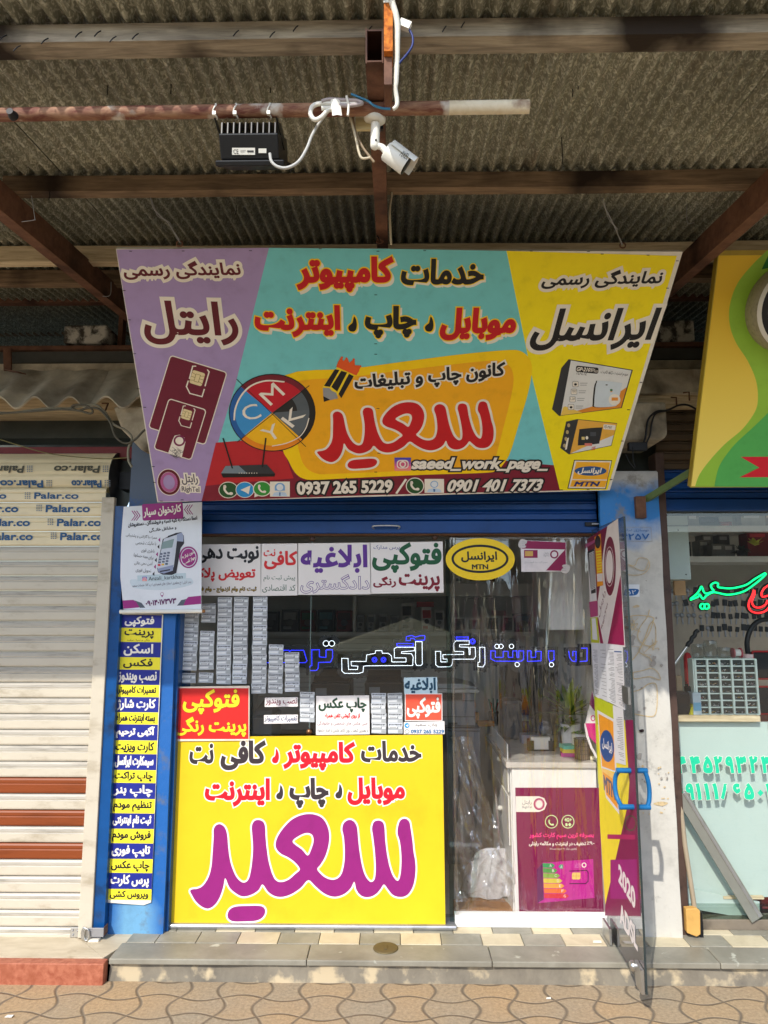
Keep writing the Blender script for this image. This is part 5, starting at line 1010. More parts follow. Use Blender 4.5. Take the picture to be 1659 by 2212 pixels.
for k, (y0, y1, st) in enumerate(rowsS):
    ya, yb = y0-3 if k else y0, (rowsS[k+1][0]-3 if k < 19 else y1)
    xl = lambda y: 168-71*(y-92)/1893; xr = lambda y: 466-72*(y-92)/1893
    ss.poly(zs, [(xl(ya), ya), (xr(ya)-5, ya+3), (xr(yb)-5, yb+3), (xl(yb), yb)], i_nv if k % 2 == 0 else i_ye2, 1)
    short = len(st) <= 6; w0 = 16 if not short else 46
    hh = 0.84; ym_ = (y0+y1)/2+2; hy = (y1-y0)*hh/2
    if k == 1: ym_ -= 8; hy *= 0.8
    ss.text(st, zs, xl(ym_)+w0+4, ym_-hy, xr(ym_)-w0-8, ym_+hy, i_wht if k % 2 == 0 else i_blk, 2, bold=0.035, slope=4)
    if k == 1: ss.text('رنگی و سیاه سفید', zs, 230, 254, 380, 272, i_blk, 2)
ss.build('lettering', ST)

# ------------------------------------------------------------------ yellow banner on the lower window
YB = -0.035
BN = thing('yellow_banner', 'large yellow banner with purple writing on the lower shop window', 'banner', PY(660, 2005, YB)); sb = Sheet((0, YB, 0), (0, -1, 0))
ban_c = [(72, 52), (1605, 38), (1622, 1132), (36, 1136)]
m_ban = M('banner_vinyl', (224, 190, 34), 0.36, var=0.07, vs=3, bump=0.5, bs=3.5)
mb = sb.slab(zb, ban_c, 0.003, m_ban); mb.build('banner_sheet', BN)
i_db, i_rd2, i_pu = ink((56, 46, 50)), ink((232, 20, 40)), ink((142, 30, 114))
def bw(s, x0, y0, x1, y1, c): sb.text(s, zb, x0, y0, x1, y1, c, 2, bold=0.045, outs=[(i_wht, 0.045)], res=4)
bw('خدمات', 1142, 72, 1485, 195, i_db); bw('کامپیوتر', 702, 78, 1108, 242, i_rd2); bw('کافی', 345, 70, 600, 240, i_db); bw('نت', 168, 88, 305, 205, i_db)
bw('موبایل', 1065, 280, 1392, 438, i_rd2); bw('چاپ', 735, 282, 958, 455, i_db); bw('اینترنت', 255, 285, 625, 446, i_rd2)
for x, y, m_ in ((640, 140, i_rd2), (1000, 340, i_db), (664, 345, i_db)):
    sb.blob(zb, [(x+20, y-22), (x+31, y-6), (x+36, y+20), (x+32, y+48), (x+20, y+60), (x+3, y+57), (x-4, y+43), (x+2, y+28), (x+13, y+20), (x+17, y+2)], m_, 2, 3, grow=0.006, glay=1.5, gmat=i_wht)
sb.build('lettering', BN)
sb.blob(zb, NAME, i_pu, 2, 4, holes=[HOLE], grow=0.0085, glay=1.4, gmat=i_wht); sb.blob(zb, DOTS, i_pu, 2, 4, grow=0.0085, glay=1.4, gmat=i_wht); sb.build('lettering', BN)
# ------------------------------------------------------------------ shopfront: rolled blue shutter, frame, glass
def slat_profile(z, h, d): return [(d*0.2, z), (d, z+h*0.12), (d, z+h*0.6), (d*0.45, z+h*0.72), (d*0.6, z+h*0.85), (d*0.1, z+h)]
zb0, zb1 = PY(700, 1140, -0.03).z, PY(700, 1040, -0.03).z
BS = thing('roller_shutter', 'rolled up blue metal shutter above the shop window under the big sign', 'shutter', (0, -0.03, zb0))
h = 0.052; z = zb0+0.035; k = 0
while z < zb1+0.05:
    mb = MB(); mb.extr([Vector((-1.115, -0.02-d, zz)) for d, zz in slat_profile(z, h, 0.016)], (2.16, 0, 0), m_blue); mb.build('slat', BS); z += h
mb = MB(); mb.box((-1.115, -0.045, zb0-0.03), (1.045, -0.012, zb0+0.033), m_blue); mb.build('bottom_bar', BS, bevel=0.004)
a, b = PY(808, 1146, -0.05), PY(860, 1146, -0.05); mb = MB(); mb.tube(smooth3([(a.x, -0.045, zb0-0.008), (a.x, -0.075, zb0+0.004), (b.x, -0.075, zb0+0.004), (b.x, -0.045, zb0-0.008)], 5), 0.004, m_steel, 8); mb.build('pull_handle', BS)
for (xa, xb) in ((-1.128, -1.075), (1.03, 1.075)):
    mb = MB(); mb.box((xa, -0.075, -0.005), (xb, 0.0, zb1+0.08), m_blue_dk); tag(mb.build('guide_channel', bevel=0.003), 'blue steel shutter channel ' + ('between the blue pillar and the window' if xa < 0 else 'behind the hinge of the open glass door'), 'channel')
mb = MB(); a = PY(1275, 1133, -0.04); mb.box((a.x-0.03, -0.06, a.z-0.01), (a.x+0.03, -0.046, a.z+0.01), m_dark); mb.box((a.x, -0.07, a.z-0.004), (a.x+0.06, -0.06, a.z+0.004), m_grey_metal); tag(mb.build('shutter_bolt', bevel=0.002), 'dark sliding bolt at the right end of the blue shutter', 'bolt')
zt_ = PY(700, 1157, 0).z
mb = MB(); mb.box((-1.075, -0.012, zt_), (1.03, 0.06, zt_+0.02), M('rusty_trim', (120, 86, 60), 0.7, var=0.2)); tag(mb.build('head_trim'), 'thin rusty trim along the top of the shop window', 'trim')
xw0, xw1 = PY(385, 1500, 0).x, PY(975, 1500, 0).x
mb = MB(); mb.box((xw0-0.03, -0.012, 0.05), (xw0, 0.04, zt_-0.001), m_grey_metal); tag(mb.build('window_frame'), 'slim grey frame along the left side of the shop window', 'frame')
zs0 = PY(660, 2006, -0.03).z
mb = MB(); mb.tube([(xw0-0.05, -0.045, 0.012), (xw1+0.005, -0.04, 0.012)], 0.0135, m_alu, 12); mb.box((xw0-0.05, -0.03, 0.0), (xw1+0.005, 0.05, 0.022), m_alu); tag(mb.build('sill_rail', bevel=0.002), 'dented silver rail along the foot of the yellow banner', 'rail')
def pane(name, x0, x1, z0, z1, Y, mat, label, th=0.006):
    mb = MB(); mb.quad((x0, Y, z0), (x1, Y, z0), (x1, Y, z1), (x0, Y, z1), mat); return tag(mb.build(name), label, 'glass')
xs_ = PY(669, 1500, 0).x
pane('window_pane', xw0, xs_-0.001, 0.022, zt_-0.002, 0.004, m_glass, 'tall clear pane with rows of grey SIM card packs on it')
pane('window_pane', xs_+0.001, xw1-0.022, 0.022, zt_-0.002, 0.0045, m_glass, 'tall clear pane behind the photo printing notice')
mb = MB(); mb.box((xs_-0.0012, 0.0, 0.022), (xs_+0.0012, 0.008, zt_-0.002), M('glass_edge', (120, 140, 136), 0.2)); tag(mb.build('glass_joint'), 'thin greenish joint between the two window panes', 'joint')
mb = MB(); mb.box((xw1-0.022, -0.004, 0.022), (xw1, 0.012, zt_-0.02), thin_glass('edge_glass', (0.62, 0.72, 0.70), 1.2)); tag(mb.build('glass_fin', bevel=0.002), 'upright glass edge at the right of the window beside the doorway', 'glass')
for x, y, lab in ((668, 1581, 'bronze knob on the window glass beside the photo printing notice'), (1086, 1344, 'x'), ):
    if lab == 'x': continue
    p = PY(x, y, -0.004); mb = MB(); mb.lathe(p, [(0.015, 0), (0.016, 0.004), (0.012, 0.010), (0.0, 0.013)], M('bronze', (120, 84, 56), 0.35, 0.7), 20, (0, -1, 0)); tag(mb.build('bronze_knob'), lab, 'knob')
for fr, x, y, lab in ((zw, 878, 108, 'round brown suction hook above the purple lettered poster'), (zw, 1585, 100, 'dark round glass bolt above the green lettered poster')):
    p = PY(*fr(x, y), -0.004); mb = MB(); mb.lathe(p, [(0.013, 0), (0.014, 0.004), (0.008, 0.009), (0.0, 0.010)], M('brown_knob', (70, 50, 40), 0.4), 18, (0, -1, 0)); tag(mb.build('glass_bolt'), lab, 'bolt')

# ------------------------------------------------------------------ notices stuck on the window
m_paper = M('poster_white', (232, 226, 222), 0.5, var=0.04, vs=3)
def notice(name, fr, corners, lines, label, Y=-0.008, mat=None, cat='notice', extra=None, part='lettering'):
    s = Sheet((0, Y, 0), (0, -1, 0)); ctr = PY(*fr(*corners[0]), Y); t = thing(name, label, cat, ctr)
    s.slab(fr, corners, 0.0015, mat or m_paper).build('paper', t)
    for (st, x0, y0, x1, y1, c, kw) in lines: s.text(st, fr, x0, y0, x1, y1, c, 2, **kw)
    if extra: extra(s)
    if s.mb.v: s.build(part, t)
    return t
BO = dict(bold=0.035)
c_gr, c_dr, c_pu, c_rd, c_nv, c_gd = ink((22, 86, 52)), ink((128, 20, 40)), ink((92, 44, 140)), ink((212, 40, 44)), ink((36, 56, 140)), ink((196, 160, 40))
notice('poster', zw, [(130, 142), (580, 137), (580, 437), (130, 434)], [('نوبت دهی', 215, 150, 570, 250, i_blk, BO), ('تعویض پلاک', 190, 275, 550, 355, c_rd, BO), ('ثبت نام وام ازدواج - وام فرزند', 190, 385, 555, 418, i_blk, {}), ('ثبت نام وام ازدواج - وام فرزند', 189, 384, 554, 417, c_gd, dict(lay=3))], 'white poster with black and red headings half hidden by the card reader poster', cat='poster') if False else None
def two(s): s.text('ثبت نام وام ازدواج - وام فرزند', zw, 190, 385, 555, 418, c_gd, 3, outs=[(i_blk, 0.06)])
notice('poster', zw, [(130, 142), (580, 137), (580, 437), (130, 434)], [('نوبت دهی', 205, 150, 570, 250, i_blk, BO), ('تعویض پلاک', 190, 275, 550, 355, c_rd, BO)], 'white poster with black and red headings half hidden by the card reader poster', cat='poster', extra=two)
notice('poster', zw, [(585, 137), (791, 135), (792, 434), (582, 437)], [('کافی', 600, 178, 790, 285, c_rd, BO), ('نت', 597, 168, 665, 210, c_rd, BO), ('پیش ثبت نام', 597, 318, 778, 355, c_gr, {}), ('کد اقتصادی', 590, 372, 780, 418, c_gr, {})], 'narrow white poster with large red heading between two wider posters', cat='poster')
def outl(s): s.text('دادگستری', zw, 812, 315, 1205, 420, m_paper, 3, bold=0.0, outs=[(c_pu, 0.028)])
notice('poster', zw, [(796, 135), (1208, 130), (1214, 428), (796, 431)], [('ابلاغیه', 810, 142, 1195, 305, c_pu, BO)], 'white poster with big purple lettering, solid above and outlined below', cat='poster', extra=outl)
notice('poster', zw, [(1212, 130), (1628, 124), (1634, 418), (1217, 425)], [('فتوکپی', 1222, 130, 1622, 305, c_gr, BO), ('پرس مدارک', 1230, 145, 1380, 175, c_nv, {}), ('پرینت', 1375, 310, 1612, 412, c_dr, BO), ('رنگی', 1228, 325, 1360, 390, c_dr, BO)], 'white poster with big green and dark red lettering beside the yellow oval', cat='poster')
m_redp = M('red_vinyl', (214, 44, 36), 0.4, var=0.06)
def redx(s): s.rect(zx, 50, 600, 464, 893, ink((206, 36, 32)), 0.5)
notice('red_notice', zx, [(42, 592), (470, 586), (468, 902), (34, 906)], [('فتوکپی', 86, 606, 412, 750, ink((246, 214, 40)), dict(bold=0.03, outs=[(ink((60, 60, 20)), 0.012)])), ('پرینت رنگی', 42, 765, 452, 880, ink((246, 214, 40)), dict(bold=0.03, outs=[(ink((60, 60, 20)), 0.012)]))], 'red notice with yellow lettering at the lower left of the window', Y=-0.042, mat=M('notice_edge', (226, 214, 196), 0.45), extra=redx)
notice('small_notice', zx, [(558, 655), (748, 652), (748, 706), (557, 708)], [('نصب ویندوز', 562, 656, 744, 700, ink((120, 24, 60)), dict(bold=0.01))], 'small white strip with dark red lettering under the hanging SIM card packs')
notice('small_notice', zx, [(553, 755), (748, 752), (748, 802), (553, 805)], [('تعمیرات کامپیوتر', 556, 756, 744, 798, ink((40, 60, 110)), dict(bold=0.01))], 'small white strip with blue lettering above the yellow banner')
notice('photo_notice', zl, [(357, 1027), (880, 1020), (886, 1405), (355, 1412)], [('چاپ عکس', 380, 1042, 855, 1190, ink((36, 66, 48)), BO), ('از روی گوشی تلفن همراه', 442, 1192, 790, 1250, c_rd, BO), ('حتی عکس های شخصی و خانوادگی', 370, 1275, 865, 1318, ink((120, 30, 70)), {}), ('با بهترین کیفیت روی کاغذ عکس با اندازه دلخواه', 366, 1346, 870, 1388, ink((40, 44, 60)), {})], 'white notice with dark green heading and smaller lines in the middle of the window')
notice('small_notice', zl, [(1222, 845), (1552, 840), (1555, 1000), (1228, 1005)], [('ابلاغیه', 1230, 846, 1538, 1000, ink((24, 70, 96)), BO)], 'pale blue notice with dark teal lettering at the top of a stack of three', mat=M('pale_blue_paper', (190, 216, 226), 0.5), Y=-0.007)
def ocx(s): s.rect(zl, 1240, 1010, 1596, 1266, ink((226, 84, 60)), 0.5)
notice('small_notice', zl, [(1232, 1004), (1602, 1000), (1604, 1272), (1234, 1276)], [('فتوکپی', 1252, 1040, 1585, 1250, i_wht, dict(bold=0.03, outs=[(ink((90, 30, 20)), 0.012)]))], 'orange notice with white lettering in the middle of a stack of three', Y=-0.0095, extra=ocx)
def tel(s): s.ell(zl, 1254, 1318, 25, 25, i_tb, 2); s.poly(zl, [(1240, 1318), (1270, 1306), (1264, 1332)], i_wht, 2.5); s.ring(zl, 1254, 1378, 23, 22, 4, ink((90, 120, 100)), 2)
notice('small_notice', zl, [(1222, 1286), (1624, 1276), (1626, 1402), (1222, 1404)], [('چاپ سعید', 1332, 1292, 1556, 1336, ink((60, 60, 66)), {}), ('0937 265 5229', 1292, 1358, 1620, 1396, ink((30, 104, 160)), dict(bold=0.05))], 'white strip with a phone number at the bottom of a stack of three', Y=-0.011, extra=tel)
# oval network sticker and the hands-holding-card sticker
t = thing('oval_sticker', 'yellow oval sticker with a black ring at the top of the doorway', 'sticker', PY(*zi(345, 490), -0.02)); s = Sheet((0, -0.02, 0), (0, -1, 0))
V = [s.P(*zi(345+247*cos(2*pi*i/48), 338+151*sin(2*pi*i/48))) for i in range(48)]
mb = MB(); f = [s.w(a, b, 0) for a, b in V][::-1]; mb.add(f+[p+Vector((0, 0.002, 0)) for p in f], [tuple(range(48)), tuple(range(95, 47, -1))]+[(i+48, (i+1) % 48+48, (i+1) % 48, i) for i in range(48)], M('oval_yellow', (246, 208, 20), 0.4, var=0.04)); mb.build('sticker_sheet', t)
s.ring(zi, 343, 335, 204, 102, 17, i_blk, 1, 48); s.text('ایرانسل', zi, 208, 282, 465, 360, i_blk, 1, bold=0.035); s.text('MTN', zi, 285, 374, 402, 410, i_blk, 1, bold=0.07); s.build('lettering', t)
i_rt = ink((140, 28, 78)); i_skin = M('printed_grey', (196, 192, 190), 0.5)
t = thing('card_sticker', 'white and maroon sticker of two hands holding a card, on the plastic curtain', 'sticker', PY(*zi(800, 430), -0.02)); s = Sheet((0, -0.02, 0), (0, -1, 0))
s.slab(zi, [(632, 200), (960, 215), (962, 425), (640, 428)], 0.0015, M('sticker_white', (226, 220, 222), 0.4)).build('sticker_sheet', t)
s.poly(zi, [(672, 205), (956, 218), (956, 268), (640, 262)], i_rt, 1); s.poly(zi, [(815, 418), (955, 265), (958, 422)], i_rt, 1); s.rect(zi, 658, 272, 755, 328, i_rt, 1); s.rect(zi, 665, 280, 722, 316, ink((206, 166, 90)), 1.5)
s.ring(zi, 874, 303, 30, 30, 10, i_rt, 1.6); s.text('رایتل', zi, 798, 285, 835, 305, i_gy, 1.5); s.text('RighTel', zi, 798, 308, 836, 320, i_gy, 1.5); s.text('سیم کارت به قیمت دل', zi, 660, 352, 825, 370, i_gy, 1.5)
for cx_, cy_, q in ((648, 228, 1), (955, 405, -1)):
    s.blob(zi, [(cx_-28*q, cy_+22*q), (cx_-28*q, cy_-10*q), (cx_-5*q, cy_-34*q), (cx_+28*q, cy_-26*q), (cx_+30*q, cy_-8*q), (cx_+16*q, cy_+5*q), (cx_+24*q, cy_+22*q), (cx_, cy_+30*q)], i_skin, 2, 4)
    for k in range(3): s.line(zi, [(cx_-4*q, cy_+(-14+k*13)*q), (cx_+26*q, cy_+(-12+k*13)*q)], 2.5, i_gy, 2.4)
s.build('card_picture', t)

# ------------------------------------------------------------------ SIM card packs taped to the pane in columns
CARDC = iter([(190, 194, 198), (200, 206, 214), (178, 182, 186)])
def make_card():
    mb = MB(); s = Sheet((0, 0, 0), (0, -1, 0)); s.mb = mb; w_, h_ = 0.0735, 0.0475
    mb.box((-w_/2, 0, 0), (w_/2, 0.0015, h_), M('pack_grey', next(CARDC), 0.35))
    def R_(x0, y0, x1, y1, m, l): s.polyl([(-w_/2+w_*x0, h_*(1-y1)), (-w_/2+w_*x1, h_*(1-y1)), (-w_/2+w_*x1, h_*(1-y0)), (-w_/2+w_*x0, h_*(1-y0))], m, l)
    R_(0, 0.36, 1, 0.62, ink((150, 154, 158)), 0.3); R_(0.04, 0.30, 0.60, 0.48, ink((222, 224, 224)), 0.6); R_(0.05, 0.70, 0.62, 0.86, ink((226, 228, 228)), 0.6)
    R_(0.68, 0.30, 0.98, 0.58, ink((110, 114, 120)), 0.6); R_(0.70, 0.32, 0.96, 0.56, ink((214, 218, 220)), 0.9); R_(0.68, 0.66, 0.98, 0.95, ink((168, 172, 174)), 0.6)
    x = 0.08
    while x < 0.92: l_ = random.uniform(0.03, 0.07); R_(x, 0.07, x+l_, 0.17+random.uniform(-0.02, 0.04), ink((60, 62, 70)), 0.6); x += l_+0.025
    x = 0.12
    while x < 0.52: R_(x, 0.36, x+0.05, 0.43, ink((70, 70, 76)), 0.9); x += 0.075
    return mb.build('sim_card_pack')
protos = [make_card(), make_card(), make_card()]; used = [False]*3
cols = [(190, 190, 160, 855, 6, 'leftmost column'), (148, 888, 148, 1003, 1, 'single pack under the leftmost column'), (385, 88, 380, 305, 2, 'pair by the hanging poster rail'), (365, 402, 357, 848, 4, 'second column'), (348, 882, 348, 998, 1, 'single pack under the second column'), (573, 15, 555, 1015, 9, 'third column'), (760, 10, 738, 1010, 9, 'fourth column'), (978, 8, 960, 1122, 10, 'fifth and longest column'), (1160, 560, 1148, 1120, 5, 'sixth column'), (1340, 650, 1347, 1102, 4, 'seventh column'), (1520, 1105, 1514, 1450, 3, 'short column left of the photo notice')]
zq2 = [(zx, 1172, 628, 1170, 860, 4, 'first of two columns right of the photo notice'), (zx, 1267, 628, 1266, 860, 4, 'second of two columns right of the photo notice')]
ORD = ['topmost', 'second', 'third', 'fourth', 'fifth', 'sixth', 'seventh', 'eighth', 'ninth', 'tenth']
for e in [(zc,)+c for c in cols]+zq2:
    fr, x0, y0, x1, y1, n_, lab = e; ww = 172 if fr is zc else 86
    A = PY(*fr(x0+ww/2, y0), -0.001); Bq = PY(*fr(x1+ww/2, y1), -0.001); ph = (A.z-Bq.z)/n_
    for k in range(n_):
        p = A+(Bq-A)*((k+1)/n_); loc = Vector((p.x+random.uniform(-0.0015, 0.0015), -0.0035-0.0012*(k % 2), p.z))
        l_ = ('grey SIM card pack, '+lab) if n_ == 1 else 'grey SIM card pack, %s of the %s' % ('lowest' if k == n_-1 else ORD[k], lab)
        vi = random.choice((0, 0, 1, 2))
        if not used[vi]: o = protos[vi]; used[vi] = True
        else: o = protos[vi].copy(); COL.objects.link(o)
        o.location = loc
        o.rotation_euler = (0, radians(random.uniform(-2.2, 2.2)), 0); o.scale = (1.0, 1, min(1.06, ph/0.0475))
        tag(o, l_, 'card pack', 'SIM card packs taped to the window')

# ------------------------------------------------------------------ LED lettering hanging inside the glass
YLd = 0.10
LT_ = thing('led_sign', 'black backed LED lettering in white and blue hanging behind the window', 'LED sign', PY(840, 1440, YLd)); sd = Sheet((0, YLd, 0), (0, -1, 0))
strokes = {'w': [], 'b': []}
def L_(fr, pts, c, closed=True): strokes[c].append((fr, pts+([pts[0]] if closed else [])))
def C_(fr, x, y, r, c): strokes[c].append((fr, [(x+r*cos(2*pi*i/14), y+r*sin(2*pi*i/14)) for i in range(15)]))
L_(zl, [(610, 655), (672, 655), (678, 765), (765, 765), (770, 732), (705, 728), (703, 685), (850, 685), (856, 622), (940, 605), (945, 578), (1005, 578), (1010, 605), (1070, 605), (1100, 630), (1105, 690), (1245, 690), (1245, 650), (1130, 650), (1128, 560), (1150, 545), (1328, 545), (1328, 580), (1200, 590), (1200, 605), (1300, 610), (1315, 640), (1310, 725), (860, 728), (825, 732), (820, 790), (780, 803), (640, 803), (612, 780)], 'w')
L_(zl, [(1338, 490), (1403, 490), (1405, 712), (1390, 725), (1350, 725), (1338, 700)], 'w')
L_(zl, [(1155, 508), (1315, 508), (1315, 534), (1155, 534)], 'b'); L_(zl, [(1245, 478), (1248, 440), (1300, 428), (1335, 445), (1380, 432), (1430, 430), (1428, 474), (1340, 480), (1320, 458), (1290, 458), (1285, 480)], 'b')
for x in (933, 1022): C_(zl, x, 668, 24, 'b'); C_(zl, x, 668, 13, 'b')
L_(zl, [(315, 570), (390, 570), (390, 640), (455, 645), (455, 570), (520, 570), (520, 650), (500, 692), (380, 695), (378, 752), (360, 775), (300, 775), (295, 735), (315, 725)], 'b'); C_(zl, 455, 508, 28, 'w'); C_(zl, 512, 508, 28, 'w')
L_(zl, [(-60, 575), (90, 575), (95, 590), (110, 575), (235, 575), (255, 640), (268, 680), (250, 697), (-150, 697), (-150, 650)], 'b', False)
L_(zr, [(38, 735), (95, 735), (95, 850), (165, 850), (165, 820), (120, 818), (118, 770), (345, 768), (345, 737), (240, 735), (235, 650), (260, 620), (405, 620), (405, 660), (300, 662), (300, 687), (400, 690), (405, 770), (415, 770), (415, 690), (470, 690), (475, 790), (455, 820), (225, 820), (220, 880), (195, 902), (70, 905), (40, 880)], 'w')
L_(zr, [(520, 690), (575, 690), (578, 870), (555, 905), (500, 900), (500, 856), (520, 850)], 'w'); L_(zr, [(265, 578), (395, 578), (395, 603), (265, 603)], 'b'); C_(zr, 442, 626, 28, 'b'); C_(zr, 442, 626, 17, 'b')
L_(zr, [(640, 730), (690, 730), (690, 800), (775, 800), (775, 735), (830, 735), (830, 800), (880, 800), (880, 730), (925, 730), (925, 800), (945, 800), (945, 730), (998, 730), (998, 820), (975, 842), (690, 842), (640, 815)], 'b')
for x, y in ((708, 680), (752, 680), (866, 680), (928, 878)): C_(zr, x, y, 24, 'w')
L_(zr, [(1040, 730), (1080, 730), (1080, 800), (1130, 800), (1130, 735), (1190, 735), (1188, 838), (1040, 845)], 'b'); L_(zr, [(1270, 730), (1330, 730), (1330, 830), (1285, 850), (1268, 800)], 'b'); C_(zr, 1302, 880, 24, 'w')
L_(zr, [(1490, 735), (1500, 800), (1525, 840), (1570, 845), (1570, 735), (1535, 735), (1535, 790)], 'b', False); L_(zr, [(1630, 700), (1690, 700), (1690, 840), (1610, 845)], 'b', False)
for c in 'wb':
    for fr, pts in strokes[c]:
        q = [(fr(x, y)) for x, y in pts]; sd.line(zD, q, 19, m_black, 0)
        ctr = [sum(p[0] for p in q)/len(q), sum(p[1] for p in q)/len(q)]
sd.build('black_backing', LT_)
for c, m_ in (('w', m_ledw), ('b', m_ledb)):
    mb = MB()
    for fr, pts in strokes[c]:
        P = [Vector((*sd.P(*fr(x, y)), 0)) for x, y in pts]; sp_ = 0.0056; acc = 0
        for a, b in zip(P, P[1:]):
            l_ = (b-a).length; t = acc
            while t < l_:
                p = a+(b-a)*(t/l_); p3 = sd.w(p.x, p.y, 0.004); r = 0.0019
                mb.add([p3+Vector((r*cos(g), 0, r*sin(g))) for g in [2*pi*k/6 for k in range(6)]]+[p3+Vector((0, -0.002, 0))], [(k, (k+1) % 6, 6) for k in range(6)], m_); t += sp_
            acc = t-l_
    mb.build('led_dots', LT_)

# ------------------------------------------------------------------ doorway: threshold, plastic curtain, open glass door
xd0, xd1 = xw1+0.003, 1.02
mb = MB(); a, b = PY(1000, 1993, 0.0), PY(1000, 1975, 0.0); mb.box((xd0, -0.012, 0.0), (xd1, 0.05, 0.052), m_white); tag(mb.build('door_threshold', bevel=0.004), 'white painted threshold under the plastic curtain', 'threshold')
mb = MB(); ztop = PY(1100, 1163, 0.03).z
fr_rng = random.Random(3)
fold = [(fr_rng.uniform(xd0, xd1), fr_rng.uniform(0.006, 0.02), fr_rng.uniform(0.004, 0.013), fr_rng.uniform(-0.10, 0.10), fr_rng.uniform(0.2, 1.6), fr_rng.uniform(0.3, 1.1)) for _ in range(46)]
def film(u, v):
    x = xd0+(xd1-0.01-xd0)*u; z = 0.06+(ztop-0.06)*v; y = 0.03+0.012*sin(x*9+z*1.1)+0.004*sin(z*7+x*13)
    for (fx, w_, d_, sl_, zc_, zr_) in fold:
        k = max(0, 1-abs(z-zc_)/zr_); y += d_*k*math.exp(-((x-fx-sl_*(z-zc_))/w_)**2)*(1 if d_ > 0.008 else -1)
    return Vector((x, y, z))
mb.grid(film, 200, 150, m_film)
tag(mb.build('plastic_curtain'), 'crinkled clear plastic curtain closing the doorway', 'curtain')
mb = MB(); mb.tube(smooth3([(xd0+0.012, -0.004, 0.05), (xd0+0.006, -0.006, 0.9), (xd0+0.02, -0.004, ztop)]), 0.006, m_film, 8); mb.tube([(xd0, 0.012, ztop), (xd1, 0.012, ztop)], 0.008, m_film, 8)
tag(mb.build('plastic_hem'), 'rolled shiny hem down the left edge of the plastic curtain', 'curtain hem')
# crumpled plastic gathered at the lower left of the doorway
m_film2 = thin_glass('crumpled_film', (0.90, 0.90, 0.90), 3.2, 0.12, 0.9, (5, 5, 3), 4.0, 0.05)
mb = MB(); rc_ = random.Random(9); ck = [(rc_.uniform(0, 1), rc_.uniform(0, 1), rc_.uniform(0, 6.3), rc_.uniform(5, 16), rc_.uniform(0.004, 0.012)) for _ in range(14)]
def bunch(u, v):
    y = 0.075; z = 0.06+0.80*v; x = xd0+0.01+(0.10+0.26*(1-v)**1.3)*u
    for (cu_, cv_, an, fq, am) in ck: y += am*abs(sin(((u-cu_)*cos(an)*1.0+(v-cv_)*sin(an)*1.6)*fq))*(1-0.4*v)
    return Vector((x, y, z))
mb.grid(bunch, 60, 90, m_film2, False); tag(mb.build('crumpled_plastic'), 'crumpled clear plastic hanging to the floor left of the white counter', 'plastic sheet')
# door
Hn = PZ(1312, 2010, 0.02); Ot = PZ(1394.6, 2156, 0.0)
Hn = Vector((Hn.x, Hn.y, 0)); Ot = Vector((Ot.x, Ot.y, 0)); dd = (Ot-Hn).normalized(); nD = Vector((-dd.y, dd.x, 0)); nD = nD if nD.x < 0 else -nD
dr = Sheet(Hn, nD)
DR = thing('glass_door', 'open frameless glass door plastered with posters and price lists', 'door', Hn)
Ld = (Ot-Hn).length; a = dr.P(*zd(400, 64)); dz1 = a[1]; zlo = 0.012
sgn = 1 if dr.P(*zd(400, 64))[0] > 0 else -1
mb = MB(); V = [(0.004*sgn, zlo), (Ld*sgn, zlo), (Ld*sgn, dz1), (0.004*sgn, dz1)]
f = [dr.w(x, z, -0.0005) for x, z in V]; bk = [p-nD*0.009 for p in f]
mb.quad(*f, m_door_glass); mb.quad(*bk[::-1], thin_glass('door_glass_back', (1, 1, 1), 0.6))
mg = M('door_edge', (48, 56, 56), 0.25)
for i in (0, 1, 2, 3): mb.quad(f[i], bk[i], bk[(i+1) % 4], f[(i+1) % 4], mg)
mb.build('glass_panel', DR)
for (z0, z1, x0) in ((zlo-0.004, 0.075, 0.0),):
    mb = MB()
    for nn in (0.012, -0.022):
        P4 = [dr.w(x0, z0, nn), dr.w(0.12*sgn, z0, nn), dr.w(0.12*sgn, z1, nn), dr.w(x0, z1, nn)]; mb.prism(P4, nD*0.010, m_steel)
    mb.build('patch_hinge', DR, recalc=True)
q0 = dr.P(*zf(1380, 1640)); q1 = dr.P(*zf(1432, 1830)); mb = MB()
mb.prism([dr.w(q0[0], q0[1]+0.02, 0.002), dr.w(Ld*sgn, 0.10, 0.002), dr.w(Ld*sgn, zlo, 0.002), dr.w(q0[0], zlo, 0.002)], nD*0.012, m_steel); mb.lathe(dr.w(q0[0]*0.97, 0.075, 0.014), [(0.02, 0), (0.02, 0.01), (0.014, 0.016), (0.0, 0.016)], m_steel, 16, nD); mb.build('floor_lock', DR, recalc=True)
p = dr.P(*zd(490, 1740)); mb = MB(); mb.prism([dr.w(p[0]-0.03*sgn, p[1]-0.035, 0.004), dr.w(Ld*sgn, p[1]-0.035, 0.004), dr.w(Ld*sgn, p[1]+0.035, 0.004), dr.w(p[0]-0.03*sgn, p[1]+0.035, 0.004)], nD*0.01, m_steel); mb.build('lock_box', DR, recalc=True)
DW = ink((226, 218, 216)); DM = ink((150, 24, 76)); D2 = ink((118, 28, 58)); DG = ink((190, 196, 30)); DO = ink((240, 156, 30)); DY = ink((236, 214, 40)); DB = ink((34, 76, 140)); DP = ink((222, 220, 222)); DT = ink((120, 118, 122)); DK_ = ink((40, 34, 36))
d = dr
d.poly(zd, [(108, 262), (400, 64), (470, 1290), (148, 1262)], DW, 0.3)
d.poly(zd, [(104, 262), (300, 132), (258, 400), (232, 690), (205, 860), (120, 500)], D2, 0.8); d.poly(zd, [(426, 600), (462, 1272), (303, 1255)], DM, 0.8); d.poly(zd, [(204, 1010), (212, 1000), (262, 1255), (232, 1252)], DM, 0.8)
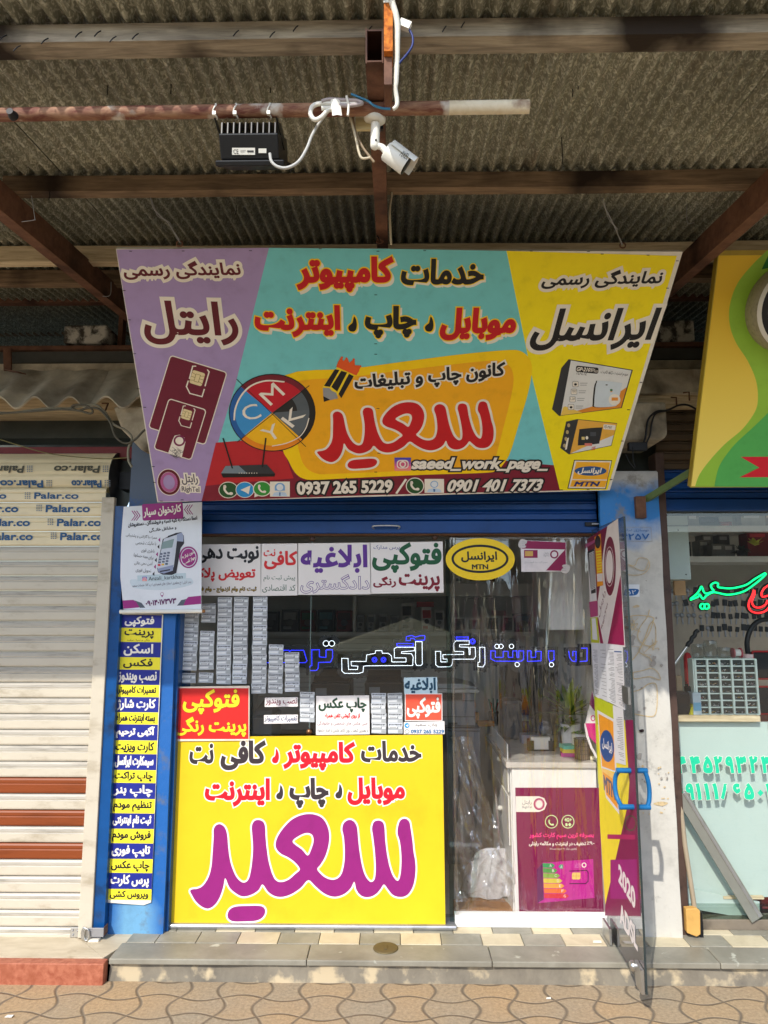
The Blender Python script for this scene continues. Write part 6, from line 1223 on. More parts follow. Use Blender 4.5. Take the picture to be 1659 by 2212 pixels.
d.ell(zd, 325, 516, 56, 282, D2, 1); d.ell(zd, 322, 520, 44, 190, DW, 1.4); d.ell(zd, 322, 520, 40, 184, D2, 1.7); d.ell(zd, 321, 522, 34, 158, DW, 2.0)
d.text('رایتل', zd, 228, 720, 268, 1000, D2, 1.4) if False else d.text('رایتل', zd, 220, 835, 278, 905, D2, 1.4, slope=-235)
d.text('RighTel', zd, 246, 975, 302, 1015, D2, 1.4, slope=-235)
d.poly(zd, [(108, 390), (178, 350), (200, 830), (150, 850)], DP, 2.3); d.poly(zd, [(112, 378), (176, 345), (192, 770), (148, 780)], DK_, 2.7)
for k in range(24):
    y = 395+k*15; d.poly(zd, [(126+k*0.9, y), (172+k*0.8, y-22), (172+k*0.8, y-14), (126+k*0.9, y+8)], DP, 3.0)
d.poly(zd, [(180, 240), (238, 205), (262, 700), (205, 712)], DO, 2.4); d.ell(zd, 211, 285, 28, 62, DK_, 2.8)
for k in range(9): y = 375+k*27; d.poly(zd, [(192+k*2, y), (243+k*1.5, y-10), (244+k*1.5, y+4), (193+k*2, y+14)], DY, 2.8)
d.poly(zd, [(202, 590), (256, 585), (258, 660), (206, 664)], DW, 2.9)
d.poly(zd, [(82, 312), (186, 262), (190, 282), (90, 350)], ink((170, 70, 120)), 2.6); d.poly(zd, [(128, 858), (208, 845), (212, 990), (140, 1005)], ink((176, 60, 116)), 2.3)
d.poly(zd, [(140, 1008), (206, 1002), (226, 1248), (148, 1244)], DG, 2.3); d.poly(zd, [(152, 1015), (190, 1012), (210, 1222), (160, 1215)], DP, 2.7)
d.build('upper_posters', DR)
# curling price lists
d.poly(zd, [(148, 1246), (215, 1252), (226, 1780), (178, 1752)], DP, 2.6); d.poly(zd, [(214, 1250), (300, 1258), (310, 1812), (226, 1772)], ink((214, 214, 216)), 3.2); d.poly(zd, [(290, 1258), (372, 1268), (398, 1852), (305, 1805)], ink((228, 228, 230)), 3.8); d.poly(zd, [(364, 1266), (452, 1274), (476, 1890), (392, 1850)], DP, 4.4); d.poly(zd, [(360, 1842), (452, 1880), (470, 2212), (388, 2212)], DP, 3.2)
d.poly(zk, [(1315, 805), (1420, 850), (1445, 1395), (1350, 1370)], DP, 3.4)
def lines(x0, x1, y0, y1, n_, s0, s1, lay, fr=zd):
    for k in range(n_):
        t = k/(n_-1); y = y0+(y1-y0)*t; xa = x0+(s0)*t; xb = x1+(s1)*t
        if random.random() < 0.12: continue
        r_ = random.uniform(0.45, 0.95); d.poly(fr, [(xa+(xb-xa)*(1-r_), y+(4 if fr is zd else 3)), (xb, y+14*t+6), (xb, y+14*t+10), (xa+(xb-xa)*(1-r_), y+8)], DT, lay)
lines(158, 208, 1310, 1720, 34, 22, 14, 3.0); lines(224, 285, 1310, 1740, 14, 12, 12, 3.6); lines(300, 362, 1290, 1800, 40, 14, 24, 4.2); lines(374, 442, 1350, 1850, 36, 22, 26, 4.8); lines(1345, 1410, 900, 1330, 26, 20, 20, 3.8, zk)
d.poly(zd, [(370, 1325), (440, 1328), (441, 1340), (370, 1336)], DB, 4.8)
d.build('price_lists', DR)
d.poly(zk, [(1128, 705), (1322, 800), (1350, 1580), (1168, 1580)], DG, 1); d.poly(zf, [(1105, 30), (1250, 0), (1290, 0), (1322, 420), (1312, 560), (1235, 905), (1160, 1235), (1125, 700)], DY, 1.3)
d.poly(zk, [(1160, 848), (1332, 945), (1352, 1470), (1200, 1420)], DW, 1.8); d.poly(zk, [(1172, 885), (1318, 965), (1336, 1450), (1208, 1405)], DO, 2.2); d.poly(zk, [(1205, 1420), (1340, 1480), (1345, 1580), (1215, 1580)], ink((244, 196, 100)), 1.9)
d.ell(zk, 1258, 1205, 68, 158, DB, 2.6, 40, -0.08); d.text('ایرانسل', zk, 1208, 1150, 1310, 1260, DW, 3.0, slope=60, bold=0.04)
d.poly(zf, [(1135, 320), (1238, 395), (1255, 632), (1165, 520)], DW, 1.9); d.poly(zf, [(1143, 345), (1228, 405), (1246, 598), (1168, 500)], DO, 2.3); d.text('MTN', zf, 1150, 400, 1228, 500, ink((90, 84, 110)), 2.7, slope=70, bold=0.07)
d.build('yellow_poster', DR)
d.poly(zf, [(1296, 0), (1346, 0), (1372, 640), (1396, 1312), (1158, 1308), (1160, 1238), (1235, 905), (1318, 520), (1305, 250)], ink((126, 20, 72)), 0.9)  # maroon poster film with the counter poster's reflection painted in as colour
d.ell(zf, 1330, 690, 40, 52, ink((70, 90, 50)), 1.3); d.ell(zf, 1330, 690, 34, 44, ink((126, 20, 72)), 1.6); d.poly(zf, [(1175, 765), (1360, 768), (1360, 800), (1175, 795)], ink((170, 30, 90)), 1.3); d.poly(zf, [(1195, 935), (1372, 932), (1378, 1200), (1195, 1195)], ink((150, 24, 110)), 1.3)  # ring, bar and block repeat the counter poster as a painted reflection
d.build('maroon_poster_and_reflection', DR)
d.text('2020', zf, 1248, 1045, 1362, 1180, DW, 1.7, slope=190, bold=0.06); d.text('ADSL', zf, 1258, 1310, 1376, 1450, DW, 1.7, slope=190, bold=0.06)
d.build('lettering', DR)
# blue pull handles on both faces
m_bh = M('blue_handle_paint', (18, 100, 156), 0.35, var=0.12)
ht = d.P(*zf(1330, 338)); hb = d.P(*zf(1350, 582))
HD = MB()
for sd_ in (1, -1):
    o_ = 0.048*sd_ if sd_ > 0 else -0.055
    A = d.w(ht[0], ht[1], o_); Bq = d.w(hb[0], hb[1], o_); bow = dd*(-0.030 if sd_ > 0 else 0.0)+Vector((0, 0, 0))
    HD.tube([d.w(ht[0], ht[1], 0.0005*sd_-0.009*(sd_ < 0)), A+nD*0.012*sd_], 0.0108, m_bh, 12); HD.tube([d.w(hb[0], hb[1], 0.0005*sd_-0.009*(sd_ < 0)), Bq+nD*0.012*sd_], 0.0108, m_bh, 12)
    HD.tube(smooth3([A, A+(Bq-A)*0.2+bow*0.8+nD*0.010*sd_, A+(Bq-A)*0.5+bow+nD*0.014*sd_, A+(Bq-A)*0.8+bow*0.8+nD*0.010*sd_, Bq]), 0.0092, m_bh, 12)
HD.build('door_handle', DR)

# ------------------------------------------------------------------ neighbour's cream roller shutter at left
YSh = -0.12
zs_b = PY(100, 2037, YSh).z; pitch = 0.0735
ztop_ = PY(100, 1085, YSh).z
LS = thing('roller_shutter', 'closed cream roller shutter with three brown bands at the left', 'shutter', (-2.4, YSh, 0)); LSF = {}
xg0, xg1 = PY(200, 2035, YSh).x, PY(218, 2035, YSh-0.03).x
xg0 = PY(225, 1085, YSh).x; xg1 = PY(247, 1085, YSh-0.03).x
nsl = int(round((ztop_-zs_b)/pitch)); pitch = (ztop_-zs_b)/nsl; kb0 = int(round((PY(100, 1852, YSh).z-zs_b)/pitch-0.5))
m_filmp = M('printed_film', (226, 210, 172), 0.32, var=0.06, vs=4, stretch=(1, 5, 5))
for k in range(nsl+1):
    z = zs_b+pitch*k; yD = 0
    mt = m_brown_slat if k in (kb0, kb0+2, kb0+4) else m_cream
    if k >= nsl-3: mt = m_filmp
    mb = MB(); d0 = 0.013
    prof = [(0.001, z), (d0*0.85, z+0.004), (d0, z+pitch*0.14), (d0, z+pitch*0.56), (d0*0.72, z+pitch*0.62), (d0*0.9, z+pitch*0.68), (d0*0.9, z+pitch*0.84), (d0*0.55, z+pitch*0.93), (0.001, z+pitch*0.985)]
    mb.extr([Vector((-4.6, YSh-dy, zz)) for dy, zz in prof], (4.6+xg0+0.012, 0, 0), mt)
    if mt is m_cream:
        li = mb.mi(m_lip)
        for q_ in (3, 5, 6, 7): mb.m[q_] = li
    mb.build('slat', LS)
# rolled coil above, wrapped in printed film
i_pb = ink((36, 84, 128)); rc = 0.15; zcoil = ztop_+0.13; ycoil = YSh+rc-0.01
xc1 = PY(235, 1060, YSh).x
mb = MB(); n_ = 40; profc = []
for i in range(n_+1):
    g = -pi*0.12+pi*1.2*i/n_; bump = 0.004 if i % 5 == 0 else 0
    profc.append(Vector((-4.6, ycoil-(rc-bump)*cos(g), zcoil+(rc-bump)*sin(g))))
mb.extr(profc, (4.6+xc1, 0, 0), m_filmp, False); mb.build('rolled_slats', LS)
mb = MB(); mb.lathe((xc1, ycoil, zcoil), [(rc*1.02, 0), (rc*1.02, 0.006), (0.03, 0.008), (0.03, 0.05)], m_dark, 32, (1, 0, 0)); mb.box((xc1+0.02, ycoil-0.06, zcoil-0.05), (xc1+0.09, ycoil+0.05, zcoil+0.04), m_dark); mb.build('coil_bracket', LS)
def film_row(fr, y0, y1, xs_l, Y, n, flip, col):
    if Y is None:                                     # lies on the rolled coil
        d_ = ray(*fr(300, (y0+y1)/2)); oy, oz = CAM.y-ycoil, CAM.z-zcoil; A_ = d_.y**2+d_.z**2; B_ = d_.y*oy+d_.z*oz; C_q = oy*oy+oz*oz-(rc+0.004)**2
        t = (-B_-sqrt(max(0, B_*B_-A_*C_q)))/A_; p = CAM+d_*t; s = Sheet(p, (0, p.y-ycoil, p.z-zcoil))
    else: s = Sheet(PY(60, fr(0, (y0+y1)/2)[1], Y), n)
    for x0, x1 in xs_l:
        a, b = (x1, x0) if flip else (x0, x1); ya, yb = (y1, y0) if flip else (y0, y1)
        s.text('Palar.co', fr, a, ya, b, yb, col, 1, bold=0.05)
        o = s.mb.build('printed_name', LS); s.new(); gx = (x0-75, x0-25) if not flip else (x1+25, x1+75)
        for r in range(4):
            for c_ in range(3): s.rect(fr, gx[0]+c_*17, y0+r*14, gx[0]+c_*17+11, y0+r*14+8, ink((120, 130, 140)), 1)
        s.mb.build('printed_mark', LS); s.new()
pale = ink((86, 84, 70))
film_row(zm, 517, 577, [(365, 718), (-200, 147)], YSh-0.0145, (0, -1, 0), False, i_pb)
film_row(zm, 628, 688, [(455, 808), (-110, 240)], YSh-0.0145, (0, -1, 0), False, i_pb)
film_row(zm, 738, 800, [(480, 832), (-90, 263)], YSh-0.0145, (0, -1, 0), False, i_pb)
film_row(zm, 418, 470, [(273, 627), (-300, 52)], YSh-0.0145, (0, -1, 0), False, i_pb)
film_row(zm, 320, 380, [(570, 810), (0, 345)], None, None, True, i_pb)
film_row(zm, 205, 262, [(428, 795), (-150, 190)], None, None, True, pale)
mb = MB(); mb.box((xg0, YSh-0.032, 0.0), (xg1, YSh+0.0, ztop_+0.02), m_cream); mb.build('side_guide', LS, bevel=0.003)
mb = MB(); mb.box((-4.6, YSh-0.02, zs_b-0.012), (xg0+0.012, YSh+0.01, zs_b-0.001), m_dark); mb.build('bottom_seal', LS)
mb = MB(); mb.box((xg1+0.001, YSh-0.02, 0), (pl0.x-0.003, YSh+0.03, 2.02), m_blue_dk); tag(mb.build('guide_channel'), 'dark blue strip between the cream shutter guide and the blue pillar', 'channel')
# hasp and padlock
HP = thing('shutter_hasp', 'steel hasp with a hanging padlock at the foot of the cream shutter', 'lock', PY(*z8(570, 1640), YSh-0.02))
def hp(x, y, Y): return PY(*z8(x, y), Y)
a, b = hp(450, 1655, YSh-0.02), hp(570, 1592, YSh-0.02); mb = MB(); mb.box((a.x, YSh-0.022, a.z), (b.x, YSh-0.017, b.z), m_steel)
for x, y in ((468, 1610), (470, 1638), (500, 1612), (505, 1640)): mb.ball(hp(x, y, YSh-0.023), 0.005, m_grey_metal, 8)
mb.build('hasp_plate', HP, bevel=0.002)
a, b = hp(568, 1652, YSh-0.05), hp(668, 1594, YSh-0.05); mb = MB(); mb.box((a.x, YSh-0.052, a.z), (b.x, YSh-0.047, b.z), m_grey_metal); mb.box((b.x-0.004, YSh-0.047, a.z), (b.x, YSh+0.0, b.z), m_rust); mb.build('strap_plate', HP, bevel=0.0015)
mb = MB(); c = hp(552, 1630, YSh-0.05)
for k in range(3): mb.tube([c+Vector((0.008*k-0.008+0.012*cos(g), -0.006*k, 0.026*sin(g))) for g in [2*pi*i/14 for i in range(15)]], 0.0038, m_steel, 7)
mb.build('shackle', HP)
mb = MB(); a, b = hp(572, 1690, YSh-0.04), hp(645, 1658, YSh-0.04); mb.box((a.x, YSh-0.06, a.z), (b.x, YSh-0.03, b.z), M('lock_body', (214, 206, 190), 0.4)); mb.build('lock_body', HP, bevel=0.003)
# red band and grey box profile over the coil
a, b = PY(100, 984, -0.10), PY(100, 958, -0.10); mb = MB(); mb.box((-4.6, -0.02, a.z), (-1.36, 0.03, b.z), m_red_band); tag(mb.build('red_fascia'), 'dark red metal strip over the cream shutter', 'fascia')
a, b = PY(100, 1001, -0.10), PY(100, 985, -0.10); mb = MB(); mb.box((-4.6, -0.06, a.z), (PY(240, 990, -0.06).x, -0.01, b.z), m_grey_metal); tag(mb.build('box_profile', bevel=0.002), 'grey aluminium profile above the shutter coil', 'profile')
# cables on the left corbel
mc = M('old_cable', (92, 88, 76), 0.6, var=0.15)
def nn(x, y, Y=-0.30): return PY(*zn(x, y), Y)
mb = MB(); mb.tube(smooth3([nn(-200, 1510), (nn(0, 1500)), nn(300, 1480), nn(520, 1465), nn(680, 1475), nn(780, 1500), nn(800, 1470), nn(740, 1430), nn(650, 1425), nn(620, 1450), nn(680, 1475), nn(760, 1450), nn(860, 1465), nn(950, 1570), nn(1000, 1700), nn(1080, 1755), nn(1160, 1730), nn(1240, 1650), nn(1300, 1620)]), 0.0055, mc, 8)
mb.tube(smooth3([nn(-200, 1490, -0.29), nn(100, 1492, -0.29), nn(400, 1455, -0.29), nn(600, 1455, -0.29), nn(800, 1420, -0.29), nn(900, 1480, -0.29), nn(980, 1590, -0.29), nn(1080, 1640, -0.29), nn(1140, 1710, -0.29), nn(1110, 1800, -0.29), nn(1110, 1900, -0.29), nn(1140, 1960, -0.29)]), 0.006, M('grey_conduit', (140, 134, 116), 0.6), 8)
tag(mb.build('cable_run'), 'pair of old grey cables looped under the cement sheet at left', 'cable')
mb = MB(); mb.tube(smooth3([nn(-100, 1690, -0.2), nn(150, 1770, -0.2), nn(400, 1840, -0.2), nn(620, 1870, -0.2), nn(900, 1890, -0.2), nn(1100, 1880, -0.2)]), 0.0026, M('thin_cable', (120, 112, 70), 0.6), 6); tag(mb.build('thin_cable'), 'thin sagging cable over the red strip at left', 'cable')
for fr, (x0, y0, x1, y1), lab in ((zn, (780, 1375, 825, 1375), 'rusty bent hook holding the cables, nearer the loop'), (zn, (880, 1412, 935, 1412), 'rusty bent hook holding the cables, nearer the big sign'), (zu, (820, 1360, 870, 1360), 'rusty hook left of a pair on the right timber fascia'), (zu, (925, 1320, 980, 1315), 'rusty hook right of a pair on the right timber fascia')):
    mb = MB(); Y = -0.1; mb.tube([PY(*fr(x0, y0), Y), PY(*fr(x1-4, y1), Y), PY(*fr(x1 if fr is zu else x0+30, y1+70), Y-0.02)] if fr is zu else [PY(*fr(x0, y0), Y), PY(*fr(x1, y1), Y), PY(*fr((x0+x1)/2+4, y1+60), Y-0.12)], 0.004, m_rust, 6); tag(mb.build('cable_hook'), lab, 'hook')
mb = MB(); uu = lambda x, y: PY(*zu(x, y), -0.23)
mb.tube(smooth3([uu(1180, 1560), uu(1000, 1440), uu(900, 1425), uu(790, 1470), uu(700, 1480), uu(630, 1540), uu(610, 1620), uu(600, 1700), uu(585, 1750)]), 0.005, m_black, 8); mb.tube(smooth3([uu(780, 1475), uu(690, 1500), uu(655, 1580), uu(640, 1680), uu(610, 1750)]), 0.0045, m_black, 8)
tag(mb.build('cable_run'), 'black cables drooping over the rounded beam end at right', 'cable')
mb = MB(); a = uu(530, 1780); mb.box(a+Vector((-0.04, 0, -0.02)), a+Vector((0.05, 0.03, 0.02)), m_dark); mb.tube(smooth3([uu(490, 1790), uu(495, 1900), uu(515, 1960)]), 0.003, m_black, 6); mb.tube(smooth3([uu(430, 1850), uu(470, 1930), uu(510, 1970)]), 0.003, m_black, 6)
tag(mb.build('junction_box', bevel=0.002), 'small dark cable junction under the rounded beam end', 'junction box')
# ------------------------------------------------------------------ inside the shop
def BX(fr, x0, y0, x1, y1, Y, dep): a = PY(*fr(x0, y1), Y); b = PY(*fr(x1, y0), Y); return Vector((a.x, Y, a.z)), Vector((b.x, Y+dep, b.z))
YBk = 2.08
SHV = thing('wall_shelf', 'white wall shelf unit with two tiers along the back of the shop', 'shelf', (0, YBk, 1.4))
zsh = PY(*zl(700, 395), YBk).z; ztp = PY(*zl(700, 40), YBk).z
xA, xB = -1.14, PY(*zr(1300, 300), YBk).x
for (z0, z1, n_) in ((zsh-0.03, zsh, 'shelf_board'), (ztp, ztp+0.10, 'shelf_board'), (ztp+0.5, ztp+0.53, 'shelf_board')):
    mb = MB(); mb.box((xA, YBk, z0), (xB, 2.44, z1), m_white); mb.build(n_, SHV, bevel=0.002)
for x in (PY(*zl(733, 200), YBk).x, PY(*zr(200, 300), YBk).x, PY(*zr(1105, 300), YBk).x):
    mb = MB(); mb.box((x-0.012, YBk+0.003, zsh+0.001), (x+0.012, 2.44, ztp-0.001), m_white); mb.build('divider', SHV)
s = Sheet((0, YBk-0.001, 0), (0, -1, 0)); s.text('فروش انواع فلش مموری و مودم', zl, 1070, 54, 1318, 76, i_blk, 1); s.text('چاپ عکس از روی گوشی', zr, 395, 135, 668, 168, i_blk, 1, slope=4); s.build('lettering', SHV)
def pbox(fr, x0, y0, x1, y1, col, label, col2=None, Y=YBk+0.06, dep=0.10, cat='box', name='product_box', disc=None):
    a, b = BX(fr, x0, y0, x1, y1, Y, dep); a.z = zsh+0.001 if fr in (zl, zr) and Y > 2 and a.z < zsh+0.12 else a.z
    mb = MB(); mb.box(a, b, M('carton', col, 0.5, var=0.12, vs=14))
    if col2:
        h_ = b.z-a.z; w_ = b.x-a.x
        mb.box((a.x+w_*0.12, Y-0.0025, a.z+h_*0.55), (b.x-w_*0.12, Y-0.001, b.z-h_*0.12), ink(col2)); mb.box((a.x+w_*0.12, Y-0.0025, a.z+h_*0.12), (b.x-w_*0.4, Y-0.001, a.z+h_*0.24), ink(col2))
        mb.lathe(((a.x+b.x)/2, Y-0.001, a.z+h_*0.42), [(w_*0.22, 0.0), (w_*0.22, 0.002), (0, 0.002)], ink(disc or (90, 92, 96)), 16, (0, -1, 0))
    return tag(mb.build(name, bevel=0.002), label, cat)
for e in ((-160, 190, -20, 380, (52, 54, 58), 'black carton at the left end of the back shelf', (90, 92, 96)), (12, 175, 182, 380, (70, 72, 76), 'charcoal headphone carton on the back shelf', (150, 150, 150)), (197, 180, 350, 380, (96, 30, 34), 'red and green carton on the back shelf', (40, 84, 56)), (370, 175, 536, 380, (24, 44, 50), 'dark teal carton on the back shelf', (70, 120, 130)), (556, 182, 712, 380, (110, 28, 36), 'dark red carton next to the shelf divider', (60, 24, 30)),
          (757, 225, 832, 380, (150, 150, 146), 'first small white carton right of the shelf divider', (110, 110, 110)), (862, 225, 935, 380, (156, 156, 152), 'second small white carton right of the shelf divider', (100, 104, 110)), (975, 222, 1062, 380, (146, 148, 148), 'third small white carton right of the shelf divider', (90, 90, 94)), (1088, 230, 1172, 380, (150, 150, 150), 'fourth small white carton right of the shelf divider', (120, 120, 124)),
          (1196, 105, 1312, 380, (186, 184, 180), 'tall white cable carton on the back shelf', (40, 40, 44)), (1396, 150, 1502, 380, (196, 190, 188), 'white carton with red band on the back shelf', (170, 40, 44)), (1528, 178, 1618, 380, (190, 188, 186), 'white microphone carton near the curtain edge', (40, 40, 42))):
    pbox(zl, *e[:4], e[4], e[5], e[6], cat='carton')
pbox(zl, 1350, 95, 1520, 148, (160, 30, 32), 'red box lying on top of the white cartons', None, Y=YBk+0.08, dep=0.08, cat='carton')
for (x0, y0, x1, y1, lab) in ((240, 360, 372, 490, 'first white photo frame on the shelf behind the curtain'), (378, 365, 548, 490, 'second white photo frame on the shelf behind the curtain'), (570, 345, 746, 490, 'largest white photo frame on the shelf behind the curtain'), (772, 350, 892, 490, 'white photo frame beside the dark blue box')):
    a, b = BX(zr, x0, y0, x1, y1, YBk+0.05, 0.02); a.z = zsh+0.001; t = thing('framed_photo', lab, 'photo frame', a); w_ = (b.x-a.x)*0.14
    mb = MB(); Y = YBk+0.05
    for c in (((a.x, Y, a.z), (a.x+w_, Y+0.02, b.z)), ((b.x-w_, Y, a.z), (b.x, Y+0.02, b.z)), ((a.x+w_, Y, a.z), (b.x-w_, Y+0.02, a.z+w_)), ((a.x+w_, Y, b.z-w_), (b.x-w_, Y+0.02, b.z))): mb.box(*c, m_white)
    mb.build('frame', t); mb = MB(); mb.box((a.x+w_, Y+0.008, a.z+w_), (b.x-w_, Y+0.018, b.z-w_), two_tone('printed_photo', (60, 62, 70), (120, 116, 112), 30, 0.35, 0.65, 0.4, bump=0)); mb.build('picture', t)
pbox(zr, 900, 325, 1088, 490, (30, 48, 74), 'dark blue box beside the photo frames', (50, 74, 104), cat='carton'); pbox(zr, 1130, 345, 1222, 475, (40, 96, 130), 'bright blue box under the white cabinet', (190, 200, 204), cat='carton'); pbox(zr, 1222, 268, 1292, 475, (34, 34, 38), 'tall black box next to the white cabinet', None, cat='carton'); pbox(zr, 665, 290, 803, 345, (190, 156, 156), 'small pink box on top of the photo frames', None, Y=YBk+0.12, cat='carton')
for x0, x1, lab in ((240, 345, 'dark framed picture on the upper shelf at left'), (385, 710, 'wide dark framed picture on the upper shelf'), (740, 820, 'dark carton on the upper shelf')):
    a, b = BX(zr, x0, -90, x1, 82, YBk+0.06, 0.03); a.z = ztp+0.101; mb = MB(); mb.box(a, b, m_white); mb.box((a.x+0.02, a.y-0.003, a.z+0.02), (b.x-0.02, a.y-0.001, b.z-0.02), m_dgrey_pl); tag(mb.build('wall_picture'), lab, 'picture')
# white cabinet, nearer
a, b = BX(zi, 845, 178, 1150, 845, 0.40, 0.35); mb = MB(); mb.box(a, b, m_white); mb.box((a.x+0.002, a.y-0.012, a.z+0.002), (b.x, a.y-0.002, b.z-0.002), m_white); tag(mb.build('wall_cabinet', bevel=0.003), 'tall white cabinet on the right wall inside the shop', 'cabinet')
# striped back panel under the shelf
mb = MB(); z = 0.75
while z < zsh-0.05: mb.box((xA, 2.40, z), (0.15, 2.445, z+0.036), m_wall); z += 0.04
tag(mb.build('slat_panel'), 'pale slatted panel under the wall shelf', 'panel')
# work bench with dark machines behind the window
mb = MB(); mb.box((-1.14, 0.45, 0.70), (0.20, 1.1, 0.735), m_dgrey_pl); mb.box((-1.12, 0.5, -0.004), (-1.08, 1.0, 0.70), m_dark); mb.box((0.14, 0.5, -0.004), (0.18, 1.0, 0.70), m_dark); tag(mb.build('work_bench', bevel=0.002), 'dark work bench behind the shop window', 'bench')
def printer(x0, x1, z1, Y, label, mat):
    t = thing('printer', label, 'printer', ((x0+x1)/2, Y, 0.736)); w_ = x1-x0
    mb = MB(); mb.box((x0, Y, 0.736), (x1, Y+0.34, z1-0.03), mat); mb.build('housing', t, bevel=0.012)
    mb = MB(); mb.prism([(x0+0.01, Y+0.02, z1-0.028), (x0+0.01, Y+0.33, z1-0.028), (x0+0.01, Y+0.33, z1+0.03), (x0+0.01, Y+0.05, z1)], (w_-0.02, 0, 0), mat); mb.build('scanner_lid', t, bevel=0.006, recalc=True)
    mb = MB(); mb.box((x0+0.05, Y-0.05, 0.78), (x1-0.05, Y-0.002, 0.79), m_dgrey_pl); mb.build('paper_tray', t)
    mb = MB(); mb.box((x0+w_*0.12, Y-0.006, z1-0.1), (x0+w_*0.4, Y-0.001, z1-0.06), m_grey_pl); mb.build('control_panel', t)
xp = lambda x: PY(*zl(x, 950), 0.6).x
printer(xp(305), xp(695), PY(*zl(500, 845), 0.6).z, 0.6, 'wide black printer behind the photo printing notice', m_black); printer(xp(835), xp(1215), PY(*zl(1000, 835), 0.6).z, 0.6, 'black printer behind the columns of card packs', m_black)
printer(PY(*zx(478, 800), 0.55).x, PY(*zx(600, 800), 0.55).x, PY(*zx(540, 735), 0.55).z, 0.55, 'grey label printer between the red notice and the small strips', m_grey_pl)
# copier
YCp = 0.85
CP = thing('photocopier', 'grey photocopier on a cabinet behind the plastic curtain', 'photocopier', PY(*zr(300, 1560), YCp))
a, b = BX(zr, 108, 1185, 470, 1560, YCp, 0.5); mb = MB(); mb.box(a, b, m_grey_pl); mb.build('body', CP, bevel=0.008)
for y in (1275, 1450, 1545):
    q, r = BX(zr, 112, y-4, 466, y+3, YCp-0.003, 0.002); mb = MB(); mb.box(q, r, m_dgrey_pl); mb.build('seam', CP)
q, r = BX(zr, 112, 1195, 330, 1265, YCp-0.004, 0.003); mb = MB(); mb.box(q, r, m_black); mb.build('output_slot', CP)
q, r = BX(zr, 60, 1150, 515, 1188, YCp-0.03, 0.52); mb = MB(); mb.box(q, r, M('light_grey_plastic', (176, 178, 178), 0.45)); mb.build('scanner_bed', CP, bevel=0.004)
q, r = BX(zr, 62, 1088, 400, 1148, YCp+0.05, 0.4); mb = MB(); mb.prism([(q.x, q.y, q.z), (r.x, q.y, q.z), (r.x+0.06, q.y, q.z+0.01), (r.x-0.05, q.y, r.z), (q.x, q.y, r.z)], (0, 0.4, 0), M('light_grey_plastic', (176, 178, 178), 0.45)); mb.build('feeder', CP, bevel=0.006, recalc=True)
q, r = BX(zr, 180, 1512, 278, 1535, YCp-0.006, 0.004); mb = MB(); mb.box(q, r, m_dgrey_pl); mb.build('tray_handle', CP)
a, b = BX(zr, 162, 1600, 525, 1900, YCp, 0.5); a.z = 0.0; CB = thing('copier_cabinet', 'blue grey cabinet with two doors under the photocopier', 'cabinet', a)
m_cab = M('blue_grey_panel', (112, 118, 128), 0.5, var=0.06)
mb = MB(); mb.box(a, (b.x, b.y, b.z), m_cab); mb.build('carcass', CB); q, r = BX(zr, 150, 1578, 530, 1600, YCp-0.015, 0.53); mb = MB(); mb.box(q, r, m_cab); mb.build('top', CB, bevel=0.003)
for x0, x1 in ((166, 226), (230, 520)):
    q, r = BX(zr, x0, 1612, x1, 1900, YCp-0.014, 0.012); q.z = 0.06; mb = MB(); mb.box(q, r, m_cab); dd_ = mb.build('door', CB, bevel=0.002)
    p = PY(*zr(305 if x0 > 200 else 215, 1680), YCp-0.016); mb = MB(); mb.ball(p, 0.014, m_grey_metal, 10); mb.build('knob', dd_)
# counter
YCt = 0.13
ca = PY(*zf(556, 1308), YCt); cb = PY(*zf(1190, 282), YCt)
CT = thing('counter', 'white counter with a maroon poster on its front just inside the doorway', 'counter', (ca.x+0.3, YCt, 0)); ztc = cb.z; m_ct = M('white_counter_paint', (230, 228, 222), 0.35, var=0.05, vs=6, bump=0.15, bs=10)
x1c = 1.02
mb = MB(); mb.box((ca.x, YCt, 0.0), (x1c, YCt+0.02, ztc-0.03), m_ct); mb.build('front_panel', CT)
mb = MB(); mb.box((ca.x-0.005, YCt+0.021, 0.0), (ca.x+0.015, YCt+0.72, ztc-0.03), m_ct); mb.build('side_panel', CT)
m_top = M('counter_laminate', (196, 190, 180), 0.25, var=0.1, vs=12)
mb = MB(); mb.box((ca.x-0.03, YCt-0.015, ztc-0.028), (x1c, YCt+0.80, ztc), m_top); mb.build('counter_top', CT, bevel=0.004)
for q_ in (0.30, 0.56):
    mb = MB(); mb.box((ca.x-0.012, YCt+0.06, q_+0.01), (ca.x-0.006, YCt+0.66, q_+0.25), m_ct); dw_ = mb.build('drawer', CT, bevel=0.002); mb = MB(); mb.ball((ca.x-0.022, YCt+0.3, q_+0.13), 0.014, m_white_pl, 10); mb.build('knob', dw_)
s = Sheet((0, YCt-0.004, 0), (0, -1, 0)); PST = CT
mr_ = ink((124, 24, 72)); mp = ink((186, 30, 140))
s.slab(zf, [(557, 453), (1185, 453), (1190, 1306), (584, 1306)], 0.003, M('maroon_poster_and_reflection', (124, 24, 72), 0.3, var=0.08, vs=3)).build('poster', CT)
s.poly(zf, [(560, 510), (715, 510), (750, 522), (768, 560), (752, 600), (715, 615), (562, 615)], i_wht, 1); s.ring(zf, 716, 562, 37, 40, 9, ink((170, 40, 100)), 1.5, 36); s.ring(zf, 716, 562, 27, 30, 4, ink((200, 90, 140)), 1.5, 36)
s.text('رایتل', zf, 604, 536, 666, 568, ink((90, 90, 94)), 1.5); s.text('RighTel', zf, 605, 574, 667, 595, ink((90, 90, 94)), 1.5)
lg = ink((210, 236, 170))
for x in (799, 909): s.ring(zf, x, 680, 43, 45, 5, lg, 1, 36)
phone(zf, 799, 684, 28, lg, 1.2) if False else None
_sg = sg; sg = s; phone(zf, 796, 686, 30, lg, 1.4); sg = _sg
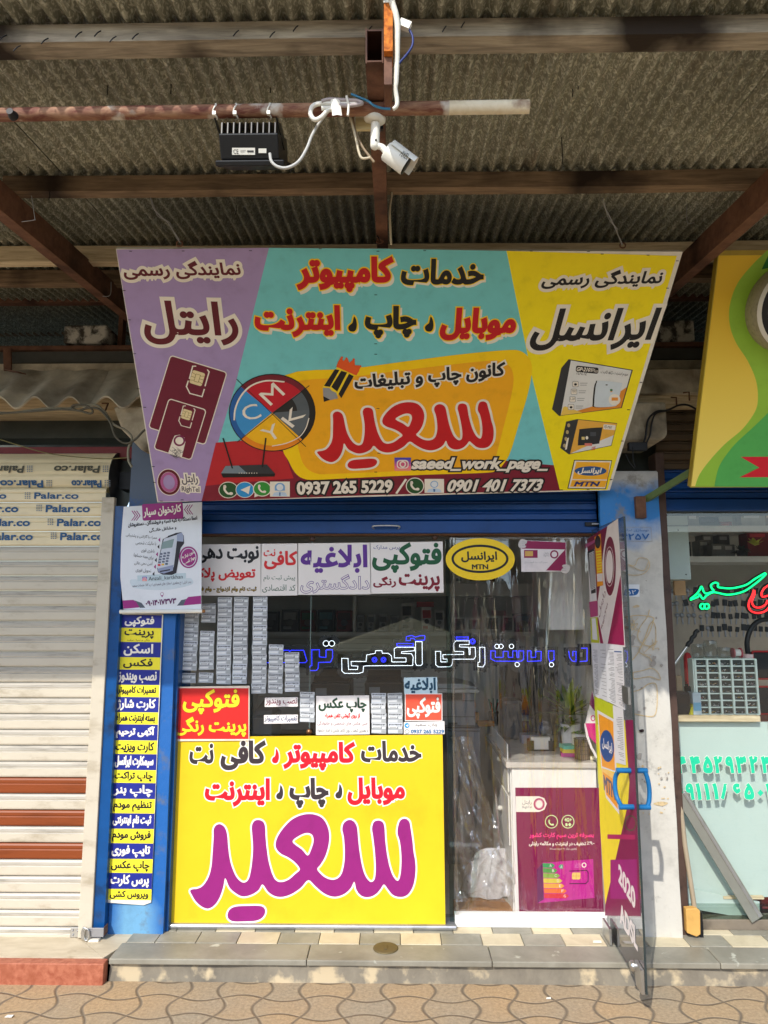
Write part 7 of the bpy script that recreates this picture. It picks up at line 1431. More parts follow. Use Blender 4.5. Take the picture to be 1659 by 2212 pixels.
s.text('4G+', zf, 886, 655, 934, 680, lg, 1.4, bold=0.05); s.poly(zf, [(893, 690), (905, 690), (905, 700), (912, 700), (899, 712), (888, 700), (893, 700)], lg, 1.4); s.poly(zf, [(915, 710), (927, 710), (927, 700), (934, 700), (921, 686), (909, 700), (915, 700)], lg, 1.4)
s.text('بصرفه‌ترین سیم‌کارت کشور'.replace('\u200c', ' '), zf, 650, 752, 1083, 798, ink((236, 52, 130)), 1.4, bold=0.04); s.text('تخفیف در اینترنت و مکالمه رایتلی', zf, 648, 812, 1030, 845, i_wht, 1.4, bold=0.03); s.text('٪۹۰', zf, 1035, 812, 1086, 836, i_wht, 1.4, bold=0.03); s.text('(بدون نیاز به خرید بسته)', zf, 788, 852, 968, 870, i_wht, 1.4)
s.text('www.rightel.ir', zf, 815, 1274, 950, 1296, i_wht, 1.4)
s.build('lettering', CT)
s.poly(zf, [(738, 955), (1078, 930), (1086, 1190), (706, 1225), (700, 1000)], mp, 0.8); s.poly(zf, [(700, 1000), (740, 955), (748, 1200), (706, 1225)], ink((96, 20, 84)), 1.1)
for k, (c_, w_) in enumerate((((36, 150, 84), 0), ((76, 150, 70), 17), ((130, 170, 70), 34), ((206, 190, 70), 50), ((226, 160, 64), 64), ((222, 110, 50), 80), ((206, 40, 56), 95))):
    y = 957+k*34; s.poly(zf, [(740+k*1.6, y), (803+w_, y+2), (822+w_, y+16), (803+w_, y+32), (742+k*1.6, y+30)], ink(c_), 1.4); s.text('ABCDEFG'[k], zf, 786+w_, y+7, 800+w_, y+25, i_wht, 1.8)
s.poly(zf, [(845, 980), (858, 966), (876, 966), (876, 994), (858, 994)], ink((60, 160, 120)), 1.4); s.text('A', zf, 858, 972, 872, 990, i_wht, 1.8)
s.ring(zf, 1017, 970, 16, 17, 6, i_wht, 1.4, 24); s.text('رایتل', zf, 956, 955, 998, 975, ink((220, 150, 200)), 1.4); s.text('RighTel', zf, 958, 978, 998, 990, ink((220, 150, 200)), 1.4)
s.line(zf, [(920, 1010), (1035, 1006), (1044, 1020), (1044, 1078), (1028, 1094), (922, 1094)], 6, ink((70, 14, 60)), 1.4); s.rrect(zf, 936, 1020, 992, 1066, 8, ink((232, 196, 110)), 1.5); s.line(zf, [(936, 1043), (992, 1043)], 2, ink((150, 110, 50)), 1.8); s.line(zf, [(964, 1020), (964, 1066)], 2, ink((150, 110, 50)), 1.8)
s.build('card_picture', CT)
# things on the counter
zt2 = ztc+0.0005
def onct(x, y): p = PZ(*zk(x, y), zt2); return p
def pot(p, r, h, mat, t, name='pot'):
    mb = MB(); mb.lathe(p, [(r*0.82, 0), (r, h), (r*1.0, h), (r*0.9, h), (r*0.88, h*0.86), (0, h*0.86)], mat, 28); return mb.build(name, t)
def leafy(mb, base, n_, L0, L1, w_, mats, rng, up=0.6):
    for i in range(n_):
        g = rng.uniform(0, 2*pi); L = rng.uniform(L0, L1); e = rng.uniform(0.25, 1.2); d_ = Vector((cos(g)*cos(e), sin(g)*cos(e), sin(e))); side = d_.cross(Vector((0, 0, 1))).normalized(); mt = rng.choice(mats); k_ = 6; V = []
        for j in range(k_+1):
            t = j/k_; c = base+d_*L*t+Vector((0, 0, -0.45*L*t*t*up)); ww = w_*sin(pi*min(1, t*0.92+0.08))*rng.uniform(0.9, 1.1)
            V += [c-side*ww, c+Vector((0, 0, -ww*0.25)), c+side*ww]
        mb.add(V, [(3*j+a, 3*j+a+1, 3*j+a+4, 3*j+a+3) for j in range(k_) for a in (0, 1)], mt, True)
rng = random.Random(11)
p = onct(945, 1285); p.y += 0.10; PT = thing('potted_plant', 'leafy green plant in a white pot at the right of the counter', 'plant', p); pot(p, 0.055, 0.145, M('pot_white', (222, 220, 214), 0.35), PT)
mb = MB(); mb.lathe(p+Vector((0, 0, 0.125)), [(0.048, 0), (0.03, 0.006), (0, 0.007)], m_soil, 16); mb.build('soil', PT)
mb = MB(); b0 = p+Vector((0, 0, 0.13)); leafy(mb, b0+Vector((0, 0, 0.06)), 26, 0.16, 0.30, 0.016, [m_leaf, m_leaf, m_leaf_y], rng, 0.5); leafy(mb, b0, 60, 0.05, 0.12, 0.014, [m_leaf, m_leaf_y], rng, 1.2); leafy(mb, b0+Vector((-0.02, 0, 0.04)), 4, 0.24, 0.28, 0.022, [m_leaf_y, M('leaf_cream', (196, 190, 140), 0.5)], rng, 0.2); mb.build('foliage', PT)
p = onct(1005, 1310); p.y += 0.03; p.x += 0.0; PT = thing('planter', 'front white pot with a small trailing sprig on the counter', 'plant', p); pot(p, 0.045, 0.115, M('pot_white', (222, 220, 214), 0.35), PT); mb = MB(); leafy(mb, p+Vector((-0.01, -0.01, 0.11)), 9, 0.03, 0.07, 0.012, [M('leaf_bright', (110, 150, 60), 0.45)], rng, 1.0); mb.build('foliage', PT)
p = onct(998, 1322); p.y -= 0.03
t = thing('pen_holder', 'brown mesh pen cup at the front of the counter', 'pen holder', p); mb = MB(); m_mesh = M('brown_mesh', (112, 96, 78), 0.5, 0.3)
for k in range(22):
    g = 2*pi*k/22; mb.tube([p+Vector((0.037*cos(g), 0.037*sin(g), 0)), p+Vector((0.039*cos(g), 0.039*sin(g), 0.10))], 0.0016, m_mesh, 5)
for h_ in (0.004, 0.03, 0.05, 0.07): mb.tube([p+Vector((0.038*cos(2*pi*k/22), 0.038*sin(2*pi*k/22), h_)) for k in range(23)], 0.0014, m_mesh, 5, False)
mb.build('mesh_cup', t); mb = MB(); mb.tube([p+Vector((0.039*cos(2*pi*k/22), 0.039*sin(2*pi*k/22), 0.101)) for k in range(23)], 0.0035, m_mesh, 6, False); mb.build('rim', t); mb = MB(); mb.lathe(p, [(0.033, 0.001), (0.033, 0.085), (0, 0.085)], M('cup_lining', (150, 128, 100), 0.6), 18); mb.build('lining', t)
p = onct(868, 1300); 
for k, (c_, nm) in enumerate((((190, 60, 140), 'pink'), ((232, 206, 60), 'yellow'), ((96, 196, 170), 'turquoise'))):
    mb = MB(); mb.obox(p+Vector((0.002*k, 0.0, 0.0095+0.0195*k)), (0.036, 0.006*(k-1), 0), (-0.006*(k-1), 0.036, 0), (0, 0, 0.0095), ink(c_)); tag(mb.build('sticky_note_pad', bevel=0.001), '%s pad of the small stack of sticky notes on the counter' % nm, 'note pad', 'stacked sticky note pads')
p = onct(600, 1248); t = thing('card_holder', 'black mesh holder with white visiting cards on the counter', 'card holder', p); mb = MB(); 
for sx_ in (-1, 1): mb.box(p+Vector((sx_*0.056-0.016, -0.02, 0)), p+Vector((sx_*0.056+0.016, -0.016, 0.055)), m_black)
mb.box(p+Vector((-0.07, -0.02, 0)), p+Vector((0.07, 0.03, 0.006)), m_black); mb.box(p+Vector((-0.07, 0.026, 0.006)), p+Vector((0.07, 0.03, 0.06)), m_black); mb.build('mesh_holder', t); mb = MB(); mb.box(p+Vector((-0.055, -0.012, 0.007)), p+Vector((0.05, 0.022, 0.072)), m_white_pl); mb.build('card_stack', t)
p = onct(1110, 1330); mb = MB(); mb.lathe(p, [(0.03, 0), (0.031, 0.015), (0.0, 0.015)], M('cream_roll', (216, 206, 170), 0.5), 20); tag(mb.build('tape_roll'), 'cream tape roll beside the pen cup', 'tape')
p = onct(430, 1200); p.y += 0.05; mb = MB(); mb.box(p, p+Vector((0.11, 0.09, 0.05)), M('blue_grey_box', (130, 136, 156), 0.4)); tag(mb.build('small_box', bevel=0.004), 'blue grey small box on the counter left of the card holder', 'box')
p = onct(455, 1120); p.y += 0.06; mb = MB(); mb.lathe(p, [(0.032, 0), (0.034, 0.06), (0.03, 0.085), (0.026, 0.09)], M('brown_jar', (120, 76, 46), 0.2), 20); mb.lathe(p+Vector((0, 0, 0.0905)), [(0.029, 0), (0.029, 0.03), (0, 0.03)], M('jar_lid', (150, 146, 130), 0.4), 20); tag(mb.build('glass_jar'), 'brown glass jar with a pale lid on the counter', 'jar')
p = onct(250, 1040); p.y += 0.08; t = thing('white_mug', 'white mug with a red mark on the counter', 'mug', p); pot(p, 0.035, 0.085, m_white_pl, t, 'cup'); mb = MB(); mb.tube(smooth3([p+Vector((0.034, 0, 0.065)), p+Vector((0.058, 0, 0.06)), p+Vector((0.056, 0, 0.025)), p+Vector((0.032, 0, 0.018))]), 0.005, m_white_pl, 8); mb.build('handle', t); mb = MB(); mb.ball(p+Vector((-0.004, -0.034, 0.045)), (0.012, 0.003, 0.012), ink((190, 50, 60)), 10); mb.build('emblem', t)
p = onct(160, 1030); p.y += 0.12; t = thing('pen_cup', 'dark pen cup full of coloured pens at the back of the counter', 'pen holder', p); pot(p, 0.036, 0.09, m_dgrey_pl, t, 'cup')
for k in range(9):
    g = k*0.7; mb = MB(); mb.tube([p+Vector((0.012*cos(g), 0.012*sin(g), 0.08)), p+Vector((0.034*cos(g), 0.034*sin(g), 0.15+0.012*(k % 3)))], 0.004, [ink((190, 40, 50)), m_white_pl, ink((40, 130, 110))][k % 3], 6); mb.build('pen', t)
p = onct(60, 1040); p.y += 0.1; mb = MB(); mb.box(p+Vector((-0.07, 0, 0)), p+Vector((0.07, 0.06, 0.035)), ink((206, 140, 40))); mb.box(p+Vector((-0.07, 0.02, 0.035)), p+Vector((-0.03, 0.05, 0.09)), ink((206, 140, 40))); tag(mb.build('tape_dispenser', bevel=0.006), 'orange tape dispenser at the left end of the counter', 'tape dispenser')
p = onct(700, 1210); p.y += 0.1; mb = MB(); mb.lathe(p, [(0.10, 0), (0.115, 0.06), (0.10, 0.13), (0.06, 0.17), (0.0, 0.18)], thin_glass('bag_plastic', (0.86, 0.86, 0.84), 1.6, 0.15, 0.8, (1, 1, 1), 14), 22); tag(mb.build('plastic_cover'), 'domed clear plastic cover on the counter', 'cover')
mb = MB(); p = onct(760, 1225)
for k in range(7): mb.tube(smooth3([p+Vector((0.01*(k-3)*0.3, 0.02, 0)), p+Vector((0.004*(k-3), 0.02, 0.08)), p+Vector((0.009*(k-3), 0.02, 0.19+0.006*(k % 3)))], 4), 0.0012, M('dry_stalk', (150, 130, 84), 0.7), 5)
tag(mb.build('dry_grass'), 'few thin dry stalks standing on the counter', 'dried plant')
# office chair and desk screen behind the counter
YCh = 1.25; CHr = thing('office_chair', 'black office chair behind the counter', 'chair', (PY(*zk(520, 600), YCh).x, YCh, 0)); cx_ = PY(*zk(520, 600), YCh).x; zch = PY(*zk(520, 400), YCh).z
mb = MB(); mb.grid(lambda u, v: Vector((cx_-0.22+0.44*u, YCh+0.06*sin(pi*u)+0.03*sin(pi*v), 0.55+(zch-0.55)*v)), 10, 10, m_black); mb.grid(lambda u, v: Vector((cx_+0.22-0.44*u, YCh+0.03+0.06*sin(pi*u)+0.03*sin(pi*v), 0.55+(zch-0.55)*v)), 10, 10, m_black); mb.build('backrest', CHr); mb = MB(); mb.box((cx_-0.23, YCh-0.45, 0.44), (cx_+0.23, YCh, 0.52), m_black); mb.build('seat', CHr, bevel=0.02); mb = MB(); mb.tube([(cx_, YCh-0.22, 0.06), (cx_, YCh-0.22, 0.44)], 0.03, m_dark, 10)
for k in range(5): g = 2*pi*k/5; mb.tube([(cx_, YCh-0.22, 0.08), (cx_+0.27*cos(g), YCh-0.22+0.27*sin(g), 0.03)], 0.018, m_dark, 8)
mb.build('base', CHr)
a, b = BX(zk, 222, 752, 415, 900, 0.75, 0.16); a.z = ztc; mb = MB(); mb.box(a, b, m_dgrey_pl); tag(mb.build('desk_phone', bevel=0.02), 'rounded dark grey machine at the back of the counter', 'machine'); 
# maroon wall poster with the white ring on the right inner wall
s = Sheet((1.04, 0, 0), (-1, 0, 0)); t = thing('wall_poster', 'maroon poster with a white ring on the right inner wall', 'poster', (1.04, 0.6, 0.8)); s.slab(zk, [(868, 70), (1040, 50), (1040, 640), (868, 600)], 0.003, M('maroon_paper', (110, 24, 66), 0.4)).build('sheet', t) if False else None
pA = PY(*zk(868, 70), 1.1); pB = PY(*zk(1100, 620), 1.1); mb = MB(); mb.box((pA.x, 1.10, pB.z), (pB.x+0.05, 1.104, pA.z), M('maroon_paper', (110, 24, 66), 0.4)); mb.build('sheet', t); s = Sheet((0, 1.099, 0), (0, -1, 0)); s.ell(zk, 935, 375, 72, 215, m_paper, 0.5); s.ell(zk, 925, 375, 44, 205, ink((150, 160, 168)), 1); s.build('ring_print', t)
# pennant
t = thing('pennant', 'small white and magenta pennant with a ring standing by the door edge', 'pennant', PY(*zk(1150, 1320), 0.06)); s = Sheet((0, 0.0, 0), (0, -1, 0)); s.O.y = 0.075
s.poly(zk, [(1112, 660), (1165, 860), (1165, 980), (1040, 980), (1080, 800)], m_paper, 0); s.poly(zk, [(1108, 662), (1160, 900), (1080, 790)], i_pp if False else ink((140, 24, 96)), 0.5); s.poly(zk, [(1040, 980), (1165, 980), (1175, 1215), (1075, 1110)], ink((206, 36, 120)), 0.3); s.ring(zk, 1116, 930, 24, 30, 9, ink((206, 36, 120)), 0.8, 24); s.text('RT', zk, 1075, 870, 1100, 890, i_gy, 0.8) if False else None
s.build('flag', t); s.line(zk, [(1040, 990), (1060, 1110), (1100, 1220), (1150, 1310)], 22, m_paper, 0.2); s.build('fringe', t)
# on the floor: cardboard mat, white cloth
mb = MB(); mb.prism([PZ(*zf(140, 1205), 0.0), PZ(*zf(455, 1170), 0.0), PZ(*zf(580, 1310), 0.0), PZ(*zf(140, 1312), 0.0)], (0, 0, 0.004), m_card); tag(mb.build('cardboard_mat'), 'brown cardboard sheet on the floor inside the doorway', 'mat')
p = PZ(*zf(400, 1170), 0.005); mb = MB(); rng = random.Random(5)
def cloth(u, v):
    g = 2*pi*u; r = cos(v*pi/2)**0.6; w_ = 1+0.10*sin(3*g+1)+0.07*sin(7*g+v*5)+0.05*sin(13*g-v*9)
    return p+Vector((0.15*r*w_*cos(g)+0.05*v*v, 0.10*r*w_*sin(g)+0.04, 0.004+0.20*sin(v*pi/2)*(1+0.10*sin(4*g+v*3))+0.012*sin(11*g)*r*v))
mb.grid(cloth, 64, 22, M('white_cloth', (216, 215, 216), 0.6, var=0.06, bump=0.6, bs=16)); tag(mb.build('white_bag'), 'crumpled white bag on the floor beside the counter', 'bag')

# ------------------------------------------------------------------ the key cutter's shop at right
xq0 = PY(1420, 1500, 0).x; xr0 = pr1.x
mb = MB(); mb.box((xr0+0.002, -0.075, -0.005), (xr0+0.045, 0.03, 2.3), M('brown_channel', (74, 56, 48), 0.6, var=0.3, vs=12)); tag(mb.build('guide_channel', bevel=0.003), 'dark brown shutter channel at the right of the white pillar', 'channel')
z0_, z1_ = PY(1600, 1104, -0.03).z, PY(1600, 1040, -0.03).z
t = thing('roller_shutter', 'rolled up blue shutter over the key shop under the yellow and green sign', 'shutter', (2.2, -0.03, z0_)); mb = MB(); mb.box((xr0+0.045, -0.05, z0_), (3.4, -0.01, z0_+0.06), m_blue); mb.build('bottom_bar', t, bevel=0.004)
z = z0_+0.062; mb = MB()
for k in range(3):
    mb = MB(); mb.extr([Vector((xr0+0.045, -0.02-d_, zz)) for d_, zz in slat_profile(z, 0.052, 0.016)], (1.9, 0, 0), m_blue); mb.build('slat', t); z += 0.052
mbr = M('old_brown_slats', (84, 70, 54), 0.55, var=0.2, vs=8)
for k in range(8):
    mb = MB(); mb.extr([Vector((xr0+0.03, 0.0-d_*0.9, zz)) for d_, zz in slat_profile(z, 0.052, 0.018)], (1.9, 0, 0), mbr); mb.build('slat', t); z += 0.052
pane('window_pane', xr0+0.05, 3.3, 0.10, z0_-0.002, 0.004, m_glass, 'large pane of the key shop with green vinyl numbers')
mb = MB(); mb.box((xr0+0.05, -0.02, 0.0), (3.3, 0.05, 0.045), M('dirty_frame', (120, 110, 96), 0.7, var=0.2)); mb.box((xr0+0.05, -0.012, 0.0455), (3.3, 0.04, 0.098), thin_glass('lower_glass', (0.7, 0.76, 0.72), 1.0)); tag(mb.build('sill_rail', bevel=0.003), 'grimy sill under the key shop window', 'rail')
# green vinyl numbers on the pane
t = thing('vinyl_numbers', 'turquoise vinyl phone numbers stuck on the key shop window', 'lettering', PY(*zh(450, 950), 0.0)); s = Sheet((0, -0.001, 0), (0, -1, 0)); m_vt = M('turquoise_vinyl', (36, 196, 150), 0.4, var=0.04)
for ch, x0, x1 in zip('۴۴۵۲۹۳۲۳', (95, 205, 306, 395, 485, 568, 675, 768), (175, 287, 385, 462, 552, 652, 742, 850)): s.text(ch, zh, x0, 602, x1, 737, m_vt, 1, bold=0.07, outs=[(i_wht, 0.02)])
for ch, x0, y0, x1, y1 in (('۹', 170, 815, 240, 948), ('۱', 252, 815, 294, 948), ('۱', 318, 815, 361, 948), ('۱', 385, 815, 429, 945), ('۸', 446, 816, 527, 942), ('۶', 540, 816, 606, 945), ('۵', 632, 816, 712, 945), ('۱', 806, 816, 848, 945)): s.text(ch, zh, x0, y0, x1, y1, m_vt, 1, bold=0.07, outs=[(i_wht, 0.02)])
for x, y in ((137, 898), (762, 892)): s.poly(zh, [(x, y-27), (x+24, y), (x, y+27), (x-24, y)], m_vt, 1)
s.build('numerals', t)
# interior: white panel, worktop, organiser
YP = 0.055
a, b = BX(zh, 52, 332, 720, 1715, YP, 0.02); mb = MB(); mb.box((xr0+0.05, YP, PY(*zh(300, 1712), YP).z), (b.x+0.06, YP+0.02, b.z), M('pale_panel', (184, 200, 194), 0.45, var=0.05, vs=3)); tag(mb.build('white_board'), 'pale white panel below the worktop behind the turquoise numbers', 'panel')
mb = MB(); mb.box((b.x+0.062, YP-0.004, PY(*zh(300, 1712), YP).z), (b.x+0.085, YP+0.02, b.z), m_white); tag(mb.build('panel_edge'), 'white edge strip of the panel beside the red machine', 'trim')
a2, b2 = BX(zh, 68, 282, 762, 330, YP-0.035, 0.5); mb = MB(); mb.box((xr0+0.05, a2.y, a2.z), (b2.x, b2.y, b2.z), m_wood_pale); tag(mb.build('worktop', bevel=0.003), 'pale timber worktop in the key shop window', 'worktop'); zwt = b2.z+0.0005
mb = MB(); p0 = PY(*zh(300, 1710), 0.03); mb.box((PY(*zh(470, 1700), 0.03).x, 0.03, p0.z-0.012), (PY(*zh(790, 1700), 0.03).x, 0.05, p0.z), m_wood_pale); tag(mb.build('panel_batten'), 'timber batten along the foot of the pale panel', 'batten')
mb = MB(); mb.prism([PY(*zh(150, 1640), 0.035), PY(*zh(755, 1752), 0.035), PY(*zh(755, 1890), 0.035), PY(*zh(640, 1880), 0.035), PY(*zh(170, 1800), 0.035)], (0, 0.006, 0), M('pale_panel', (184, 200, 194), 0.45, var=0.05, vs=3)); tag(mb.build('leaning_sheet'), 'white sheet leaning low behind the aluminium bar', 'sheet')
ORG_ = thing('drawer_organiser', 'clear parts organiser with a pale green grid of small drawers on the worktop', 'organiser', PY(*zg(660, 2165), 0.05)); m_grid = M('pale_green_grid', (222, 236, 226), 0.4); m_drw = M('smoky_drawer', (64, 68, 66), 0.2, var=0.3, vs=30)
Yo = 0.06; oa = PY(*zg(348, 2165), Yo); ob = PY(*zg(935, 1590), Yo); oa.z = zwt; W_ = ob.x-oa.x; Hh = ob.z-oa.z
for i in range(6):
    x = oa.x+W_*i/5; mb = MB(); mb.box((x-0.005, Yo-0.004, oa.z), (x+0.005, Yo+0.16, ob.z), m_grid); mb.build('upright', ORG_)
for j in range(9):
    z = oa.z+Hh*j/8; mb = MB(); mb.box((oa.x-0.004, Yo-0.002, z-0.003), (ob.x+0.004, Yo+0.158, z+0.003), m_grid); mb.build('shelf', ORG_)
bits = [m_steel, m_white_pl, M('brass_bits', (170, 140, 80), 0.4, 0.6), m_grey_metal, ink((150, 60, 60))]
for i in range(5):
    for j in range(8):
        x = oa.x+W_*i/5+0.006; z = oa.z+Hh*j/8+0.004; w_ = W_/5-0.012; h_ = Hh/8-0.008
        mb = MB(); mb.box((x, Yo+0.006, z), (x+w_, Yo+0.01, z+h_), m_drw)
        if random.random() < 0.75:
            for _ in range(random.randint(4, 11)):
                bx_ = x+w_*random.uniform(0.12, 0.88); bz_ = z+h_*random.uniform(0.12, 0.5); g = random.uniform(0, 3.1); l_ = random.uniform(0.002, 0.007); mt = random.choice(bits[:4] if random.random() < 0.85 else bits)
                mb.tube([(bx_-l_*cos(g), Yo+0.0035, bz_-l_*sin(g)*0.5), (bx_+l_*cos(g), Yo+0.0035, bz_+l_*sin(g)*0.5)], random.uniform(0.001, 0.0022), mt, 5)
        mb.build('drawer', ORG_)
mb = MB(); mb.box((oa.x-0.012, Yo+0.0, oa.z), (oa.x-0.0055, Yo+0.16, ob.z), m_grid); mb.build('side_wall', ORG_)
# jars and tins on the organiser
for k, (x0, y0, x1, y1, lab) in enumerate(((290, 1450, 405, 1590, 'left clear jar on top of the parts organiser'), (415, 1415, 540, 1590, 'tall middle clear jar on top of the parts organiser'), (550, 1485, 680, 1590, 'low right clear jar on top of the parts organiser'))):
    a = PY(*zg(x0, y1), Yo+0.08); b = PY(*zg(x1, y0), Yo+0.08); r = (b.x-a.x)/2; c = Vector(((a.x+b.x)/2, Yo+0.08, ob.z+0.0035)); mb = MB(); h_ = (b.z-a.z); mb.lathe(c, [(r*0.9, 0), (r, 0.01), (r, h_*0.85), (r*0.92, h_)], thin_glass('jar_glass', (0.8, 0.83, 0.82), 1.4), 22); mb.lathe(c+Vector((0, 0, h_)), [(r*0.95, 0), (r*0.95, 0.006), (r*0.9, 0.008)], m_white_pl, 22) if k == 9 else None; tag(mb.build('glass_jar'), lab, 'jar')
c = PY(*zg(745, 1540), Yo+0.07); c.z = ob.z+0.028; t = thing('wire_spool', 'pink and white spool lying on the parts organiser', 'spool', c); 
for dx, r, m_ in ((-0.022, 0.026, ink((190, 110, 110))), (0.016, 0.026, ink((190, 80, 90)))):
    mb = MB(); mb.lathe(c+Vector((dx, 0, 0)), [(r, 0), (r, 0.006), (0, 0.006)], m_, 20, (1, 0, 0)); mb.build('flange', t)
mb = MB(); mb.lathe(c+Vector((-0.016, 0, 0)), [(0.018, 0), (0.018, 0.032)], m_white_pl, 18, (1, 0, 0)); mb.build('thread', t)
c = PY(*zg(858, 1588), Yo+0.07); c.z = ob.z+0.0035; mb = MB(); mb.lathe(c, [(0.026, 0), (0.027, 0.018), (0.0, 0.018)], ink((226, 196, 190)), 20); tag(mb.build('round_tin'), 'small pale pink tin on the parts organiser', 'tin')
# things left of the organiser
a, b = BX(zg, 85, 1930, 265, 2160, 0.05, 0.10); a.z = zwt; mb = MB(); mb.box(a, b, M('smoke_bin', (44, 38, 36), 0.3)); tag(mb.build('dark_bin', bevel=0.006), 'dark plastic bin on the worktop beside the pillar', 'bin')
a, b = BX(zg, 305, 1935, 375, 2165, 0.04, 0.06); a.z = zwt; mb = MB(); mb.box(a, b, ink((190, 206, 214))); mb.box((a.x+0.002, a.y-0.002, a.z+0.02), (b.x-0.002, a.y-0.0005, a.z+0.06), ink((120, 176, 206))); tag(mb.build('spray_box', bevel=0.002), 'white and blue carton beside the parts organiser', 'carton')
a, b = BX(zg, 258, 2030, 300, 2165, 0.045, 0.03); a.z = zwt; mb = MB(); mb.prism([(a.x, 0.045, a.z), (b.x, 0.045, a.z), (b.x, 0.045, b.z)], (0, 0.03, 0), ink((216, 206, 50))); tag(mb.build('yellow_bottle', recalc=True), 'yellow bottle tip beside the white and blue carton', 'bottle')
a, b = BX(zg, 228, 1510, 290, 1720, 0.12, 0.04); c = Vector(((a.x+b.x)/2, 0.14, zwt)); mb = MB(); mb.lathe(c, [(0.02, 0), (0.02, b.z-zwt-0.03), (0.012, b.z-zwt-0.01), (0, b.z-zwt-0.005)], ink((186, 40, 40)), 16); tag(mb.build('red_bottle'), 'red spray bottle standing behind the clamp arm', 'bottle')
a, b = PY(*zg(95, 1655), 0.05), PY(*zg(235, 1460), 0.05); c = PY(*zg(345, 1290), 0.05); t = thing('clamp_lever', 'steel lever with a black wavy grip rising from the worktop', 'lever', a); mb = MB(); mb.tube([PY(*zg(50, 1710), 0.06), a], 0.005, m_dark, 8); mb.tube([a, b], 0.0075, m_steel, 10); mb.build('rod', t); mb = MB(); d_ = c-b; nn_ = Vector((d_.z, 0, -d_.x)).normalized(); mb.tube(smooth3([b+d_*k/6+nn_*0.0025*(-1)**k for k in range(7)]), 0.0105, m_black, 10); mb.build('grip', t)
a, b = BX(zg, 135, 1760, 185, 1950, 0.13, 0.04); a.z = zwt; mb = MB(); mb.box(a, b, M('tan_block', (176, 150, 116), 0.6)); tag(mb.build('wooden_block', bevel=0.003), 'tan wooden block behind the dark bin', 'block')
mb = MB(); q = PY(*zg(280, 1850), 0.12)
for k in range(14): g = k*0.9; mb.tube([q+Vector((0.03*cos(g), 0.02*sin(g), 0.012*sin(k))), q+Vector((0.03*cos(g+1.7), 0.02*sin(g+1.7), 0.02*cos(k)))], 0.004, m_black, 6)
mb.box((q.x-0.03, q.y-0.02, zwt), (q.x+0.03, q.y+0.02, q.z-0.01), m_black); tag(mb.build('cable_heap'), 'heap of black cables behind the white and blue carton', 'cables')
# wall cabinet, shelves, stock
a, b = BX(zg, -40, 92, 238, 772, 0.30, 0.3); a.x = xr0+0.05; mb = MB(); mb.box(a, b, M('pale_cabinet', (196, 206, 200), 0.35, var=0.04)); t_ = mb
zsp = PY(*zg(100, 224), 0.30).z; mb.box((a.x, a.y-0.003, zsp-0.002), (b.x, a.y-0.0005, zsp+0.002), m_dark); mb.ball(PY(*zg(145, 267), 0.298), 0.004, m_dark, 8); mb.ball(PY(*zg(226, 722), 0.298), 0.004, m_dark, 8); tag(mb.build('wall_cabinet', bevel=0.003), 'pale wall cabinet behind the left of the key shop pane', 'cabinet')
YR = 0.95
t = thing('wall_shelf', 'two white shelf boards at the back of the key shop', 'shelf', (2.3, YR, 1.5))
for y0, y1 in ((222, 282), (535, 595)):
    a = PY(*zg(500, y1), YR); b = PY(*zg(500, y0), YR); mb = MB(); mb.box((1.45, YR, a.z), (3.3, YR+0.3, b.z), m_white); mb.build('shelf_board', t)
zA = PY(*zg(500, 222), YR).z+0.0005; zB = PY(*zg(500, 535), YR).z+0.0005
stock = [(245, 100, 355, 208, (150, 146, 140), 'grey carton at the left end of the top shelf in the key shop', zA), (365, 130, 560, 208, (34, 34, 36), 'black tool heap on the top shelf in the key shop', zA), (580, 180, 695, 208, (150, 60, 50), 'flat red box on the top shelf in the key shop', zA), (795, 90, 1030, 205, (190, 186, 176), 'stack of white cartons on the top shelf in the key shop', zA), (1040, 90, 1160, 205, (150, 116, 76), 'brown carton on the top shelf in the key shop', zA),
         (258, 365, 362, 440, (40, 40, 44), 'black carton with dots on the second shelf in the key shop', None), (262, 440, 332, 505, (120, 120, 116), 'small grey carton low on the second shelf in the key shop', None), (455, 350, 560, 400, (130, 130, 128), 'grey carton on top of a pile on the second shelf', None), (490, 292, 596, 345, (120, 120, 120), 'uppermost grey carton on the second shelf', None), (662, 292, 770, 410, (96, 96, 98), 'dark grey carton in the middle of the second shelf', None), (495, 410, 615, 530, (110, 112, 112), 'grey carton under a pile on the second shelf', zB), (620, 415, 722, 530, (116, 116, 118), 'pale carton beside the plant on the second shelf', zB), (865, 285, 1090, 525, (120, 26, 34), 'large red toolbox on the second shelf in the key shop', zB)]
for i, (x0, y0, x1, y1, c_, lab, zz) in enumerate(stock):
    a, b = BX(zg, x0, y0, x1, y1, YR+0.03+0.004*i, 0.12)
    a.z = zz if zz else zB
    if not zz: a.y += 0.14; b.y += 0.14
    mb = MB(); mb.box(a, b, M('stock', c_, 0.5, var=0.15, vs=18)); mb.box((a.x+(b.x-a.x)*0.1, a.y-0.002, b.z-0.035), (b.x-(b.x-a.x)*0.25, a.y-0.0005, b.z-0.012), ink(tuple(min(230, int(v*1.5+20)) for v in c_))); tag(mb.build('stock_box', bevel=0.003), lab, 'carton')
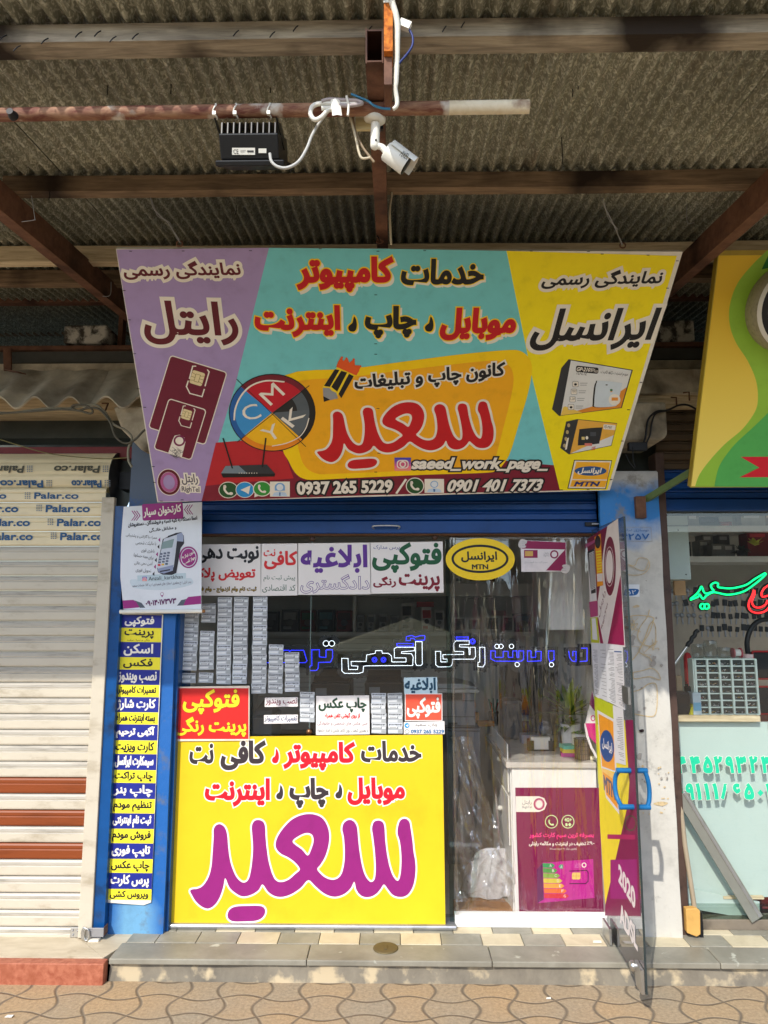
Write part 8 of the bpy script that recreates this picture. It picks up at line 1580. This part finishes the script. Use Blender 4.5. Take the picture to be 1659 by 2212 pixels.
p = PY(*zg(800, 530), YR+0.02); p.z = zB; t = thing('small_plant', 'small plant with one bright yellow leaf cluster on the second shelf', 'plant', p); mb = MB(); leafy(mb, p+Vector((0, 0, 0.03)), 24, 0.05, 0.10, 0.012, [M('dark_leaf', (50, 58, 48), 0.5)], rng, 1); mb.lathe(p, [(0.03, 0), (0.035, 0.04), (0, 0.04)], m_dark, 12); mb.build('foliage', t); mb = MB(); q = PY(*zg(930, 425), YR-0.01); leafy(mb, q, 9, 0.05, 0.09, 0.014, [M('yellow_leaf', (196, 200, 70), 0.5)], rng, 0.4); mb.build('bright_leaf', t)
a, b = BX(zg, 112, 785, 218, 935, 0.5, 0.02); mb = MB(); mb.box(a, b, M('orange_board', (206, 160, 112), 0.6)); tag(mb.build('wooden_board'), 'tan board below the pale wall cabinet', 'board')
# key board with hanging keys
KB = (1.45, YR-0.12); zk0 = PY(*zg(500, 1500), YR-0.12).z; zk1 = PY(*zg(500, 900), YR-0.12).z
mb = MB(); mb.box((1.44, YR-0.12, zk0-0.3), (3.3, YR-0.105, zk1), M('pegboard', (176, 160, 140), 0.7, var=0.08)); tag(mb.build('key_board'), 'beige board hung with rows of keys in the key shop', 'board')
mb = MB(); s = Sheet((0, 0, 0), (0, -1, 0)); mb.tube([(0, -0.004, 0), (0, -0.012, 0.004)], 0.0015, m_steel, 5); mb.obox((0, -0.010, -0.022), (0.012, 0, 0), (0, 0.004, 0), (0, 0, 0.017), m_black); mb.obox((0, -0.010, -0.055), (0.0045, 0, 0), (0, 0.0012, 0), (0, 0, 0.019), m_grey_metal); kA = mb
kp = mb.build('hanging_key', bevel=0.002); ks = []; firstk = True
mb = MB(); mb.tube([(0, -0.004, 0), (0, -0.012, 0.004)], 0.0015, m_steel, 5); mb.lathe((0, -0.010, -0.016), [(0.013, -0.002), (0.013, 0.002), (0, 0.002)], m_grey_metal, 14, (0, -1, 0)); mb.obox((0, -0.010, -0.045), (0.004, 0, 0), (0, 0.001, 0), (0, 0, 0.02), m_grey_metal); kq = mb.build('hanging_key'); firstq = True
for r, yy in enumerate((980, 1108, 1232, 1362)):
    for c_ in range(18):
        x = 5+c_*61+random.uniform(-8, 8)+r*4
        if (r == 3 and c_ < 6) or (330 < x < 470 and r == 0): continue
        p = PY(*zg(x, yy), YR-0.122); bigk = x > 470 or random.random() < 0.2
        src = kp if bigk else kq
        if bigk and firstk: o = kp; firstk = False
        elif not bigk and firstq: o = kq; firstq = False
        else: o = src.copy(); COL.objects.link(o)
        o.location = p; o.rotation_euler = (0, radians(random.uniform(-12, 12)), 0); k_ = random.uniform(0.9, 1.2); o.scale = (k_, 1, k_)
        tag(o, 'black headed car key hanging on the beige board' if bigk else 'plain metal key blank hanging on the beige board', 'key', 'black car keys on the board' if bigk else 'metal key blanks on the board')
# neon lettering
YN = 0.06
t = thing('neon_sign', 'green and red LED rope lettering behind the key shop pane', 'LED sign', PY(*zg(650, 900), YN)); 
def ng(pts, m_, nm, r=0.0042, closed=False, back=True):
    P = smooth3([PY(*zg(x, y), YN) for x, y in pts], 6); mb = MB(); mb.tube(P, r, m_, 7); return P, mb
G1 = [(1025, 712), (930, 768), (840, 828), (700, 862), (600, 858), (553, 848), (553, 815), (520, 805), (482, 830), (490, 865), (508, 888), (445, 915), (412, 905), (385, 845), (365, 880), (330, 925), (270, 972)]
G2 = [(268, 982), (350, 950), (362, 925), (395, 970), (410, 965), (440, 935), (500, 905), (560, 912), (640, 928), (730, 920), (830, 888), (930, 820), (1000, 762), (1042, 718), (1025, 708)]
for nm, pl_, m_ in (('green_tube', (G1, G2, [(395+24*cos(g), 1048+26*sin(g)) for g in [2*pi*k/12 for k in range(13)]], [(437+24*cos(g), 1048+26*sin(g)) for g in [2*pi*k/12 for k in range(13)]]), m_ledg), ('red_tube', ([(920, 880), (905, 930), (872, 1000), (868, 1060), (900, 1100), (960, 1115), (1030, 1100), (1080, 1050), (1090, 960), (1065, 940), (1010, 950), (1000, 910), (1030, 860), (1090, 820)], [(925, 880), (925, 930), (900, 1000), (925, 1050), (980, 1060), (1040, 1030), (1060, 985)]), m_ledr)):
    big_ = MB(); bk_ = MB()
    for pts in pl_:
        P = smooth3([PY(*zg(x, y), YN) for x, y in pts], 6); big_.tube(P, 0.0046, m_, 7); Q = [q+Vector((0, 0.012, 0)) for q in P]
        bk_.tube(Q, 0.011, m_black, 6)
    big_.build(nm, t); bk_.build('black_backing', t)
# red machine at the right edge, aluminium bar, broom
a, b = BX(zh, 735, 335, 1100, 1250, 0.14, 0.3); t = thing('red_machine', 'red key cutting machine with black panels at the right edge', 'machine', (a.x, 0.14, 0)); mr2 = M('red_enamel', (170, 24, 28), 0.35)
mb = MB(); mb.box((a.x, 0.14, 0.03), (b.x, 0.5, b.z), mr2); mb.build('body', t, bevel=0.01)
for (x0, y0, x1, y1) in ((770, 330, 1000, 500), (790, 760, 1000, 800), (795, 1250, 1000, 1700)):
    q, r = BX(zh, x0, y0, x1, y1, 0.125, 0.012); mb = MB(); mb.box(q, r, m_black); mb.build('panel', t, bevel=0.004)
for (x0, y0, x1, y1, nm) in ((920, 1510, 1200, 1790, 'upper'), (960, 1870, 1200, 2150, 'lower')):
    q, r = BX(zg, x0, y0, x1, y1, 0.16, 0.03); t = thing('black_tray', 'black tray with a red rim, %s of two at the right edge' % nm, 'tray', q); mb = MB(); mb.box(q, r, m_black); mb.build('tray', t, bevel=0.01); mb = MB(); mb.tube([(q.x, 0.158, r.z), (q.x+0.006, 0.158, (q.z+r.z)/2), (q.x+0.012, 0.158, q.z), (r.x, 0.158, q.z)], 0.005, mr2, 8); mb.tube([(q.x, 0.158, r.z), (r.x, 0.158, r.z)], 0.005, mr2, 8); mb.build('red_rim', t)
mb = MB(); mb.tube(smooth3([PY(*zg(x, y), 0.2) for x, y in ((862, 1540), (850, 1420), (880, 1300), (950, 1210), (1060, 1180), (1180, 1190))]), 0.013, m_black, 10); tag(mb.build('machine_hose'), 'thick black hose arching at the right edge of the key shop', 'hose')
a, b = PY(*zh(132, 905), -0.05), PY(*zh(735, 1890), -0.03); b.z = max(b.z, 0.03); mb = MB(); mb.beam(a, b, 0.012, 0.062, M('brushed_bar', (150, 152, 144), 0.4, 0.5), (1, 0, 1)); mb.beam(a+Vector((0.012, -0.008, 0.012)), b+Vector((0.012, -0.008, 0.012)), 0.004, 0.012, m_alu, (1, 0, 1)); tag(mb.build('aluminium_bar', bevel=0.002), 'flat grey aluminium bar leaning across the key shop window', 'bar')
t = thing('broom', 'wooden headed broom standing upside down against the brown channel', 'broom', PY(*zh(205, 2000), -0.09)); m_bh2 = M('broom_wood', (206, 160, 88), 0.55, var=0.1)
mb = MB(); mb.tube([PY(*zh(118, 880), -0.06), PY(*zh(165, 1300), -0.075), PY(*zh(240, 1790), -0.09)], 0.011, M('grey_handle', (160, 146, 124), 0.6), 10); mb.build('handle', t)
pts = [PY(*zh(x, y), -0.085) for x, y in ((150, 1785), (235, 1780), (262, 1800), (266, 1985), (235, 2005), (160, 1975))]; dz_ = min(0, min(p.z for p in pts)-0.001); mb = MB(); mb.prism([p-Vector((0, 0, dz_)) for p in pts], (0, -0.035, 0), m_bh2); mb.build('head', t, bevel=0.004, recalc=True)
mb = MB(); q = PY(*zh(272, 1960), -0.07); mb.box(q+Vector((-0.004, -0.03, -0.04)), q+Vector((0.010, 0.02, 0.08)), m_black); mb.build('bristles', t)

# ------------------------------------------------------------------ across the street (seen only in the glass)
mb = MB(); mb.box((-30, -22, ZP), (30, -21, 4.2), M('street_wall', (120, 112, 100), 0.9)); tag(mb.build('street_building'), 'plain building across the street, seen only as a dim reflection', 'building')
pc = PY(887, 1334, 7.0); ap = Vector((pc.x, -7.0, pc.z)); mbeige = M('parasol_cloth', (206, 196, 150), 0.8)
t = thing('market_parasol', 'beige square market parasol reflected faintly in the shop window', 'parasol', (ap.x, ap.y, ZP)); mb = MB(); h_ = 1.15; cz = ap.z-0.42; R4 = [(ap.x-h_, ap.y-h_, cz), (ap.x+h_, ap.y-h_, cz), (ap.x+h_, ap.y+h_, cz), (ap.x-h_, ap.y+h_, cz)]
for i in range(4): A, Bq = Vector(R4[i]), Vector(R4[(i+1) % 4]); mb.add([A, Bq, ap], [(0, 1, 2)], mbeige); mb.quad(A, A-Vector((0, 0, 0.16)), Bq-Vector((0, 0, 0.16)), Bq, mbeige)
mb.build('canopy', t); mb = MB(); mb.tube([(ap.x, ap.y, ZP), ap], 0.024, m_white_pl, 10); mb.build('pole', t)
